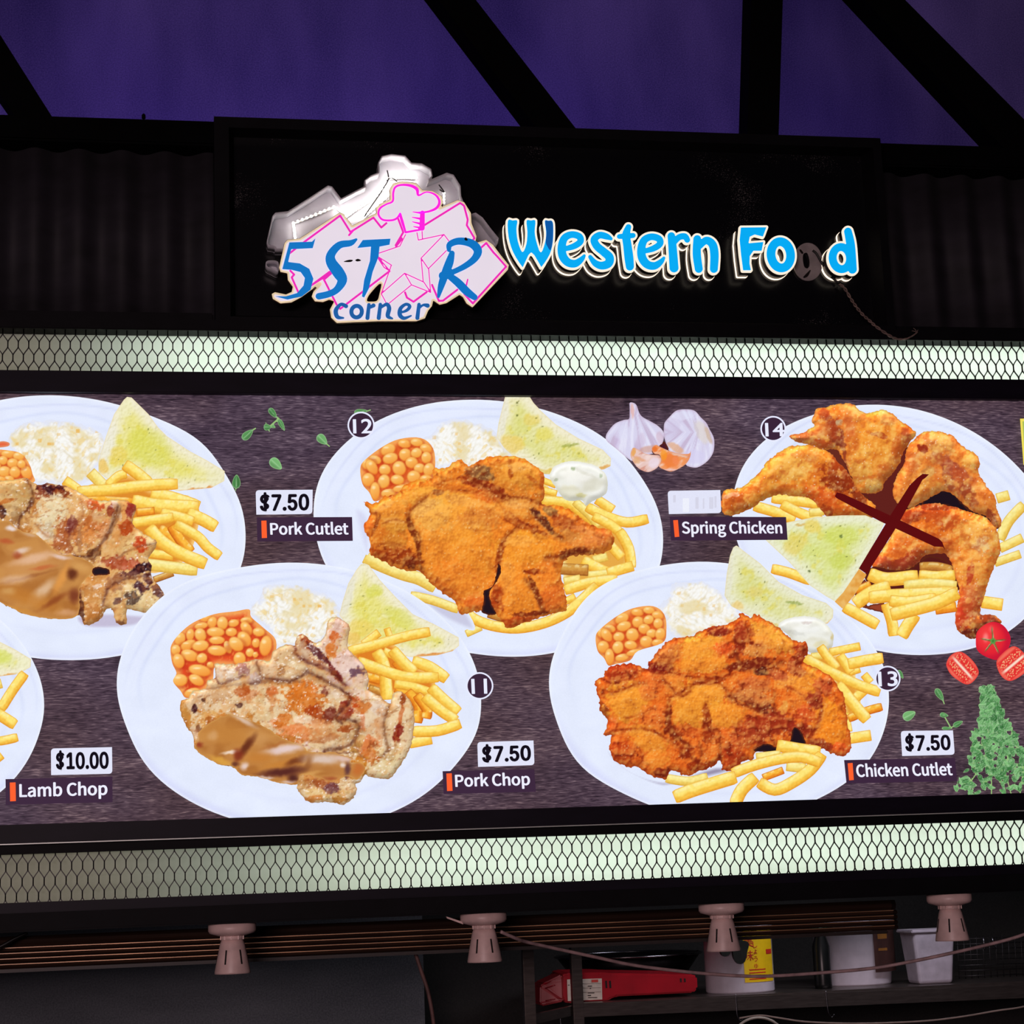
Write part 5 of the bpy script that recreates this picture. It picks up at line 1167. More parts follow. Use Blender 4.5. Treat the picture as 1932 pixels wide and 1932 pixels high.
food('printed_cutlet', poly('C', [(465, 810), (490, 800), (540, 820), (620, 770), (720, 740), (750, 690), (850, 650), (950, 640), (960, 570), (1040, 575), (1090, 530), (1150, 510), (1205, 560), (1290, 510), (1400, 485), (1550, 490), (1650, 540), (1700, 580), (1735, 630), (1730, 760), (1715, 820), (1760, 830), (1900, 850), (2000, 930), (2100, 980), (2200, 1010), (2225, 1080), (2180, 1150), (2050, 1180), (1960, 1180), (1870, 1220), (1850, 1300), (1870, 1400), (1890, 1470), (1890, 1560), (1800, 1590), (1700, 1620), (1550, 1670), (1480, 1690), (1430, 1640), (1385, 1585), (1290, 1575), (1210, 1580), (1150, 1590), (1100, 1500), (1000, 1430), (900, 1330), (860, 1290), (800, 1290), (700, 1270), (560, 1200), (515, 1170), (510, 1080), (468, 980), (500, 920), (520, 880)], 3), p12, (246, 138, 38), 'C', [
    (1080, 900, 260, 180, 20, (250, 170, 60), .8), (1050, 1150, 240, 260, 20, (240, 146, 44), .7), (950, 890, 140, 110, 0, (255, 185, 84), .7), (1290, 930, 130, 80, 0, (214, 124, 50), .6), (1250, 1150, 160, 160, 0, (248, 150, 42), .6), (1130, 1350, 170, 120, 30, (232, 126, 36), .6),
    (640, 1000, 120, 200, 10, (206, 109, 28), .6), (740, 1190, 140, 70, 20, (146, 46, 6), .85), (600, 1180, 90, 40, 20, (164, 58, 10), .85), (700, 960, 90, 60, 0, (230, 157, 52), .7), (680, 1080, 70, 60, 20, (216, 142, 48), .6), (650, 860, 140, 60, -20, (250, 159, 54), .8), (490, 960, 40, 60, 10, (236, 109, 34), .8), (860, 760, 140, 60, -10, (250, 168, 60), .7), (1010, 620, 90, 50, 0, (246, 150, 52), .7),
    (815, 1030, 18, 140, -20, (110, 38, 5), .9), (790, 1230, 40, 50, 0, (100, 28, 8), .85), (565, 950, 14, 60, 20, (142, 54, 10), .85), (990, 740, 40, 20, 0, (140, 80, 50), .7), (1150, 720, 180, 24, 8, (206, 92, 22), .6),
    (1480, 600, 240, 130, 10, (226, 137, 46), .6), (1285, 610, 86, 66, 0, (116, 82, 54), .85), (1300, 690, 150, 34, 18, (146, 42, 12), .9), (1560, 600, 140, 90, 10, (246, 165, 58), .8), (1420, 530, 160, 20, -4, (216, 118, 38), .6), (1722, 700, 18, 120, 0, (206, 88, 26), .8), (1500, 590, 14, 50, 0, (170, 60, 10), .7), (1640, 640, 50, 16, 30, (180, 70, 14), .6),
    (1450, 780, 130, 40, 20, (146, 46, 10), .75), (1520, 850, 150, 70, 0, (252, 163, 62), .75), (1330, 760, 90, 40, 10, (230, 103, 34), .6), (1560, 960, 120, 30, 20, (170, 62, 14), .6),
    (1690, 900, 62, 22, 50, (66, 28, 32), .92), (1750, 965, 76, 22, 55, (80, 44, 34), .9), (1780, 870, 60, 28, 40, (100, 82, 60), .7), (2000, 1020, 150, 100, 20, (202, 101, 36), .65), (2050, 1090, 130, 70, 10, (242, 139, 56), .75), (1930, 1165, 90, 36, -10, (106, 28, 6), .9), (1870, 950, 80, 50, 30, (170, 70, 30), .7), (1920, 1040, 60, 40, 20, (216, 146, 68), .6), (2150, 1060, 50, 60, 0, (206, 103, 48), .6), (1700, 1030, 60, 30, 20, (130, 36, 10), .8),
    (1600, 1130, 190, 110, 0, (252, 157, 42), .75), (1550, 1400, 120, 200, -15, (248, 146, 42), .75), (1680, 1440, 20, 150, -25, (112, 32, 5), .9), (1660, 1295, 60, 20, 0, (140, 36, 5), .8), (1800, 1480, 90, 100, 0, (216, 98, 32), .75), (1400, 1480, 46, 100, 0, (172, 52, 10), .85), (1560, 1645, 150, 34, -10, (196, 66, 18), .85), (1640, 1590, 110, 14, -4, (120, 30, 8), .85), (1780, 1330, 80, 70, 0, (246, 135, 42), .6), (1780, 1240, 60, 40, 0, (236, 120, 38), .6),
    (1000, 1400, 160, 36, 32, (206, 92, 23), .6), (1250, 1510, 70, 66, 0, (228, 98, 32), .7), (1428, 1170, 20, 130, 15, (160, 54, 5), .85), (900, 840, 90, 40, -30, (255, 190, 100), .6), (1180, 800, 150, 30, 10, (253, 178, 86), .55), (1560, 560, 90, 26, 0, (250, 182, 92), .65), (1550, 825, 90, 28, 0, (252, 180, 90), .7), (1560, 1080, 120, 36, 0, (254, 174, 74), .65), (1480, 1330, 46, 100, 10, (252, 164, 64), .6), (2000, 1000, 80, 22, 20, (238, 144, 74), .7), (620, 830, 70, 22, -25, (252, 174, 84), .7), (680, 935, 60, 20, 0, (246, 174, 84), .7), (2080, 1070, 70, 24, 0, (246, 150, 74), .6), (1090, 545, 60, 20, 0, (250, 170, 80), .6), (1220, 1400, 90, 60, 30, (246, 144, 42), .5)],
    'crumb', 21, (190, 82, 16), 6, .35, cl=(136, 92), rg=3.0, cr=[([(900, 770), (790, 880), (805, 970), (862, 1055), (850, 1170), (872, 1275)], 4, (110, 36, 6), .9), ([(790, 880), (850, 800), (960, 745), (1100, 720), (1300, 745), (1430, 830), (1475, 910)], 3, (176, 70, 12), .55),
        ([(1190, 610), (1300, 690), (1450, 775), (1600, 775), (1715, 825)], 5, (120, 36, 8), .8), ([(1570, 960), (1440, 1080), (1420, 1200), (1412, 1250)], 4, (130, 40, 6), .9), ([(1640, 860), (1720, 950), (1800, 1020), (1860, 1060)], 5, (90, 30, 14), .85),
        ([(1600, 1350), (1680, 1450), (1720, 1570)], 4, (110, 30, 6), .9), ([(1750, 1195), (1850, 1185), (1960, 1150), (2060, 1160)], 5, (110, 30, 8), .85), ([(520, 1040), (560, 950), (560, 880)], 3, (150, 54, 10), .7), ([(600, 960), (680, 935), (770, 950)], 3, (150, 60, 14), .6), ([(560, 1120), (650, 1090), (760, 1120)], 3, (150, 60, 14), .6), ([(1490, 880), (1590, 960), (1690, 980)], 4, (150, 46, 10), .7), ([(1380, 1000), (1290, 1010), (1200, 990)], 2, (196, 96, 24), .5), ([(960, 680), (1080, 650), (1180, 640)], 3, (170, 60, 10), .7)], label='printed golden fried pork cutlet')
dark(p12, poly('C', [(1410, 1240), (1435, 1275), (1400, 1370), (1352, 1440), (1368, 1530), (1400, 1590), (1350, 1600), (1296, 1576), (1312, 1510), (1310, 1430), (1368, 1402), (1395, 1330)], 3))
def dip(parent, f, crop, st, seed):
    return food('printed_dip', f, parent, (238, 238, 230), crop, st, 'gloss', seed, (214, 212, 190), 7, .5, rg=1.0, step=2.0)
dip(p12, poly('D', [(658, 630), (690, 560), (790, 522), (900, 530), (1000, 562), (1055, 625), (1066, 700), (1040, 762), (960, 800), (912, 832), (880, 795), (790, 800), (725, 745), (690, 690)]), 'D', [(840, 620, 120, 60, 20, (248, 246, 238), .8), (800, 740, 90, 50, 10, (226, 222, 196), .7), (960, 690, 80, 40, -20, (224, 222, 204), .6), (900, 600, 90, 14, 25, (222, 220, 206), .7), (820, 575, 14, 12, 0, (150, 170, 120), .8), (1020, 620, 14, 14, 0, (160, 176, 140), .7), (705, 650, 14, 14, 0, (170, 180, 150), .7), (880, 760, 40, 16, 0, (206, 196, 120), .6)], 31)

# --- spring chicken, number 14
p14 = plate('white printed plate of fried spring chicken, dish number 14', 1686.8, 1000.2, 310.3, 229.4, 15.45, [(1387, 919), (1402, 879), (1439, 834), (1534, 783.5), (1615, 764.8), (1730.7, 772.3), (1822, 807), (1903, 863.8), (1652.7, 1227), (1747, 1235.7), (1849, 1219), (1932, 1168)])
fries(p14, 'J', [([(1120, 745), (1200, 722)], 74, 'p'), ([(1140, 1030), (1200, 905), (1305, 790)], 68, 'p'), ([(1140, 1095), (1295, 1022)], 70, 'p'), ([(1105, 1195), (1280, 1135)], 62, 'p'), ([(1015, 1470), (1155, 1490)], 92)])
fries(p14, 'I', [([(470, 805), (620, 822), (830, 850)], 70), ([(335, 865), (500, 912), (640, 970)], 74), ([(545, 850), (690, 922), (840, 975)], 72), ([(755, 915), (860, 905)], 62, 'p'), ([(470, 1340), (600, 1372), (760, 1432)], 70)])
def chicken(name, pts, base, st, seed, label=None):
    def paint(x, y, s):
        c = flat(base, len(x))
        for crop, ss in st: c = strokes(x, y, c, crop, ss, 4, 10, seed+60, 1.0, .10)
        hb = lambda u, v: fbm(u/20, v/16, 3, seed); hf = lambda u, v: fbm(u/6, v/6, 3, seed+5)
        e = emboss(hb, x, y, 3.2)*1.3 + emboss(hf, x, y, 1.4)*.6
        pat = fbm(x/11, y/11, 3, seed+8)
        c = mixc(c, (190, 70, 24), sm(.44, .26, pat)*.35); c = mixc(c, (252, 200, 100), sm(.54, .75, pat)*.5)
        c = mixc(c, (140, 46, 16), np.clip(-e*.7, 0, .5)); c = mixc(c, (255, 224, 150), np.clip(e*.9, 0, .6))
        sp = h2(np.floor(x/2.2), np.floor(y/2.2), seed+31); c = mixc(c, (255, 244, 226), np.clip((sp-.965)*14, 0, .55))
        c = bulge(c, f0, x, y, s, 24, .34)
        return rim(c, s, (176, 84, 30), 4, .4)
    f0 = sd_poly(pts); o = pr(name, rough(f0, 2.2, 6, seed), paint, p14, 1)
    if label: o['label'] = label
    return o
sp_ = lambda *segs, n=3: [tuple(p) for p in spline([q for c, s in segs for q in Z(c, s)], n, closed=True)]
dark(p14, sd_poly(sp_(('J', [(420, 380), (500, 400), (520, 640), (470, 800), (440, 900), (340, 880), (200, 790), (60, 740), (0, 640), (60, 480), (200, 560), (320, 600)]))), (96, 30, 24))
dark(p14, poly('I', [(860, 420), (960, 415), (1030, 520), (1080, 640), (1130, 760), (1200, 800), (1100, 840), (980, 700), (900, 560)]), (104, 40, 28))
dark(p14, poly('J', [(400, 830), (560, 760), (700, 690), (820, 690), (960, 800), (1100, 900), (1120, 960), (900, 900), (600, 850), (440, 900)]), (40, 16, 22))
dark(p14, poly('J', [(540, 1240), (600, 1130), (760, 1110), (840, 1200), (860, 1330), (700, 1320)]), (90, 26, 22))
chicken('printed_drumstick', sp_(('I', [(90, 770), (130, 740), (230, 725), (310, 670), (370, 610), (450, 510), (560, 430), (680, 400), (760, 405), (880, 440), (1000, 560), (1080, 660), (1170, 790), (1250, 860), (1260, 945), (1080, 945), (900, 948), (830, 880), (760, 805), (640, 792), (560, 775), (480, 790), (400, 820), (330, 870), (250, 910), (150, 942), (90, 910)])), (238, 140, 44), [('I', [
    (600, 560, 170, 110, -20, (242, 178, 78), .8), (430, 640, 90, 90, -40, (238, 154, 54), .7), (180, 830, 90, 80, 0, (186, 80, 26), .7), (1000, 640, 130, 140, 40, (128, 34, 10), .88), (960, 560, 60, 80, 0, (170, 64, 20), .8), (850, 800, 130, 70, 20, (218, 84, 26), .8), (560, 740, 100, 30, -10, (222, 108, 36), .7), (300, 750, 100, 40, -30, (212, 100, 36), .6), (1130, 800, 60, 70, 0, (110, 30, 14), .8), (160, 780, 70, 18, -10, (228, 176, 140), .7), (1000, 900, 140, 40, 10, (224, 100, 30), .8), (880, 900, 50, 40, 20, (150, 46, 16), .7), (780, 480, 60, 50, 20, (226, 140, 60), .7), (680, 470, 40, 30, 0, (220, 110, 40), .6)])], 41, 'printed fried chicken leg pointing left')
chicken('printed_chicken_breast', sp_(('I', [(600, 340), (620, 325), (720, 300), (790, 250), (770, 220), (800, 140), (830, 118), (880, 115), (960, 90), (1050, 85), (1100, 105)]), ('J', [(200, 150), (310, 120), (380, 150), (440, 200), (530, 260), (552, 290), (520, 340), (470, 400), (440, 480), (400, 560), (340, 620), (305, 690), (240, 712), (160, 700), (110, 620), (60, 510), (20, 440)]), ('I', [(960, 430), (880, 440), (800, 415), (720, 390), (640, 370)])), (236, 134, 46), [('J', [
    (250, 350, 150, 210, 0, (242, 154, 52), .85), (300, 300, 60, 18, 10, (180, 70, 28), .85), (80, 250, 60, 150, -10, (226, 112, 42), .7), (430, 380, 44, 120, 20, (206, 96, 34), .75), (150, 560, 80, 80, 20, (220, 156, 66), .8), (250, 650, 60, 46, 0, (228, 180, 96), .8), (350, 180, 60, 50, 0, (238, 170, 90), .8), (140, 150, 60, 50, 0, (238, 150, 70), .7), (480, 300, 30, 60, -30, (190, 86, 50), .7), (340, 560, 60, 70, 20, (216, 130, 60), .6)]),
    ('I', [(870, 170, 40, 40, 0, (176, 78, 40), .85), (940, 290, 54, 110, -20, (152, 54, 30), .9), (700, 340, 100, 36, -10, (176, 86, 46), .8), (850, 300, 60, 60, 0, (212, 120, 60), .7), (850, 390, 90, 30, 15, (190, 70, 30), .7), (1012, 420, 16, 150, -10, (140, 52, 34), .8), (1040, 120, 60, 30, 0, (238, 166, 86), .7), (975, 230, 20, 20, 0, (206, 200, 160), .7), (1050, 250, 40, 80, -10, (226, 120, 60), .6), (780, 190, 24, 60, 10, (232, 170, 90), .7)])], 43, 'printed fried chicken breast at the top of the plate')
dark(p14, poly('J', [(590, 790), (640, 730), (720, 688), (800, 700), (870, 770), (940, 850), (860, 850), (780, 800), (700, 790)]))
chicken('printed_drumstick', sp_(('J', [(420, 890), (480, 830), (560, 795), (680, 778), (780, 795), (900, 832), (1040, 880), (1110, 950), (1130, 1030), (1145, 1110), (1110, 1200), (1060, 1330), (1030, 1420), (1010, 1500), (1000, 1560), (1080, 1555), (1140, 1590), (1150, 1620), (1060, 1660), (1000, 1680), (960, 1732), (900, 1712), (840, 1660), (825, 1600), (840, 1480), (850, 1400), (830, 1300), (800, 1200), (765, 1140), (680, 1130), (600, 1150), (560, 1205), (480, 1262), (380, 1252), (240, 1232), (310, 1110), (380, 1000)])), (236, 124, 42), [('J', [
    (650, 880, 210, 80, 10, (204, 82, 30), .85), (620, 970, 140, 60, 20, (238, 124, 36), .8), (500, 880, 100, 44, -20, (142, 42, 20), .8), (700, 800, 150, 24, 4, (120, 34, 18), .7), (990, 1020, 140, 130, 0, (242, 170, 74), .9), (1010, 1080, 56, 56, 0, (232, 206, 160), .6), (930, 1230, 120, 120, 0, (240, 154, 62), .8), (930, 1280, 22, 80, 10, (186, 56, 34), .8), (920, 1480, 90, 110, 0, (190, 74, 40), .85), (860, 1600, 60, 80, -20, (188, 52, 30), .88), (990, 1630, 70, 46, 0, (176, 90, 44), .85), (930, 1695, 76, 34, 0, (100, 28, 20), .88), (1060, 1590, 70, 36, 20, (112, 42, 28), .88), (800, 1100, 40, 80, -20, (222, 128, 52), .7), (480, 1060, 120, 80, -20, (232, 116, 42), .8), (470, 1205, 150, 46, -10, (158, 50, 34), .85), (560, 1130, 70, 36, 0, (180, 62, 28), .7), (690, 1020, 100, 22, 20, (180, 66, 22), .7), (310, 1190, 60, 40, 0, (170, 64, 46), .7), (960, 1390, 60, 50, 0, (216, 124, 64), .7), (880, 960, 60, 40, 20, (236, 150, 60), .7), (660, 1130, 90, 20, -4, (206, 110, 50), .7), (420, 980, 60, 50, 0, (240, 140, 60), .6)])], 47, 'printed fried chicken leg pointing down')
chicken('printed_chicken_wing', sp_(('J', [(470, 500), (480, 400), (530, 340), (600, 280), (700, 275), (760, 290), (800, 300), (870, 370), (930, 410), (980, 450), (1000, 500), (990, 560), (1040, 650), (1100, 730), (1120, 830), (1145, 900), (1135, 950), (1100, 940), (1040, 870), (940, 835), (860, 760), (760, 695), (700, 710), (600, 765), (500, 812), (420, 775), (390, 690), (410, 600), (450, 540)])), (234, 134, 52), [('J', [
    (560, 640, 130, 100, -30, (230, 144, 58), .8), (800, 520, 160, 44, 35, (160, 66, 50), .8), (700, 350, 120, 60, 20, (240, 164, 84), .85), (930, 480, 50, 60, 0, (238, 170, 74), .8), (600, 395, 28, 40, -30, (142, 36, 20), .9), (520, 500, 50, 80, 10, (206, 100, 44), .7), (860, 640, 80, 100, -40, (192, 92, 50), .7), (1020, 780, 60, 130, -30, (228, 134, 54), .8), (1080, 890, 36, 60, -30, (142, 50, 30), .8), (700, 470, 60, 40, 0, (200, 110, 52), .7), (780, 610, 36, 80, -20, (166, 80, 50), .75), (820, 320, 30, 30, 0, (220, 110, 40), .7), (640, 560, 40, 40, 0, (206, 150, 80), .7), (560, 760, 100, 24, -30, (226, 130, 60), .7), (920, 720, 40, 100, -30, (150, 60, 36), .7), (440, 720, 40, 60, 0, (236, 150, 66), .6)])], 45, 'printed fried chicken wing at the right of the plate')
dark(p14, poly('J', [(250, 1225), (380, 1245), (500, 1240), (570, 1190), (640, 1150), (740, 1170), (800, 1230), (835, 1320), (840, 1400), (600, 1420), (300, 1400), (190, 1300)]), (84, 22, 20))
dark(p14, hardpoly('J', [(110, 1400), (190, 1310), (260, 1400), (200, 1500), (330, 1470), (335, 1555), (180, 1510)]), (150, 64, 40))
fries(p14, 'J', [([(580, 1225), (700, 1225), (800, 1250)], 60, 'b'), ([(225, 1275), (350, 1312), (562, 1290)], 88), ([(575, 1285), (700, 1295), (820, 1282)], 74), ([(470, 1355), (650, 1340), (832, 1355)], 62, 'p'), ([(130, 1390), (230, 1345)], 50, 'o'), ([(125, 1485), (240, 1405), (365, 1362)], 88), ([(690, 1525), (830, 1505)], 72, 'o'), ([(340, 1485), (380, 1600), (395, 1705)], 72), ([(545, 1560), (490, 1640), (450, 1712)], 84), ([(225, 1440), (400, 1425), (840, 1405)], 84), ([(370, 1460), (500, 1475), (690, 1445)], 78), ([(378, 1560), (520, 1525), (700, 1475), (842, 1405)], 88), ([(50, 1505), (160, 1565), (280, 1632)], 74)])
toast(p14, sd_poly(Z('I', [(420, 1122), (500, 1010), (600, 985), (800, 948), (1000, 935), (1180, 935), (1290, 980), (1322, 995), (1280, 1080), (1190, 1240), (1100, 1410), (1000, 1560), (950, 1590), (880, 1550), (760, 1470), (600, 1290)])), 'I', [(780, 1020, 60, 60, 0, (236, 206, 80), .7), (650, 1150, 70, 100, 40, (232, 204, 90), .6), (1000, 1090, 120, 80, 0, (206, 216, 84), .6), (1000, 1280, 90, 60, 0, (196, 208, 70), .5), (750, 1358, 14, 10, 0, (60, 80, 30), .9), (995, 1100, 12, 14, 0, (90, 110, 40), .8), (690, 1010, 40, 14, -10, (214, 160, 60), .6)], tone=(216, 224, 126), seed=24, pale=(234, 236, 206))
pr('printed_crust', hardpoly('I', [(1130, 1342), (1188, 1385), (1090, 1550), (1005, 1645), (945, 1590), (1010, 1520)]), lambda x, y, s: mixc(flat((236, 186, 104), len(x)), (222, 146, 52), np.clip(fbm(x/8, y/8, 2, 3)*1.3-.2, 0, 1)), p14, 2)

# --- dish cut off by the lower left corner
pl = plate('white printed plate cut off at the lower left corner, with fries and toast', -246, 1322, 332, 243, 4, [(83.7, 1337), (58.7, 1241), (71.7, 1389), (43.5, 1448), (0, 1495.6), (19.6, 1187)])
toast(pl, hardpoly('B', [(-140, 200), (-40, 260), (120, 340), (270, 430), (265, 500), (160, 560), (0, 580), (-140, 560)]), 'B', [(60, 572, 130, 16, -3, (226, 150, 60), .9), (200, 470, 60, 60, 0, (240, 238, 200), .8), (20, 400, 80, 60, 20, (214, 222, 90), .6)], tone=(220, 224, 120), seed=34)
fries(pl, 'B', [([(-60, 660), (10, 640)], 90, 'p'), ([(-120, 1140), (10, 1140), (150, 1110)], 70), ([(-100, 860), (20, 930), (130, 1000)], 90), ([(10, 860), (110, 700), (215, 555)], 80), ([(-80, 1330), (10, 1260)], 90)])
food('printed_chop', poly('B', [(-700, 300), (-400, 250), (-160, 420), (-140, 800), (-200, 1100), (-500, 1200), (-700, 900)]), pl, (200, 160, 110), 'B', [(-400, 700, 200, 200, 0, (186, 118, 48), .9)], 'meat', 51)

# --- pork chop, number 11
p11 = plate('white printed plate of grilled pork chop with gravy, dish number 11', 562.2, 1311, 345.3, 252.2, 4, [(220, 1293), (554, 1061.6), (907, 1335), (247.5, 1195), (339, 1102), (456, 1071), (241, 1373.5), (287.6, 1459), (370, 1518), (828, 1158.7), (877, 1215.6), (892.6, 1246.7), (903, 1373.5), (856, 1446), (779, 1513)])
rice(p11, poly('E', [(1010, 385), (1090, 300), (1130, 215), (1300, 205), (1450, 235), (1600, 300), (1670, 400), (1660, 500), (1560, 600), (1450, 660), (1310, 660), (1200, 650), (1160, 560), (1110, 500), (1040, 440)]), 27)
beans(p11, poly('E', [(432, 700), (440, 640), (500, 560), (600, 480), (750, 420), (900, 400), (1005, 385), (1020, 440), (1110, 520), (1200, 610), (1180, 740), (1060, 790), (900, 800), (760, 800), (740, 900), (680, 980), (600, 1020), (540, 1030), (505, 980), (450, 910), (475, 850), (445, 780)]), [(*Zp('E', x, y), rx*.2588, ry*.2588, a) for x, y, rx, ry, a in [(690, 450, 45, 25, -10), (985, 465, 45, 25, 0), (890, 485, 42, 28, -10), (735, 480, 35, 45, 20), (810, 485, 40, 50, 0), (655, 505, 50, 25, -10), (575, 570, 30, 45, 10), (650, 570, 42, 50, -25), (760, 550, 66, 36, 3), (875, 550, 42, 32, 0), (985, 525, 36, 58, -35), (1075, 550, 45, 32, 10), (500, 600, 40, 50, 20), (560, 645, 62, 34, -25), (650, 650, 62, 40, -10), (770, 610, 58, 30, 0), (970, 600, 44, 62, -40), (850, 660, 28, 48, -20), (910, 638, 62, 45, 45), (1055, 630, 30, 35, 0), (1125, 650, 45, 76, 10), (470, 680, 35, 40, 0), (570, 720, 66, 42, 20), (490, 760, 42, 56, -20), (660, 740, 40, 36, -20), (770, 685, 70, 38, 5), (935, 745, 45, 50, 0), (1010, 700, 30, 32, 0), (1050, 715, 20, 22, 0), (720, 790, 25, 25, 0), (645, 830, 84, 42, 12), (500, 900, 58, 45, 0), (620, 900, 60, 36, 30), (590, 992, 62, 34, -15)]], (226, 76, 32), 6)
toast(p11, hardpoly('F', [(590, 95), (620, 58), (645, 48), (680, 62), (760, 170), (880, 300), (1000, 420), (1150, 490), (1335, 590), (1338, 650), (1290, 690), (1180, 720), (1000, 735), (900, 720), (700, 720), (540, 680), (500, 620), (520, 500), (465, 430), (485, 340), (530, 195)]), 'F', [(520, 290, 40, 160, 16, (232, 228, 208), .8), (1180, 715, 160, 16, -6, (222, 136, 56), .95), (720, 250, 60, 50, 0, (216, 216, 80), .6), (620, 520, 90, 60, 0, (238, 208, 90), .7), (900, 440, 120, 60, 30, (214, 214, 80), .5), (1270, 620, 60, 40, 0, (236, 230, 206), .7), (560, 600, 60, 50, 0, (240, 196, 90), .8)], seed=44)
shade(p11, poly('F', [(560, 700), (700, 600), (860, 640), (1000, 780), (1160, 900), (1120, 1120), (1010, 1200), (980, 1080), (850, 1000), (680, 960), (600, 820)]), (222, 124, 30), 12, .95, (246, 196, 110), 'printed_fry_shade')
fries(p11, 'F', [([(880, 760), (930, 820)], 90, 'o'), ([(640, 640), (752, 555)], 62), ([(812, 525), (840, 610)], 50), ([(640, 870), (760, 900)], 70, 'o'), ([(680, 960), (790, 1000)], 60, 'b'), ([(790, 690), (860, 720)], 60), ([(1000, 765), (1120, 805), (1245, 892)], 80), ([(735, 690), (790, 800), (812, 1040)], 82), ([(850, 680), (920, 760), (1010, 845)], 78), ([(530, 692), (740, 640), (960, 580), (1122, 548)], 66), ([(600, 765), (760, 822), (950, 880), (1185, 880)], 74), ([(880, 960), (960, 1010)], 70, 'o'), ([(870, 930), (1000, 950), (1125, 990)], 58), ([(1130, 955), (1230, 1050), (1330, 1135)], 80), ([(965, 985), (1040, 1090), (1035, 1210)], 66, 'o'), ([(1030, 1010), (1100, 1110), (1098, 1178)], 70, 'o'), ([(1085, 1020), (1200, 1120), (1315, 1195)], 74), ([(980, 1362), (1135, 1332)], 78), ([(1000, 1275), (1180, 1270), (1345, 1218)], 74)])
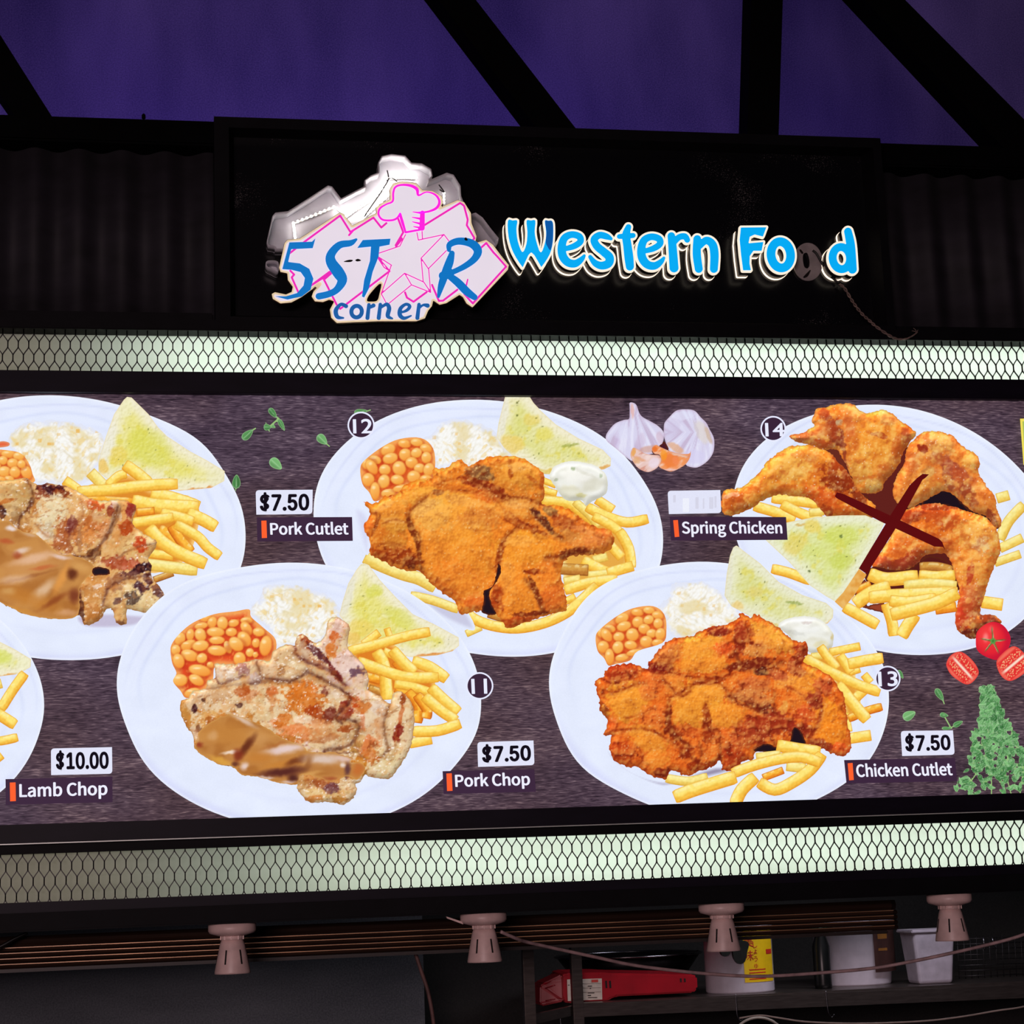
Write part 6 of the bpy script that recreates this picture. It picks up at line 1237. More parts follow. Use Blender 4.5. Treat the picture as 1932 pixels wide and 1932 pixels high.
food('printed_chop', poly('E', [(560, 1030), (600, 980), (690, 960), (700, 910), (760, 880), (750, 800), (780, 780), (900, 785), (960, 770), (1060, 750), (1150, 760), (1180, 690), (1280, 640), (1340, 650), (1350, 580), (1400, 570), (1440, 600), (1500, 630), (1560, 560), (1580, 470), (1640, 440), (1720, 490), (1740, 540), (1720, 650), (1780, 730), (1840, 790), (1880, 900), (1870, 970), (1960, 1020), (2030, 1070), (2040, 1040), (2070, 990), (2120, 985), (2170, 1040), (2210, 1150), (2200, 1290), (2170, 1420), (2080, 1560), (2020, 1620), (1900, 1610), (1850, 1590), (1820, 1640), (1780, 1660), (1790, 1720), (1740, 1780), (1690, 1810), (1600, 1790), (1500, 1795), (1430, 1785), (1390, 1740), (1350, 1690), (1350, 1660), (1200, 1645), (1060, 1605), (950, 1590), (880, 1530), (800, 1520), (700, 1470), (610, 1400), (600, 1310), (540, 1230), (505, 1130), (510, 1050)], 3), p11, (222, 192, 150), 'E', [
    (530, 1130, 34, 130, -12, (192, 132, 60), .9), (700, 1060, 140, 80, -15, (216, 184, 148), .7), (830, 850, 84, 50, 10, (228, 206, 186), .85), (960, 825, 50, 50, 0, (160, 106, 104), .8), (1170, 830, 116, 60, 10, (214, 176, 138), .8), (1245, 830, 34, 42, 0, (156, 80, 56), .75), (1050, 900, 60, 50, 20, (190, 168, 170), .7), (1250, 720, 70, 60, 0, (212, 176, 130), .7), (1430, 800, 90, 50, 0, (222, 200, 160), .7),
    (1250, 1080, 220, 150, 0, (226, 200, 160), .8), (1090, 1080, 30, 120, 0, (206, 170, 120), .6), (1170, 1060, 14, 120, 0, (196, 130, 80), .6), (1300, 1060, 14, 120, 0, (236, 216, 190), .6),
    (1420, 1010, 104, 104, 0, (214, 104, 52), .9), (1370, 960, 60, 40, 10, (226, 130, 60), .8), (1465, 1130, 36, 24, 0, (160, 36, 20), .95), (1560, 985, 40, 40, 0, (112, 36, 24), .85), (1230, 1200, 66, 36, -20, (220, 116, 60), .75), (1350, 1310, 140, 60, -10, (224, 146, 92), .8), (1590, 1165, 60, 46, -30, (112, 36, 24), .88), (1450, 1260, 80, 50, 0, (226, 180, 130), .7), (1310, 1200, 60, 40, 0, (224, 190, 140), .7), (1620, 1010, 60, 70, 0, (222, 196, 160), .8), (1480, 1200, 60, 30, 0, (206, 120, 70), .6),
    (1770, 1080, 74, 60, 20, (192, 56, 32), .95), (1700, 1105, 36, 66, 20, (132, 42, 34), .85), (1650, 1290, 140, 60, -15, (206, 172, 128), .85), (1740, 1250, 74, 24, -12, (160, 54, 34), .9), (1900, 1180, 116, 150, 10, (222, 196, 164), .85), (1960, 1100, 60, 60, 0, (226, 206, 190), .7), (1890, 1400, 76, 90, 20, (206, 110, 58), .85), (1905, 1410, 40, 56, 20, (150, 50, 36), .85), (1800, 1330, 40, 120, 10, (216, 180, 120), .7), (1830, 1200, 20, 80, 0, (200, 100, 60), .6), (1780, 1400, 26, 60, 20, (150, 80, 40), .6),
    (1700, 800, 124, 120, 40, (224, 194, 186), .9), (1795, 845, 60, 34, -5, (112, 78, 92), .95), (1830, 920, 60, 50, 0, (220, 186, 160), .8), (1600, 640, 60, 130, 20, (214, 180, 162), .9), (1622, 590, 34, 40, 0, (206, 76, 42), .9), (1600, 690, 44, 50, 10, (212, 96, 50), .85), (1420, 630, 40, 60, -20, (146, 36, 30), .95), (1510, 710, 120, 24, 45, (84, 32, 40), .92), (1630, 850, 90, 20, 52, (112, 26, 24), .92), (1400, 700, 40, 80, -10, (196, 160, 130), .8), (1660, 500, 50, 40, 0, (224, 190, 180), .8), (1520, 780, 60, 30, 30, (190, 120, 80), .7),
    (2110, 1150, 84, 150, 0, (224, 196, 154), .9), (2112, 1150, 16, 150, 8, (196, 84, 58), .85), (2088, 1290, 28, 62, 10, (132, 36, 24), .95), (2125, 1045, 18, 50, 0, (142, 46, 34), .85), (2000, 1500, 116, 110, -20, (218, 196, 150), .95), (2020, 1380, 40, 40, 0, (230, 210, 180), .8), (2060, 1440, 14, 60, 20, (196, 160, 110), .6),
    (1400, 1030, 130, 110, 10, (208, 96, 44), .9), (1330, 1290, 150, 70, -10, (218, 128, 72), .85), (1250, 1190, 60, 40, -30, (204, 92, 44), .85), (1480, 1130, 60, 40, 0, (166, 44, 24), .9), (1520, 1260, 90, 50, -10, (212, 150, 96), .7), (1180, 980, 40, 90, 4, (206, 140, 88), .7), (1840, 1100, 40, 40, 0, (206, 90, 46), .7), (1700, 1160, 60, 30, -20, (140, 50, 34), .9), (1960, 1250, 40, 90, 4, (206, 150, 104), .7), (1560, 1330, 120, 24, -14, (186, 120, 74), .8), (1880, 1460, 60, 50, 20, (196, 84, 44), .85), (1460, 880, 120, 30, 20, (206, 160, 112), .7), (1000, 1010, 80, 40, -20, (196, 116, 66), .7), (800, 1010, 70, 50, -10, (198, 150, 104), .7), (1110, 1150, 60, 60, 0, (224, 196, 150), .7), (1400, 1190, 60, 30, 0, (236, 214, 186), .7), (1660, 1000, 50, 40, 0, (236, 216, 196), .7), (1820, 990, 70, 30, 20, (230, 204, 190), .7),
    (850, 1300, 260, 130, 12, (186, 120, 50), .97), (700, 1400, 130, 100, 30, (188, 122, 50), .97), (1150, 1400, 290, 110, 12, (182, 114, 46), .96), (1200, 1520, 240, 70, -5, (192, 120, 46), .95), (950, 1240, 210, 60, 22, (190, 126, 58), .9), (780, 1480, 90, 40, 20, (214, 156, 60), .8),
    (870, 1430, 64, 12, -10, (240, 220, 206), .9), (960, 1195, 90, 20, 28, (218, 194, 176), .85), (1260, 1405, 170, 34, -8, (224, 198, 196), .92), (975, 1515, 34, 26, -45, (232, 208, 204), .8), (1300, 1370, 120, 16, 6, (196, 150, 120), .7),
    (985, 1390, 34, 116, 35, (98, 40, 18), .92), (930, 1440, 44, 50, 0, (126, 38, 20), .8), (1250, 1570, 190, 36, -8, (74, 26, 26), .92), (1340, 1500, 66, 36, -20, (102, 46, 20), .88), (900, 1510, 34, 20, 0, (90, 40, 30), .8), (1320, 1620, 60, 30, -6, (66, 24, 26), .9),
    (605, 1110, 20, 32, 0, (58, 20, 26), .9), (680, 1045, 16, 14, 0, (70, 36, 30), .8), (930, 1085, 26, 16, 0, (76, 40, 36), .8), (955, 980, 56, 34, -20, (180, 66, 40), .9), (1170, 985, 44, 36, 0, (206, 106, 50), .8), (690, 1180, 90, 36, -40, (218, 170, 106), .8), (720, 1200, 30, 30, 0, (164, 64, 30), .75), (640, 1250, 20, 24, 0, (110, 60, 40), .7), (650, 1380, 30, 20, 0, (130, 40, 20), .8), (610, 1290, 24, 60, -20, (222, 196, 180), .6),
    (1550, 1480, 160, 60, 0, (214, 186, 172), .88), (1700, 1480, 110, 28, 10, (208, 166, 140), .88), (1560, 1565, 140, 46, 0, (192, 132, 72), .9), (1800, 1540, 54, 76, 30, (192, 98, 40), .9), (1715, 1565, 30, 56, 0, (96, 50, 52), .8), (1490, 1620, 150, 60, 0, (198, 128, 62), .9), (1500, 1580, 80, 14, -8, (140, 70, 30), .7), (1560, 1710, 140, 50, 0, (220, 184, 124), .88), (1540, 1660, 96, 28, 10, (168, 70, 54), .9), (1605, 1690, 52, 34, 0, (104, 58, 70), .8), (1460, 1770, 84, 22, -10, (198, 120, 50), .9), (1660, 1775, 54, 26, 0, (170, 110, 40), .85), (1640, 1430, 120, 10, 0, (120, 70, 50), .7), (1380, 1640, 26, 60, 0, (206, 170, 120), .7)],
    'meat', 61, (150, 96, 50), 4, .45, cr=[([(1020, 925), (1150, 905), (1300, 912), (1430, 840)], 5, (92, 48, 34), 1), ([(1430, 840), (1560, 905), (1720, 1000), (1740, 1060), (1640, 1165), (1680, 1215)], 5, (88, 40, 28), 1), ([(1690, 1190), (1785, 1205), (1800, 1265), (1740, 1375), (1560, 1412)], 5, (84, 42, 28), 1), ([(2030, 1090), (1990, 1200), (2000, 1330), (2020, 1400), (1985, 1450)], 4, (110, 66, 44), .95), ([(1340, 660), (1360, 730), (1480, 785), (1620, 850), (1710, 940)], 5, (88, 32, 26), 1), ([(760, 885), (800, 925), (900, 895), (960, 870)], 4, (112, 64, 50), .95), ([(1060, 765), (1110, 880), (1280, 905)], 4, (112, 66, 50), .95), ([(690, 965), (840, 945), (1000, 920)], 3, (140, 90, 60), .6), ([(1880, 930), (1960, 1030), (2030, 1075)], 3, (150, 110, 80), .6), ([(1780, 1270), (1790, 1400), (1850, 1480)], 3, (130, 76, 50), .7)], label='printed grilled pork chop')
gravy('printed_gravy', poly('E', [(640, 1280), (700, 1220), (800, 1170), (880, 1150), (1000, 1190), (1130, 1250), (1250, 1325), (1400, 1385), (1430, 1420), (1500, 1430), (1600, 1425), (1700, 1450), (1760, 1470), (1740, 1500), (1830, 1510), (1850, 1560), (1790, 1630), (1720, 1600), (1600, 1640), (1480, 1600), (1390, 1590), (1365, 1640), (1340, 1665), (1200, 1645), (1060, 1605), (950, 1590), (880, 1530), (800, 1520), (700, 1470), (612, 1400), (625, 1330)], 3), p11, 'E', [
    (850, 1290, 200, 100, 10, (194, 128, 56), .8), (960, 1190, 110, 20, 28, (224, 200, 184), .8), (740, 1310, 40, 40, -30, (214, 164, 110), .7), (870, 1430, 70, 12, -10, (244, 226, 212), .9), (800, 1490, 100, 24, 22, (222, 164, 66), .85), (1080, 1330, 90, 60, 20, (206, 150, 90), .6),
    (985, 1390, 32, 120, 35, (98, 40, 18), .92), (925, 1445, 40, 50, 0, (128, 40, 20), .8), (1270, 1405, 170, 36, -8, (230, 206, 204), .95), (1200, 1370, 120, 14, -16, (176, 104, 50), .6), (1080, 1470, 120, 50, 0, (196, 124, 50), .8), (1260, 1510, 190, 30, -10, (200, 128, 50), .8), (1350, 1490, 90, 26, -18, (110, 50, 22), .85), (1250, 1570, 200, 34, -8, (78, 28, 26), .92), (970, 1530, 34, 28, -45, (236, 214, 210), .85), (900, 1515, 34, 20, 0, (90, 40, 30), .8), (1130, 1610, 60, 10, 6, (236, 216, 214), .8), (1290, 1640, 60, 14, 0, (226, 200, 196), .8), (1330, 1610, 46, 30, -6, (70, 26, 26), .9),
    (1540, 1480, 150, 44, 0, (222, 200, 190), .9), (1700, 1480, 90, 22, 12, (226, 196, 186), .85), (1500, 1540, 60, 40, 0, (190, 130, 70), .7), (1440, 1500, 30, 60, 20, (150, 90, 44), .7), (1620, 1560, 80, 40, 0, (184, 120, 60), .8), (1720, 1550, 24, 50, 10, (84, 46, 56), .85), (1800, 1550, 44, 60, 30, (196, 106, 44), .85), (1690, 1520, 20, 20, 0, (240, 230, 230), .8), (1450, 1585, 90, 16, -10, (216, 160, 90), .7), (1600, 1620, 60, 20, 0, (160, 70, 40), .7), (645, 1375, 26, 20, 0, (140, 44, 24), .8), (620, 1300, 14, 50, -20, (230, 206, 196), .7)], 62)

# --- chicken cutlet, number 13
p13 = plate('white printed plate of craggy chicken cutlet, dish number 13', 1353.5, 1304.3, 323.2, 242.8, 7.57, [(1035.7, 1278), (1065.7, 1192), (1126.5, 1108), (1245.8, 1067.8), (1337, 1059.6), (1053, 1364.5), (1096, 1448), (1177, 1496.5), (1482, 1093), (1593.7, 1159), (1657, 1232.6), (1676.6, 1303.7), (1667, 1379.8), (1634, 1443), (1543, 1506.6)])
rice(p13, poly('G', [(870, 380), (950, 310), (980, 215), (1080, 195), (1200, 185), (1320, 250), (1400, 320), (1470, 400), (1490, 470), (1400, 540), (1240, 580), (1150, 610), (1050, 612), (990, 592), (930, 530), (912, 460)]), 37, .6)
def m13(x, y): return 1141.6+(x-698.6)*.945, 1197+(y-879.4)*.9-.06*(x-698.6)
beans(p13, sd_poly([m13(*p) for p in [tuple(q) for q in spline(Z('C', O12), 4, closed=True)]]), [(*m13(*Zp('C', x, y)), rx*.254, ry*.242, a-3) for x, y, rx, ry, a in B12])
toast(p13, hardpoly('I', [(150, 1240), (175, 1178), (200, 1163), (245, 1198), (380, 1300), (520, 1440), (700, 1540), (880, 1600), (935, 1650), (932, 1712), (890, 1758), (800, 1760), (640, 1790), (520, 1800), (400, 1750), (280, 1690), (160, 1625), (108, 1545), (125, 1380)]), 'I', [(135, 1420, 30, 160, 8, (230, 228, 204), .8), (900, 1690, 40, 60, 20, (236, 234, 206), .8), (890, 1750, 40, 12, -30, (226, 160, 76), .7), (340, 1520, 60, 40, 0, (226, 206, 110), .6), (200, 1620, 50, 40, 0, (240, 200, 110), .7), (640, 1600, 60, 10, 0, (140, 156, 70), .7), (480, 1770, 120, 20, 10, (220, 190, 90), .6)], tone=(220, 220, 142), seed=54, pale=(234, 234, 206))
dip(p13, poly('H', [(508, 520), (560, 465), (700, 443), (820, 470), (900, 550), (918, 610), (895, 690), (800, 720), (700, 700), (640, 660), (580, 580)]), 'H', [(700, 520, 120, 50, 10, (250, 250, 246), .8), (780, 640, 100, 40, 0, (222, 218, 196), .6), (640, 570, 70, 14, 10, (220, 220, 214), .8), (720, 490, 40, 10, 0, (214, 200, 196), .7), (830, 660, 60, 30, 0, (226, 214, 160), .5), (910, 600, 10, 30, 0, (222, 190, 110), .7)], 33)
shade(p13, poly('H', [(720, 740), (880, 720), (1080, 780), (1080, 900), (1120, 1020), (1100, 1150), (1010, 1200), (940, 980), (820, 840)]), (226, 150, 48), 12, .95, (248, 220, 150), 'printed_fry_shade')
fries(p13, 'H', [([(890, 712), (1112, 668)], 62), ([(755, 745), (840, 735)], 54, 'p'), ([(1145, 880), (1190, 935)], 62), ([(1040, 865), (1112, 842)], 44), ([(965, 735), (1045, 860)], 72), ([(818, 670), (870, 745), (942, 830)], 62), ([(1030, 800), (1150, 775), (1282, 755)], 78), ([(1085, 1050), (1155, 985)], 74), ([(705, 755), (840, 832), (1000, 910), (1120, 962), (1260, 1008)], 72), ([(1010, 1165), (1035, 1300)], 46), ([(1030, 1205), (1160, 1150), (1275, 1118)], 56, 'o'), ([(945, 950), (1050, 1080), (1165, 1215)], 82), ([(1025, 1355), (1192, 1330)], 86)])
shade(p13, poly('G', [(500, 1440), (640, 1580), (840, 1660), (1000, 1660), (1300, 1560), (1420, 1600), (1000, 1700), (860, 1700), (640, 1600), (520, 1500)]), (110, 90, 120), 9, .65)
fries(p13, 'G', [([(935, 1650), (1100, 1672), (1240, 1640)], 62, 'p')])
food('printed_cutlet', poly('G', [(470, 1325), (500, 1220), (440, 1150), (440, 1080), (420, 1010), (412, 930), (470, 890), (500, 830), (600, 800), (700, 800), (790, 840), (800, 790), (850, 740), (900, 670), (980, 610), (1070, 600), (1150, 580), (1240, 530), (1310, 520), (1370, 510), (1460, 470), (1480, 420), (1520, 430), (1560, 450), (1600, 430), (1680, 470), (1760, 520), (1830, 580), (1890, 620), (1970, 640), (1985, 710), (1960, 770), (1980, 800), (2090, 850), (2170, 900), (2220, 980), (2260, 1050), (2280, 1200), (2300, 1330), (2305, 1430), (2270, 1485), (2200, 1480), (2120, 1440), (2000, 1400), (1880, 1400), (1770, 1420), (1600, 1450), (1590, 1510), (1500, 1520), (1480, 1580), (1400, 1600), (1350, 1580), (1340, 1520), (1280, 1560), (1220, 1590), (1160, 1600), (1100, 1638), (1010, 1600), (960, 1600), (940, 1652), (850, 1640), (780, 1610), (730, 1560), (660, 1570), (560, 1520), (508, 1440), (530, 1340)], 3), p13, (234, 106, 28), 'G', [
    (590, 880, 120, 80, -15, (166, 46, 18), .88), (640, 930, 60, 40, 0, (224, 114, 48), .6), (880, 825, 94, 36, 0, (112, 12, 14), .95), (950, 720, 110, 80, -20, (216, 124, 58), .8), (460, 1155, 40, 60, 0, (146, 66, 20), .88), (850, 920, 90, 60, 0, (236, 109, 42), .6),
    (1200, 680, 170, 90, -12, (255, 163, 52), .9), (1400, 700, 100, 60, 10, (234, 88, 34), .85), (1200, 800, 200, 60, -5, (247, 151, 46), .85), (650, 1085, 156, 140, 10, (247, 157, 46), .92), (800, 1010, 60, 60, 0, (236, 120, 48), .7), (1150, 1090, 200, 160, -25, (247, 157, 46), .92), (1290, 1010, 70, 120, -10, (247, 153, 46), .85), (800, 1360, 150, 90, 35, (247, 152, 46), .9), (860, 1500, 90, 70, 30, (246, 142, 44), .8), (1370, 1180, 150, 90, 0, (247, 153, 46), .85), (850, 1190, 120, 80, -10, (234, 114, 42), .7), (1010, 1000, 70, 40, 0, (248, 142, 54), .7), (980, 930, 60, 60, 30, (248, 146, 52), .7),
    (1700, 600, 180, 90, 25, (255, 161, 56), .9), (1600, 690, 100, 56, 0, (228, 152, 74), .75), (1800, 640, 110, 60, 30, (254, 163, 54), .8), (2140, 1260, 116, 190, -20, (255, 144, 34), .95), (1980, 950, 130, 120, -40, (247, 152, 46), .9), (1830, 930, 100, 46, -10, (252, 163, 64), .85), (1900, 1060, 90, 60, -40, (246, 135, 48), .7), (1800, 1150, 30, 70, 20, (232, 168, 78), .7),
    (950, 1210, 22, 100, 10, (120, 28, 5), .92), (1000, 1320, 64, 44, 42, (120, 32, 6), .9), (1250, 925, 124, 22, -10, (160, 48, 10), .85), (1240, 1230, 28, 100, 0, (140, 40, 6), .88), (1230, 1150, 24, 50, 0, (176, 66, 20), .7), (1430, 1480, 90, 110, 0, (174, 50, 18), .82), (1090, 1450, 60, 60, 0, (132, 32, 6), .85), (1180, 1560, 84, 40, 0, (160, 46, 8), .85), (1200, 1420, 100, 60, 0, (236, 114, 38), .7), (600, 1450, 100, 80, 20, (196, 68, 20), .82), (900, 1605, 60, 34, 0, (122, 22, 6), .88), (1330, 555, 80, 34, 0, (122, 26, 20), .9), (1480, 600, 40, 120, 0, (156, 46, 22), .88), (1520, 560, 60, 60, 0, (176, 60, 30), .7), (1640, 852, 54, 32, 0, (40, 12, 20), .97), (1560, 800, 170, 36, -10, (112, 26, 12), .9), (1680, 1135, 60, 46, 45, (70, 18, 26), .92), (1600, 1100, 170, 28, 25, (102, 30, 16), .88), (1700, 1250, 180, 90, 0, (158, 44, 22), .85), (1590, 960, 130, 60, 0, (206, 105, 52), .82), (1580, 1040, 130, 46, 10, (216, 126, 64), .82), (2040, 1070, 60, 60, 0, (146, 38, 26), .88), (1920, 1290, 84, 60, 0, (146, 38, 22), .88), (1940, 700, 56, 50, 0, (160, 42, 22), .9), (1900, 770, 60, 30, 0, (176, 50, 26), .8), (1760, 880, 80, 36, 20, (200, 88, 50), .8), (1900, 840, 84, 46, 30, (184, 86, 48), .82), (2110, 960, 70, 66, 0, (200, 77, 44), .75), (1560, 1330, 140, 80, 0, (166, 56, 28), .85), (1480, 1380, 60, 60, 0, (216, 103, 44), .6), (520, 1260, 40, 60, 20, (230, 92, 32), .8), (1090, 1300, 90, 40, 10, (206, 81, 30), .6), (1350, 1340, 50, 60, 0, (236, 109, 40), .7), (1250, 1330, 50, 60, 0, (150, 44, 14), .7), (2230, 1440, 70, 50, 0, (234, 81, 30), .8), (2080, 1400, 80, 40, 20, (150, 40, 24), .8), (1980, 1180, 90, 60, 20, (206, 70, 34), .7)],
    'crumb', 71, (150, 44, 12), 6, .5, cr=[([(790, 845), (860, 865), (980, 855), (960, 800)], 4, (110, 20, 8), .8), ([(520, 1010), (600, 990), (700, 950), (790, 940)], 4, (150, 40, 8), .8), ([(940, 1160), (960, 1060), (1050, 1000), (1150, 950), (1260, 930), (1360, 960), (1400, 1040)], 4, (150, 46, 8), .85), ([(940, 1160), (960, 1250), (1030, 1360), (1100, 1400)], 5, (104, 24, 6), .9),
        ([(1220, 1100), (1240, 1180), (1230, 1260), (1320, 1290), (1330, 1380)], 4, (140, 40, 8), .8), ([(900, 900), (960, 960), (1040, 1040), (1110, 1000)], 4, (150, 44, 8), .75), ([(530, 1300), (640, 1285), (760, 1280), (900, 1330), (1040, 1420), (1060, 1490)], 4, (150, 44, 8), .8), ([(980, 860), (1100, 890), (1250, 905), (1450, 870)], 4, (160, 50, 10), .7), ([(1450, 700), (1480, 780), (1560, 825), (1680, 830), (1800, 780)], 6, (104, 24, 10), .85),
        ([(1400, 1040), (1480, 1090), (1560, 1120), (1640, 1160)], 4, (104, 30, 14), .85), ([(1740, 1010), (1730, 1100), (1760, 1180)], 4, (140, 44, 14), .7), ([(1340, 1400), (1330, 1500), (1350, 1560)], 4, (110, 26, 8), .85), ([(2060, 1060), (2090, 1140), (2060, 1250), (2010, 1340)], 5, (140, 36, 16), .85), ([(1820, 960), (1900, 1000), (1990, 1060)], 3, (170, 60, 24), .6), ([(1500, 560), (1560, 640), (1640, 660)], 4, (160, 50, 20), .7), ([(640, 1200), (760, 1160), (850, 1130)], 3, (180, 70, 16), .6), ([(720, 1560), (760, 1480), (700, 1400)], 4, (160, 50, 10), .7), ([(1180, 1380), (1200, 1470), (1160, 1540)], 4, (130, 36, 8), .75)], amt=1.0, cl=(150, 108), clump=12.5, sc=5.0, dark=(112, 24, 6), rg=3.2, label='printed dark orange craggy chicken cutlet')
dark(p13, poly('H', [(620, 1270), (660, 1285), (690, 1330), (708, 1395), (640, 1400), (595, 1388), (600, 1340)]))
dark(p13, poly('H', [(325, 1445), (360, 1415), (410, 1392), (470, 1410), (530, 1440), (480, 1460), (390, 1455)]))
fries(p13, 'H', [([(500, 1405), (650, 1432), (815, 1455)], 84), ([(345, 1490), (520, 1470)], 60, 'p'), ([(570, 1560), (705, 1575)], 74, 'p'), ([(395, 1645), (540, 1590)], 56, 'o'), ([(832, 1470), (745, 1585), (610, 1680), (480, 1735), (365, 1680)], 82), ([(168, 1612), (330, 1552), (520, 1505), (680, 1492), (818, 1532)], 74), ([(185, 1840), (235, 1735), (335, 1640)], 88)])
fries(p13, 'G', [([(998, 1790), (1120, 1742), (1300, 1685), (1450, 1640)], 94)])
# ------------------------------------------------------------------ garlic, tomatoes and herbs printed on the wood
def garlic(name, f, hx, hy, st, seed, sx=5.0, parent=MB, base=(216, 212, 238)):
    def paint(x, y, s):
        c = flat(base, len(x)); k = np.arctan2(x-hx, np.abs(y-hy)+30)
        n = fbm(k*14, np.hypot(x-hx, y-hy)/60, 3, seed)
        c = mixc(c, (186, 160, 190), sm(.54, .72, n)*.55); c = mixc(c, (236, 236, 252), sm(.46, .3, n)*.6)
        c = strokes(x, y, c, 'L', st, 2, 8, seed)
        return rim(c, s, (190, 164, 190), 4, .5)
    return pr(name, f, paint, parent, 1.6)
g1 = garlic('printed_garlic', poly('L', [(505, 150), (545, 145), (600, 180), (640, 290), (690, 350), (800, 410), (900, 470), (975, 550), (985, 640), (960, 720), (910, 790), (860, 850), (700, 890), (560, 960), (480, 930), (300, 780), (190, 690), (170, 620), (210, 540), (300, 440), (420, 390), (495, 375), (505, 290), (505, 200)]), *Zp('L', 540, 330), [(545, 260, 26, 110, -4, (226, 170, 160), .7), (330, 680, 40, 120, 0, (204, 186, 222), .5), (660, 700, 60, 130, 10, (206, 186, 214), .5), (780, 800, 150, 50, -10, (206, 150, 130), .6), (930, 640, 50, 90, -10, (210, 180, 200), .6), (400, 560, 120, 100, 0, (222, 222, 246), .5)], 3)
g2 = garlic('printed_garlic', poly('L', [(985, 480), (1000, 420), (1060, 350), (1140, 270), (1220, 242), (1350, 242), (1430, 270), (1500, 350), (1580, 430), (1625, 520), (1685, 640), (1690, 780), (1660, 880), (1580, 980), (1450, 1055), (1330, 1040), (1290, 1010), (1200, 900), (1060, 820), (1010, 700), (985, 600)]), *Zp('L', 1540, 560), [(1520, 560, 80, 170, -22, (222, 214, 214), .9), (1610, 600, 30, 130, -20, (206, 180, 160), .8), (1440, 520, 24, 130, -16, (206, 196, 206), .6), (1150, 780, 130, 50, 30, (226, 170, 130), .75), (1100, 500, 90, 200, 30, (206, 196, 226), .5), (1250, 330, 150, 60, 0, (226, 228, 250), .6), (1400, 900, 160, 100, 0, (212, 206, 240), .6)], 5)
g1['label'] = 'printed garlic bulb with a stalk'; g2['label'] = 'printed garlic bulb lying on its side'
dark(MB, poly('L', [(960, 720), (990, 690), (1020, 740), (1050, 810), (900, 880), (820, 850), (840, 800), (900, 770)]), (70, 20, 40))
def clove(f, st, seed, base):
    def paint(x, y, s):
        c = flat(base, len(x)); n = fbm((x*.6+y)/7, (x-y)/40, 3, seed)
        c = mixc(c, (206, 130, 110), sm(.55, .7, n)*.6); c = mixc(c, (246, 226, 224), sm(.45, .3, n)*.6)
        return rim(strokes(x, y, c, 'L', st, 2, 6, seed), s, (214, 150, 130), 3, .5)
    return pr('printed_garlic_clove', f, paint, MB, 1.6)
clove(poly('L', [(815, 790), (870, 738), (940, 770), (1060, 822), (1200, 860), (1335, 862), (1360, 820), (1356, 900), (1300, 1000), (1180, 1080), (1080, 1112), (980, 1082), (915, 1040), (945, 960), (925, 880), (850, 860)]), [(1080, 960, 130, 100, 20, (240, 128, 60), .9), (980, 880, 50, 80, 0, (246, 150, 40), .8), (1200, 880, 120, 20, 14, (230, 196, 180), .8), (850, 800, 40, 40, 0, (230, 110, 40), .8), (1080, 1090, 140, 16, 0, (236, 200, 200), .8), (1150, 960, 40, 60, -20, (244, 140, 90), .6)], 7, (240, 150, 90))
clove(poly('L', [(522, 835), (550, 780), (600, 788), (700, 850), (800, 875), (900, 882), (930, 900), (946, 960), (900, 1050), (800, 1112), (720, 1112), (620, 1060), (550, 970), (518, 900)]), [(560, 840, 30, 60, 10, (232, 166, 90), .9), (640, 930, 90, 24, 20, (226, 160, 120), .7), (850, 990, 80, 70, -40, (236, 220, 236), .7), (600, 960, 50, 40, 30, (226, 170, 110), .6)], 9, (232, 198, 190))

def tomato(f, paint, label):
    o = pr('printed_tomato', f, paint, MB, 1.5); o['label'] = label; return o
def ptom(x, y, s):
    cx, cy = Zp('K', 1115, 310); dx, dy = (x-cx)/33, (y-cy)/36.5; d = np.hypot(dx, dy)
    c = flat((228, 36, 50), len(x)); c = mixc(c, (250, 70, 66), sm(.9, .2, np.hypot(dx+.3, dy+.3))*.7); c = mixc(c, (196, 16, 52), sm(.6, 1.05, d+.25*dx+.15*dy)*.8)
    c = mixc(c, (255, 150, 146), sm(.28, .05, np.hypot((dx+.42)*1.2, (dy+.18)*.8))*.75); c = mixc(c, (255, 120, 120), sm(.25, .05, np.hypot((dx+.1)*1.2, (dy+.62)))*.5)
    for a in (-95, -5, 62, 130, 190):
        t = math.radians(a); u = dx*math.cos(t)+dy*math.sin(t); v = -dx*math.sin(t)+dy*math.cos(t)
        c = mixc(c, (70, 110, 46), .9*sm(.085, .03, np.abs(v)*(1+np.clip(u, 0, 1)*1.2))*(u > -.05)*sm(.85, .5, u))
        c = mixc(c, (196, 200, 150), .8*sm(.03, .0, np.abs(v-.03))*(u > .1)*sm(.75, .5, u))
    c = mixc(c, (86, 156, 70), sm(.2, .1, d))
    return mixc(c, (46, 96, 40), sm(.09, .03, d)*.6)
def rot_path(pts, n=4): return poly('K', pts, n)
t1 = tomato(poly('K', [(945, 320), (958, 220), (1040, 145), (1130, 122), (1220, 160), (1280, 250), (1285, 330), (1240, 430), (1160, 495), (1080, 480), (1000, 440), (955, 390)]), ptom, 'printed whole red tomato with green calyx')
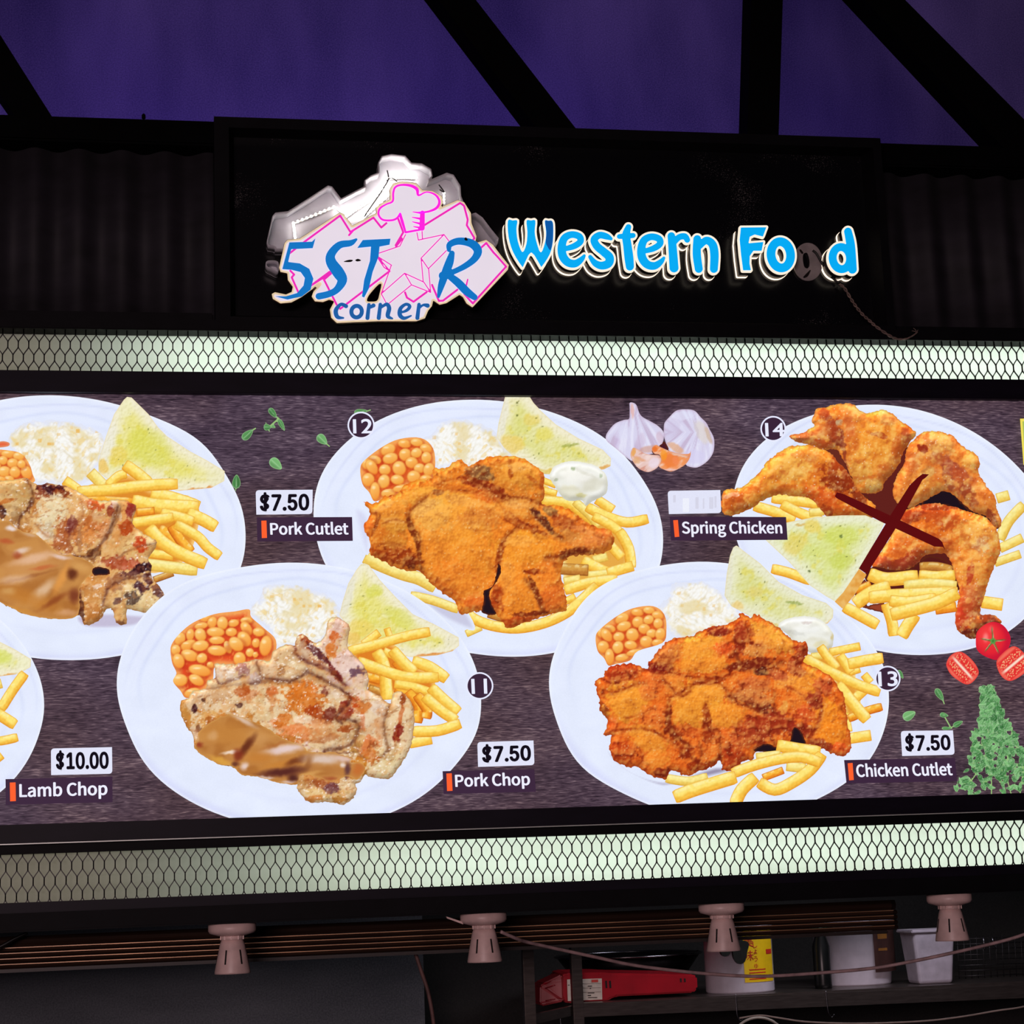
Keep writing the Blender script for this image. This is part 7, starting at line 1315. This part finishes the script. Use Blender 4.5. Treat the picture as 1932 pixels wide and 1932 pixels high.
def half(cx, cy, ang, rx, ry):
    cx, cy = Zp('K', cx, cy); a = math.radians(ang)
    def paint(x, y, s):
        dx, dy = x-cx, y-cy; u = (dx*math.cos(a)+dy*math.sin(a))/rx; v = (-dx*math.sin(a)+dy*math.cos(a))/ry
        c = flat((240, 110, 90), len(x)); c = mixc(c, (226, 48, 46), sm(.42, .26, np.abs(np.abs(v)-.42))*sm(.85, .6, np.abs(u)))
        c = mixc(c, (250, 226, 206), sm(.16, .02, np.abs(v))*sm(.9, .5, np.abs(u)))
        d, i = worley(x/4.2, y/4.2, 5); c = mixc(c, (250, 206, 150), sm(.36, .15, d)*sm(.3, .2, np.abs(np.abs(v)-.42))*sm(.85, .6, np.abs(u)))
        return rim(c, s, (228, 60, 56), 4, .8)
    return paint
tomato(poly('K', [(655, 530), (690, 460), (760, 418), (830, 430), (920, 510), (972, 600), (960, 660), (900, 725), (840, 735), (760, 690), (700, 640), (665, 580)]), half(815, 575, 48, 36, 24), 'printed halved tomato showing its seeds, left of the whole tomato')
tomato(poly('K', [(1148, 520), (1200, 440), (1290, 370), (1350, 370), (1420, 430), (1500, 530), (1420, 630), (1310, 698), (1240, 692), (1180, 630)]), half(1320, 535, -40, 36, 27), 'printed halved tomato showing its seeds, below the whole tomato')

def leaf_item(name, leaves, stems, crop=None, step=1.5, parent=MB, label=None):
    Lv = []
    for cx, cy, a, b, an, tone in leaves: Lv.append((cx, cy, a, b, math.radians(an), tone))
    bs = sd_brush(stems) if stems else None
    def core(x, y):
        best = bs(x, y) if bs else np.full(x.shape, -1e9)
        for cx, cy, a, b, t, tone in Lv:
            dx, dy = x-cx, y-cy; u = (dx*math.cos(t)+dy*math.sin(t))/a; v = (-dx*math.sin(t)+dy*math.cos(t))/(b*np.clip(1-.35*u, .4, 1.4))
            best = np.maximum(best, (1-np.hypot(u, v))*b)
        return best
    xs = [l[0] for l in leaves]+[p[0] for s in stems for p in s]; ys = [l[1] for l in leaves]+[p[1] for s in stems for p in s]; m = max([l[2] for l in leaves]+[2])+2
    core.bb = (min(xs)-m, min(ys)-m, max(xs)+m, max(ys)+m)
    def paint(x, y, s):
        c = flat((150, 190, 120), len(x))
        for cx, cy, a, b, t, tone in Lv:
            dx, dy = x-cx, y-cy; u = (dx*math.cos(t)+dy*math.sin(t))/a; w = b*np.clip(1-.35*u, .4, 1.4); v = (-dx*math.sin(t)+dy*math.cos(t))/w
            d = np.hypot(u, v); col = np.array((52, 112, 56.))*(1-tone)+np.array((130, 192, 122.))*tone
            lc = flat(col, len(x)); lc = mixc(lc, (196, 220, 186), sm(.14, .0, np.abs(v))*.6*(u > -.8)); lc = mixc(lc, col*.6, sm(.1, .5, v)*.35); lc = mixc(lc, (178, 206, 170), sm(.8, 1, d)*.6)
            c = c*(1-(d < 1)[:, None]) + lc*(d < 1)[:, None]
        return c
    o = pr(name, core, paint, parent, step)
    if label: o['label'] = label
    return o
def M_(x, y): return Zp('M', x, y)
def K_(x, y): return Zp('K', x, y)
leaf_item('printed_herb_leaf', [(*M_(268, 455), 13, 7, -42, .45)], [[(*M_(300, 420), 2.5), (*M_(352, 388), 2.5)]], label='printed thyme leaf right of the first plate, stalk up')
leaf_item('printed_herb_sprig', [(*M_(538, 222), 11, 5.5, 52, .3), (*M_(632, 350), 12, 4.5, 62, .4), (*M_(480, 375), 7, 6, 0, .4), (*M_(545, 368), 4, 3, 30, .7)], [[(*M_(560, 255), 2), (*M_(602, 282), 3), (*M_(520, 355), 3), (*M_(490, 380), 3), (*M_(502, 420), 1.5)], [(*M_(470, 350), 1.2), (*M_(460, 318), 1)]], label='printed thyme sprig left of badge 12')
leaf_item('printed_herb_leaf', [(*M_(1068, 508), 12, 8, 45, .75)], [[(*M_(1105, 545), 2), (*M_(1145, 580), 2.2)]], label='printed pale thyme leaf beside badge 12')
leaf_item('printed_herb_leaf', [(*M_(572, 770), 14, 9, 42, .85)], [], label='printed pale thyme leaf above the Pork Cutlet price')
leaf_item('printed_herb_leaf', [(*M_(148, 958), 13, 7.5, -88, .25)], [[(*M_(146, 1010), 2), (*M_(138, 1055), 1.5)]], label='printed dark thyme leaf touching the first plate')
leaf_item('printed_herb_leaf', [(*M_(1480, 208), 12, 5, -8, .4)], [[(*M_(1530, 210), 2), (*M_(1585, 190), 2)]], label='printed thyme leaf behind badge 12')
leaf_item('printed_herb_leaf', [(*K_(205, 638), 9, 4, 58, .3)], [], label='printed thyme leaf behind badge 13')
leaf_item('printed_herb_leaf', [(*K_(290, 1042), 13, 8.5, -28, .85)], [], label='printed pale thyme leaf below badge 13')
leaf_item('printed_herb_leaf', [(*K_(588, 838), 13, 6, 58, .4)], [[(*K_(620, 890), 2.2), (*K_(634, 928), 2)]], label='printed thyme leaf below the halved tomato')
leaf_item('printed_herb_sprig', [(*K_(632, 1040), 8, 4.5, 10, .5), (*K_(770, 1125), 10, 5, -28, .35), (*K_(660, 1170), 9, 3, 0, .5)], [[(*K_(640, 1060), 2.4), (*K_(700, 1165), 2.4), (*K_(750, 1135), 1.5)]], label='printed thyme sprig above the Chicken Cutlet price')
rnd = random.Random(11); lv = []; stm = []
def herb_w(y): return np.interp(y, [770, 1000, 1150, 1400, 1600, 1840], [60, 120, 190, 260, 340, 520])
for (a, b, k) in (((1060, 800), (1080, 1400), 0), ((1080, 1180), (1300, 1840), 0), ((1040, 1420), (840, 1780), 0), ((1300, 1200), (1180, 1700), 0), ((1400, 1350), (1380, 1840), 0), ((1060, 1400), (1100, 1840), 0)):
    stm.append([(*K_(*a), 2.0), (*K_((a[0]+b[0])/2+20, (a[1]+b[1])/2), 2.0), (*K_(*b), 2.0)])
ys_ = []
for i in range(470):
    y = 1850 - (rnd.random()**0.75)*1080; cx = np.interp(y, [770, 1150, 1850], [1050, 1130, 1200]); wd = herb_w(y)
    x = cx + rnd.uniform(-1, 1)*wd*(1 if y > 1150 else .8)
    if x < np.interp(y, [1150, 1500, 1650, 1800], [930, 880, 800, 640]): continue
    ys_.append((y + rnd.uniform(-60, 60), x, y))
for _, x, y in sorted(ys_, key=lambda t: -t[0]*0+rnd.random()):
    lv.append((*K_(x, y), rnd.uniform(5.5, 9.5), rnd.uniform(2.8, 4.4), rnd.uniform(0, 360), rnd.random()))
hf_ = leaf_item('printed_herb_bunch', lv, stm, step=1.6, label='printed bunch of fresh thyme in the lower right corner')

# ------------------------------------------------------------------ stickers, name labels and badges
def quad_part(name, quad, col, parent, rr=0.0, n=6):
    """flat quad with optional rounded top-left and bottom-right corners"""
    q = [np.array(p, float) for p in quad]
    pts = []
    for i in range(4):
        if rr and i in (0, 2):
            a, b, c = q[i-1], q[i], q[(i+1) % 4]; u = (a-b)/np.hypot(*(a-b)); v = (c-b)/np.hypot(*(c-b))
            p0, p1 = b+u*rr, b+v*rr
            for k in range(n+1):
                t = k/n; pts.append((1-t)**2*p0+2*t*(1-t)*b+t*t*p1)
        else: pts.append(q[i])
    Y = nextY(); P = np.array(pts); V = at_np(P[:, 0], P[:, 1], Y)
    me = bpy.data.meshes.new(name); me.from_pydata([tuple(v) for v in V], [], [tuple(reversed(range(len(P))))]); me.update(); setink(me, flat(col, len(P)))
    o = link(name, me, M_print, parent); o.matrix_parent_inverse = Matrix.Identity(4) if parent.parent is not None else Matrix.Translation(-Vector(parent.location))
    return o
def name_label(bar, acc, text, tq):
    o = quad_part('name_label', bar, (58, 36, 60), MB); o['label'] = 'dark plum dish name label reading ' + text
    quad_part('accent_bar', acc, (255, 96, 44), o)
    text_mesh('lettering', text, tq, (238, 238, 255), o, 0.011)
def rect(l, t, r, b, dt=0.0, sl=0.0): return [(l, t), (r, t+dt), (r+sl, b+dt), (l+sl, b)]
name_label(Z('B', [(48, 1472), (975, 1450), (977, 1672), (50, 1695)]), Z('B', [(85, 1502), (135, 1500), (138, 1662), (88, 1665)]), 'Lamb Chop', Z('B', [(166, 1506), (932, 1488), (934, 1642), (168, 1662)]))
name_label(Z('M', [(366, 1342), (1388, 1338), (1396, 1594), (372, 1600)]), Z('M', [(415, 1378), (470, 1376), (476, 1562), (420, 1564)]), 'Pork Cutlet', Z('M', [(506, 1392), (1346, 1388), (1352, 1527), (512, 1530)]))
name_label([(1263.5, 974.5), (1483, 975.5), (1486, 1018.5), (1266, 1020)], Z('D', [(1524, 935), (1557, 933), (1567, 1050), (1535, 1053)]), 'Spring Chicken', [(1285.5, 982.5), (1475, 983), (1477, 1013.5), (1287.5, 1014)])
name_label([(835, 1455), (1008, 1451), (1011, 1494), (837, 1498)], Z('F', [(1245, 1582), (1284, 1580), (1290, 1708), (1250, 1710)]), 'Pork Chop', [(858, 1460), (999, 1456.5), (1001, 1488), (859.5, 1491.5)])
name_label([(1592.5, 1434), (1801.5, 1430), (1806, 1474), (1597, 1478)], Z('H', [(1022, 1538), (1059, 1535), (1068, 1662), (1033, 1665)]), 'Chicken Cutlet', [(1614, 1440.5), (1795, 1437.5), (1798, 1463), (1616.5, 1466.5)])
def price(quad, text, tq, label, rr=7):
    o = quad_part('price_sticker', quad, (226, 228, 248), MB, rr); o['label'] = label
    if text: text_mesh('lettering', text, tq, (20, 14, 24), o, 0.036, fnt='inter')
    return o
price(Z('M', [(354, 1050), (966, 1045), (962, 1306), (362, 1313)]), '$7.50', Z('M', [(395, 1072), (928, 1066), (930, 1290), (400, 1300)]), 'white price sticker reading $7.50 above Pork Cutlet')
price(Z('B', [(442, 1206), (972, 1194), (975, 1425), (444, 1437)]), '$10.00', Z('B', [(482, 1222), (942, 1214), (945, 1402), (486, 1408)]), 'white price sticker reading $10.00')
price([(900.5, 1400), (1006.5, 1397), (1008.5, 1443.5), (902, 1447)], '$7.50', [(908.5, 1404), (1001, 1402), (1002.5, 1439), (910, 1443)], 'white price sticker reading $7.50 above Pork Chop')
price(Z('K', [(205, 1196), (720, 1190), (738, 1430), (220, 1443)]), '$7.50', Z('K', [(242, 1218), (690, 1214), (702, 1404), (254, 1420)]), 'white price sticker reading $7.50 above Chicken Cutlet')
o = price([(1259.5, 926), (1359, 924.5), (1361, 968), (1262, 970)], None, None, 'blank white price sticker above Spring Chicken')
for a, b, w_, h_ in ((1270, 934, 5, 14), (1288, 940, 12, 26), (1312, 938, 6, 22), (1326, 940, 3, 20), (1338, 938, 8, 22), (1348, 936, 4, 22)):
    quad_part('glue_residue', rect(a, b, a+w_, b+h_), (238, 240, 252) if a == 1288 else (214, 214, 232), o, 2)
def badge(cx, cy, r, text, tq):
    ring_ = [(cx+r*math.cos(t), cy+r*math.sin(t)) for t in np.linspace(0, 2*math.pi, 48, endpoint=False)]
    ins = [(cx+(r-2.9)*math.cos(t), cy+(r-2.9)*math.sin(t)) for t in np.linspace(0, 2*math.pi, 48, endpoint=False)]
    o = quadless('number_badge', ring_, (232, 234, 255), MB); o['label'] = 'round dark badge numbered ' + text
    quadless('badge_disc', ins, (56, 34, 56), o); text_mesh('lettering', text, tq, (232, 234, 255), o, 0.018, fnt='default')
def quadless(name, pts, col, parent):
    P = np.array(pts); V = at_np(P[:, 0], P[:, 1], nextY())
    me = bpy.data.meshes.new(name); me.from_pydata([tuple(v) for v in V], [], [tuple(reversed(range(len(P))))]); me.update(); setink(me, flat(col, len(P)))
    o = link(name, me, M_print, parent); o.matrix_parent_inverse = Matrix.Identity(4) if parent.parent is not None else Matrix.Translation(-Vector(parent.location))
    return o
badge(681.3, 802.3, 25.6, '12', Z('M', [(1395, 288), (1606, 284), (1610, 440), (1400, 442)]))
badge(1458.8, 809.0, 24.2, '14', Z('I', [(415, 232), (562, 232), (566, 334), (420, 336)]))
badge(905.0, 1294.0, 25.8, '11', Z('F', [(1425, 892), (1540, 890), (1544, 1000), (1430, 1002)]))
badge(1674.8, 1280.3, 24.2, '13', Z('H', [(1246, 855), (1392, 852), (1396, 964), (1252, 968)]))
# edge of the next banner
o = quad_part('printed_banner', [(1924.5, 790), (1990, 788), (1995, 876), (1931, 877)], (240, 222, 92), MB); o['label'] = 'yellow printed banner cut by the right edge'
quad_part('banner_panel', [(1929, 795), (1988, 793), (1990, 872), (1934, 873)], (170, 190, 90), o)

# two strips of dark red tape crossing out the spring chicken
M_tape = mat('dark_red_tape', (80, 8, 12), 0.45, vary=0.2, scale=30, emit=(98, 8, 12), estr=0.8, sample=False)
o = pslab('tape_strip', Z('J', [(598, 572), (642, 576), (618, 600), (596, 615), (440, 900), (405, 960), (206, 1275), (150, 1236), (340, 920), (380, 850), (505, 655), (560, 600)]), -0.0102, 0.0003, M_tape)
tag(o, 'dark red tape strip rising to the right across the spring chicken', 'tape', 'tape cross over the spring chicken')
o = pslab('tape_strip', Z('I', [(946, 790), (962, 760), (1010, 772)]) + Z('J', [(340, 850), (712, 1028), (735, 1050), (756, 1106), (740, 1085), (680, 1082), (300, 905)]) + Z('I', [(962, 806)]), -0.0098, 0.0003, M_tape)
tag(o, 'dark red tape strip falling to the right across the spring chicken', 'tape', 'tape cross over the spring chicken')
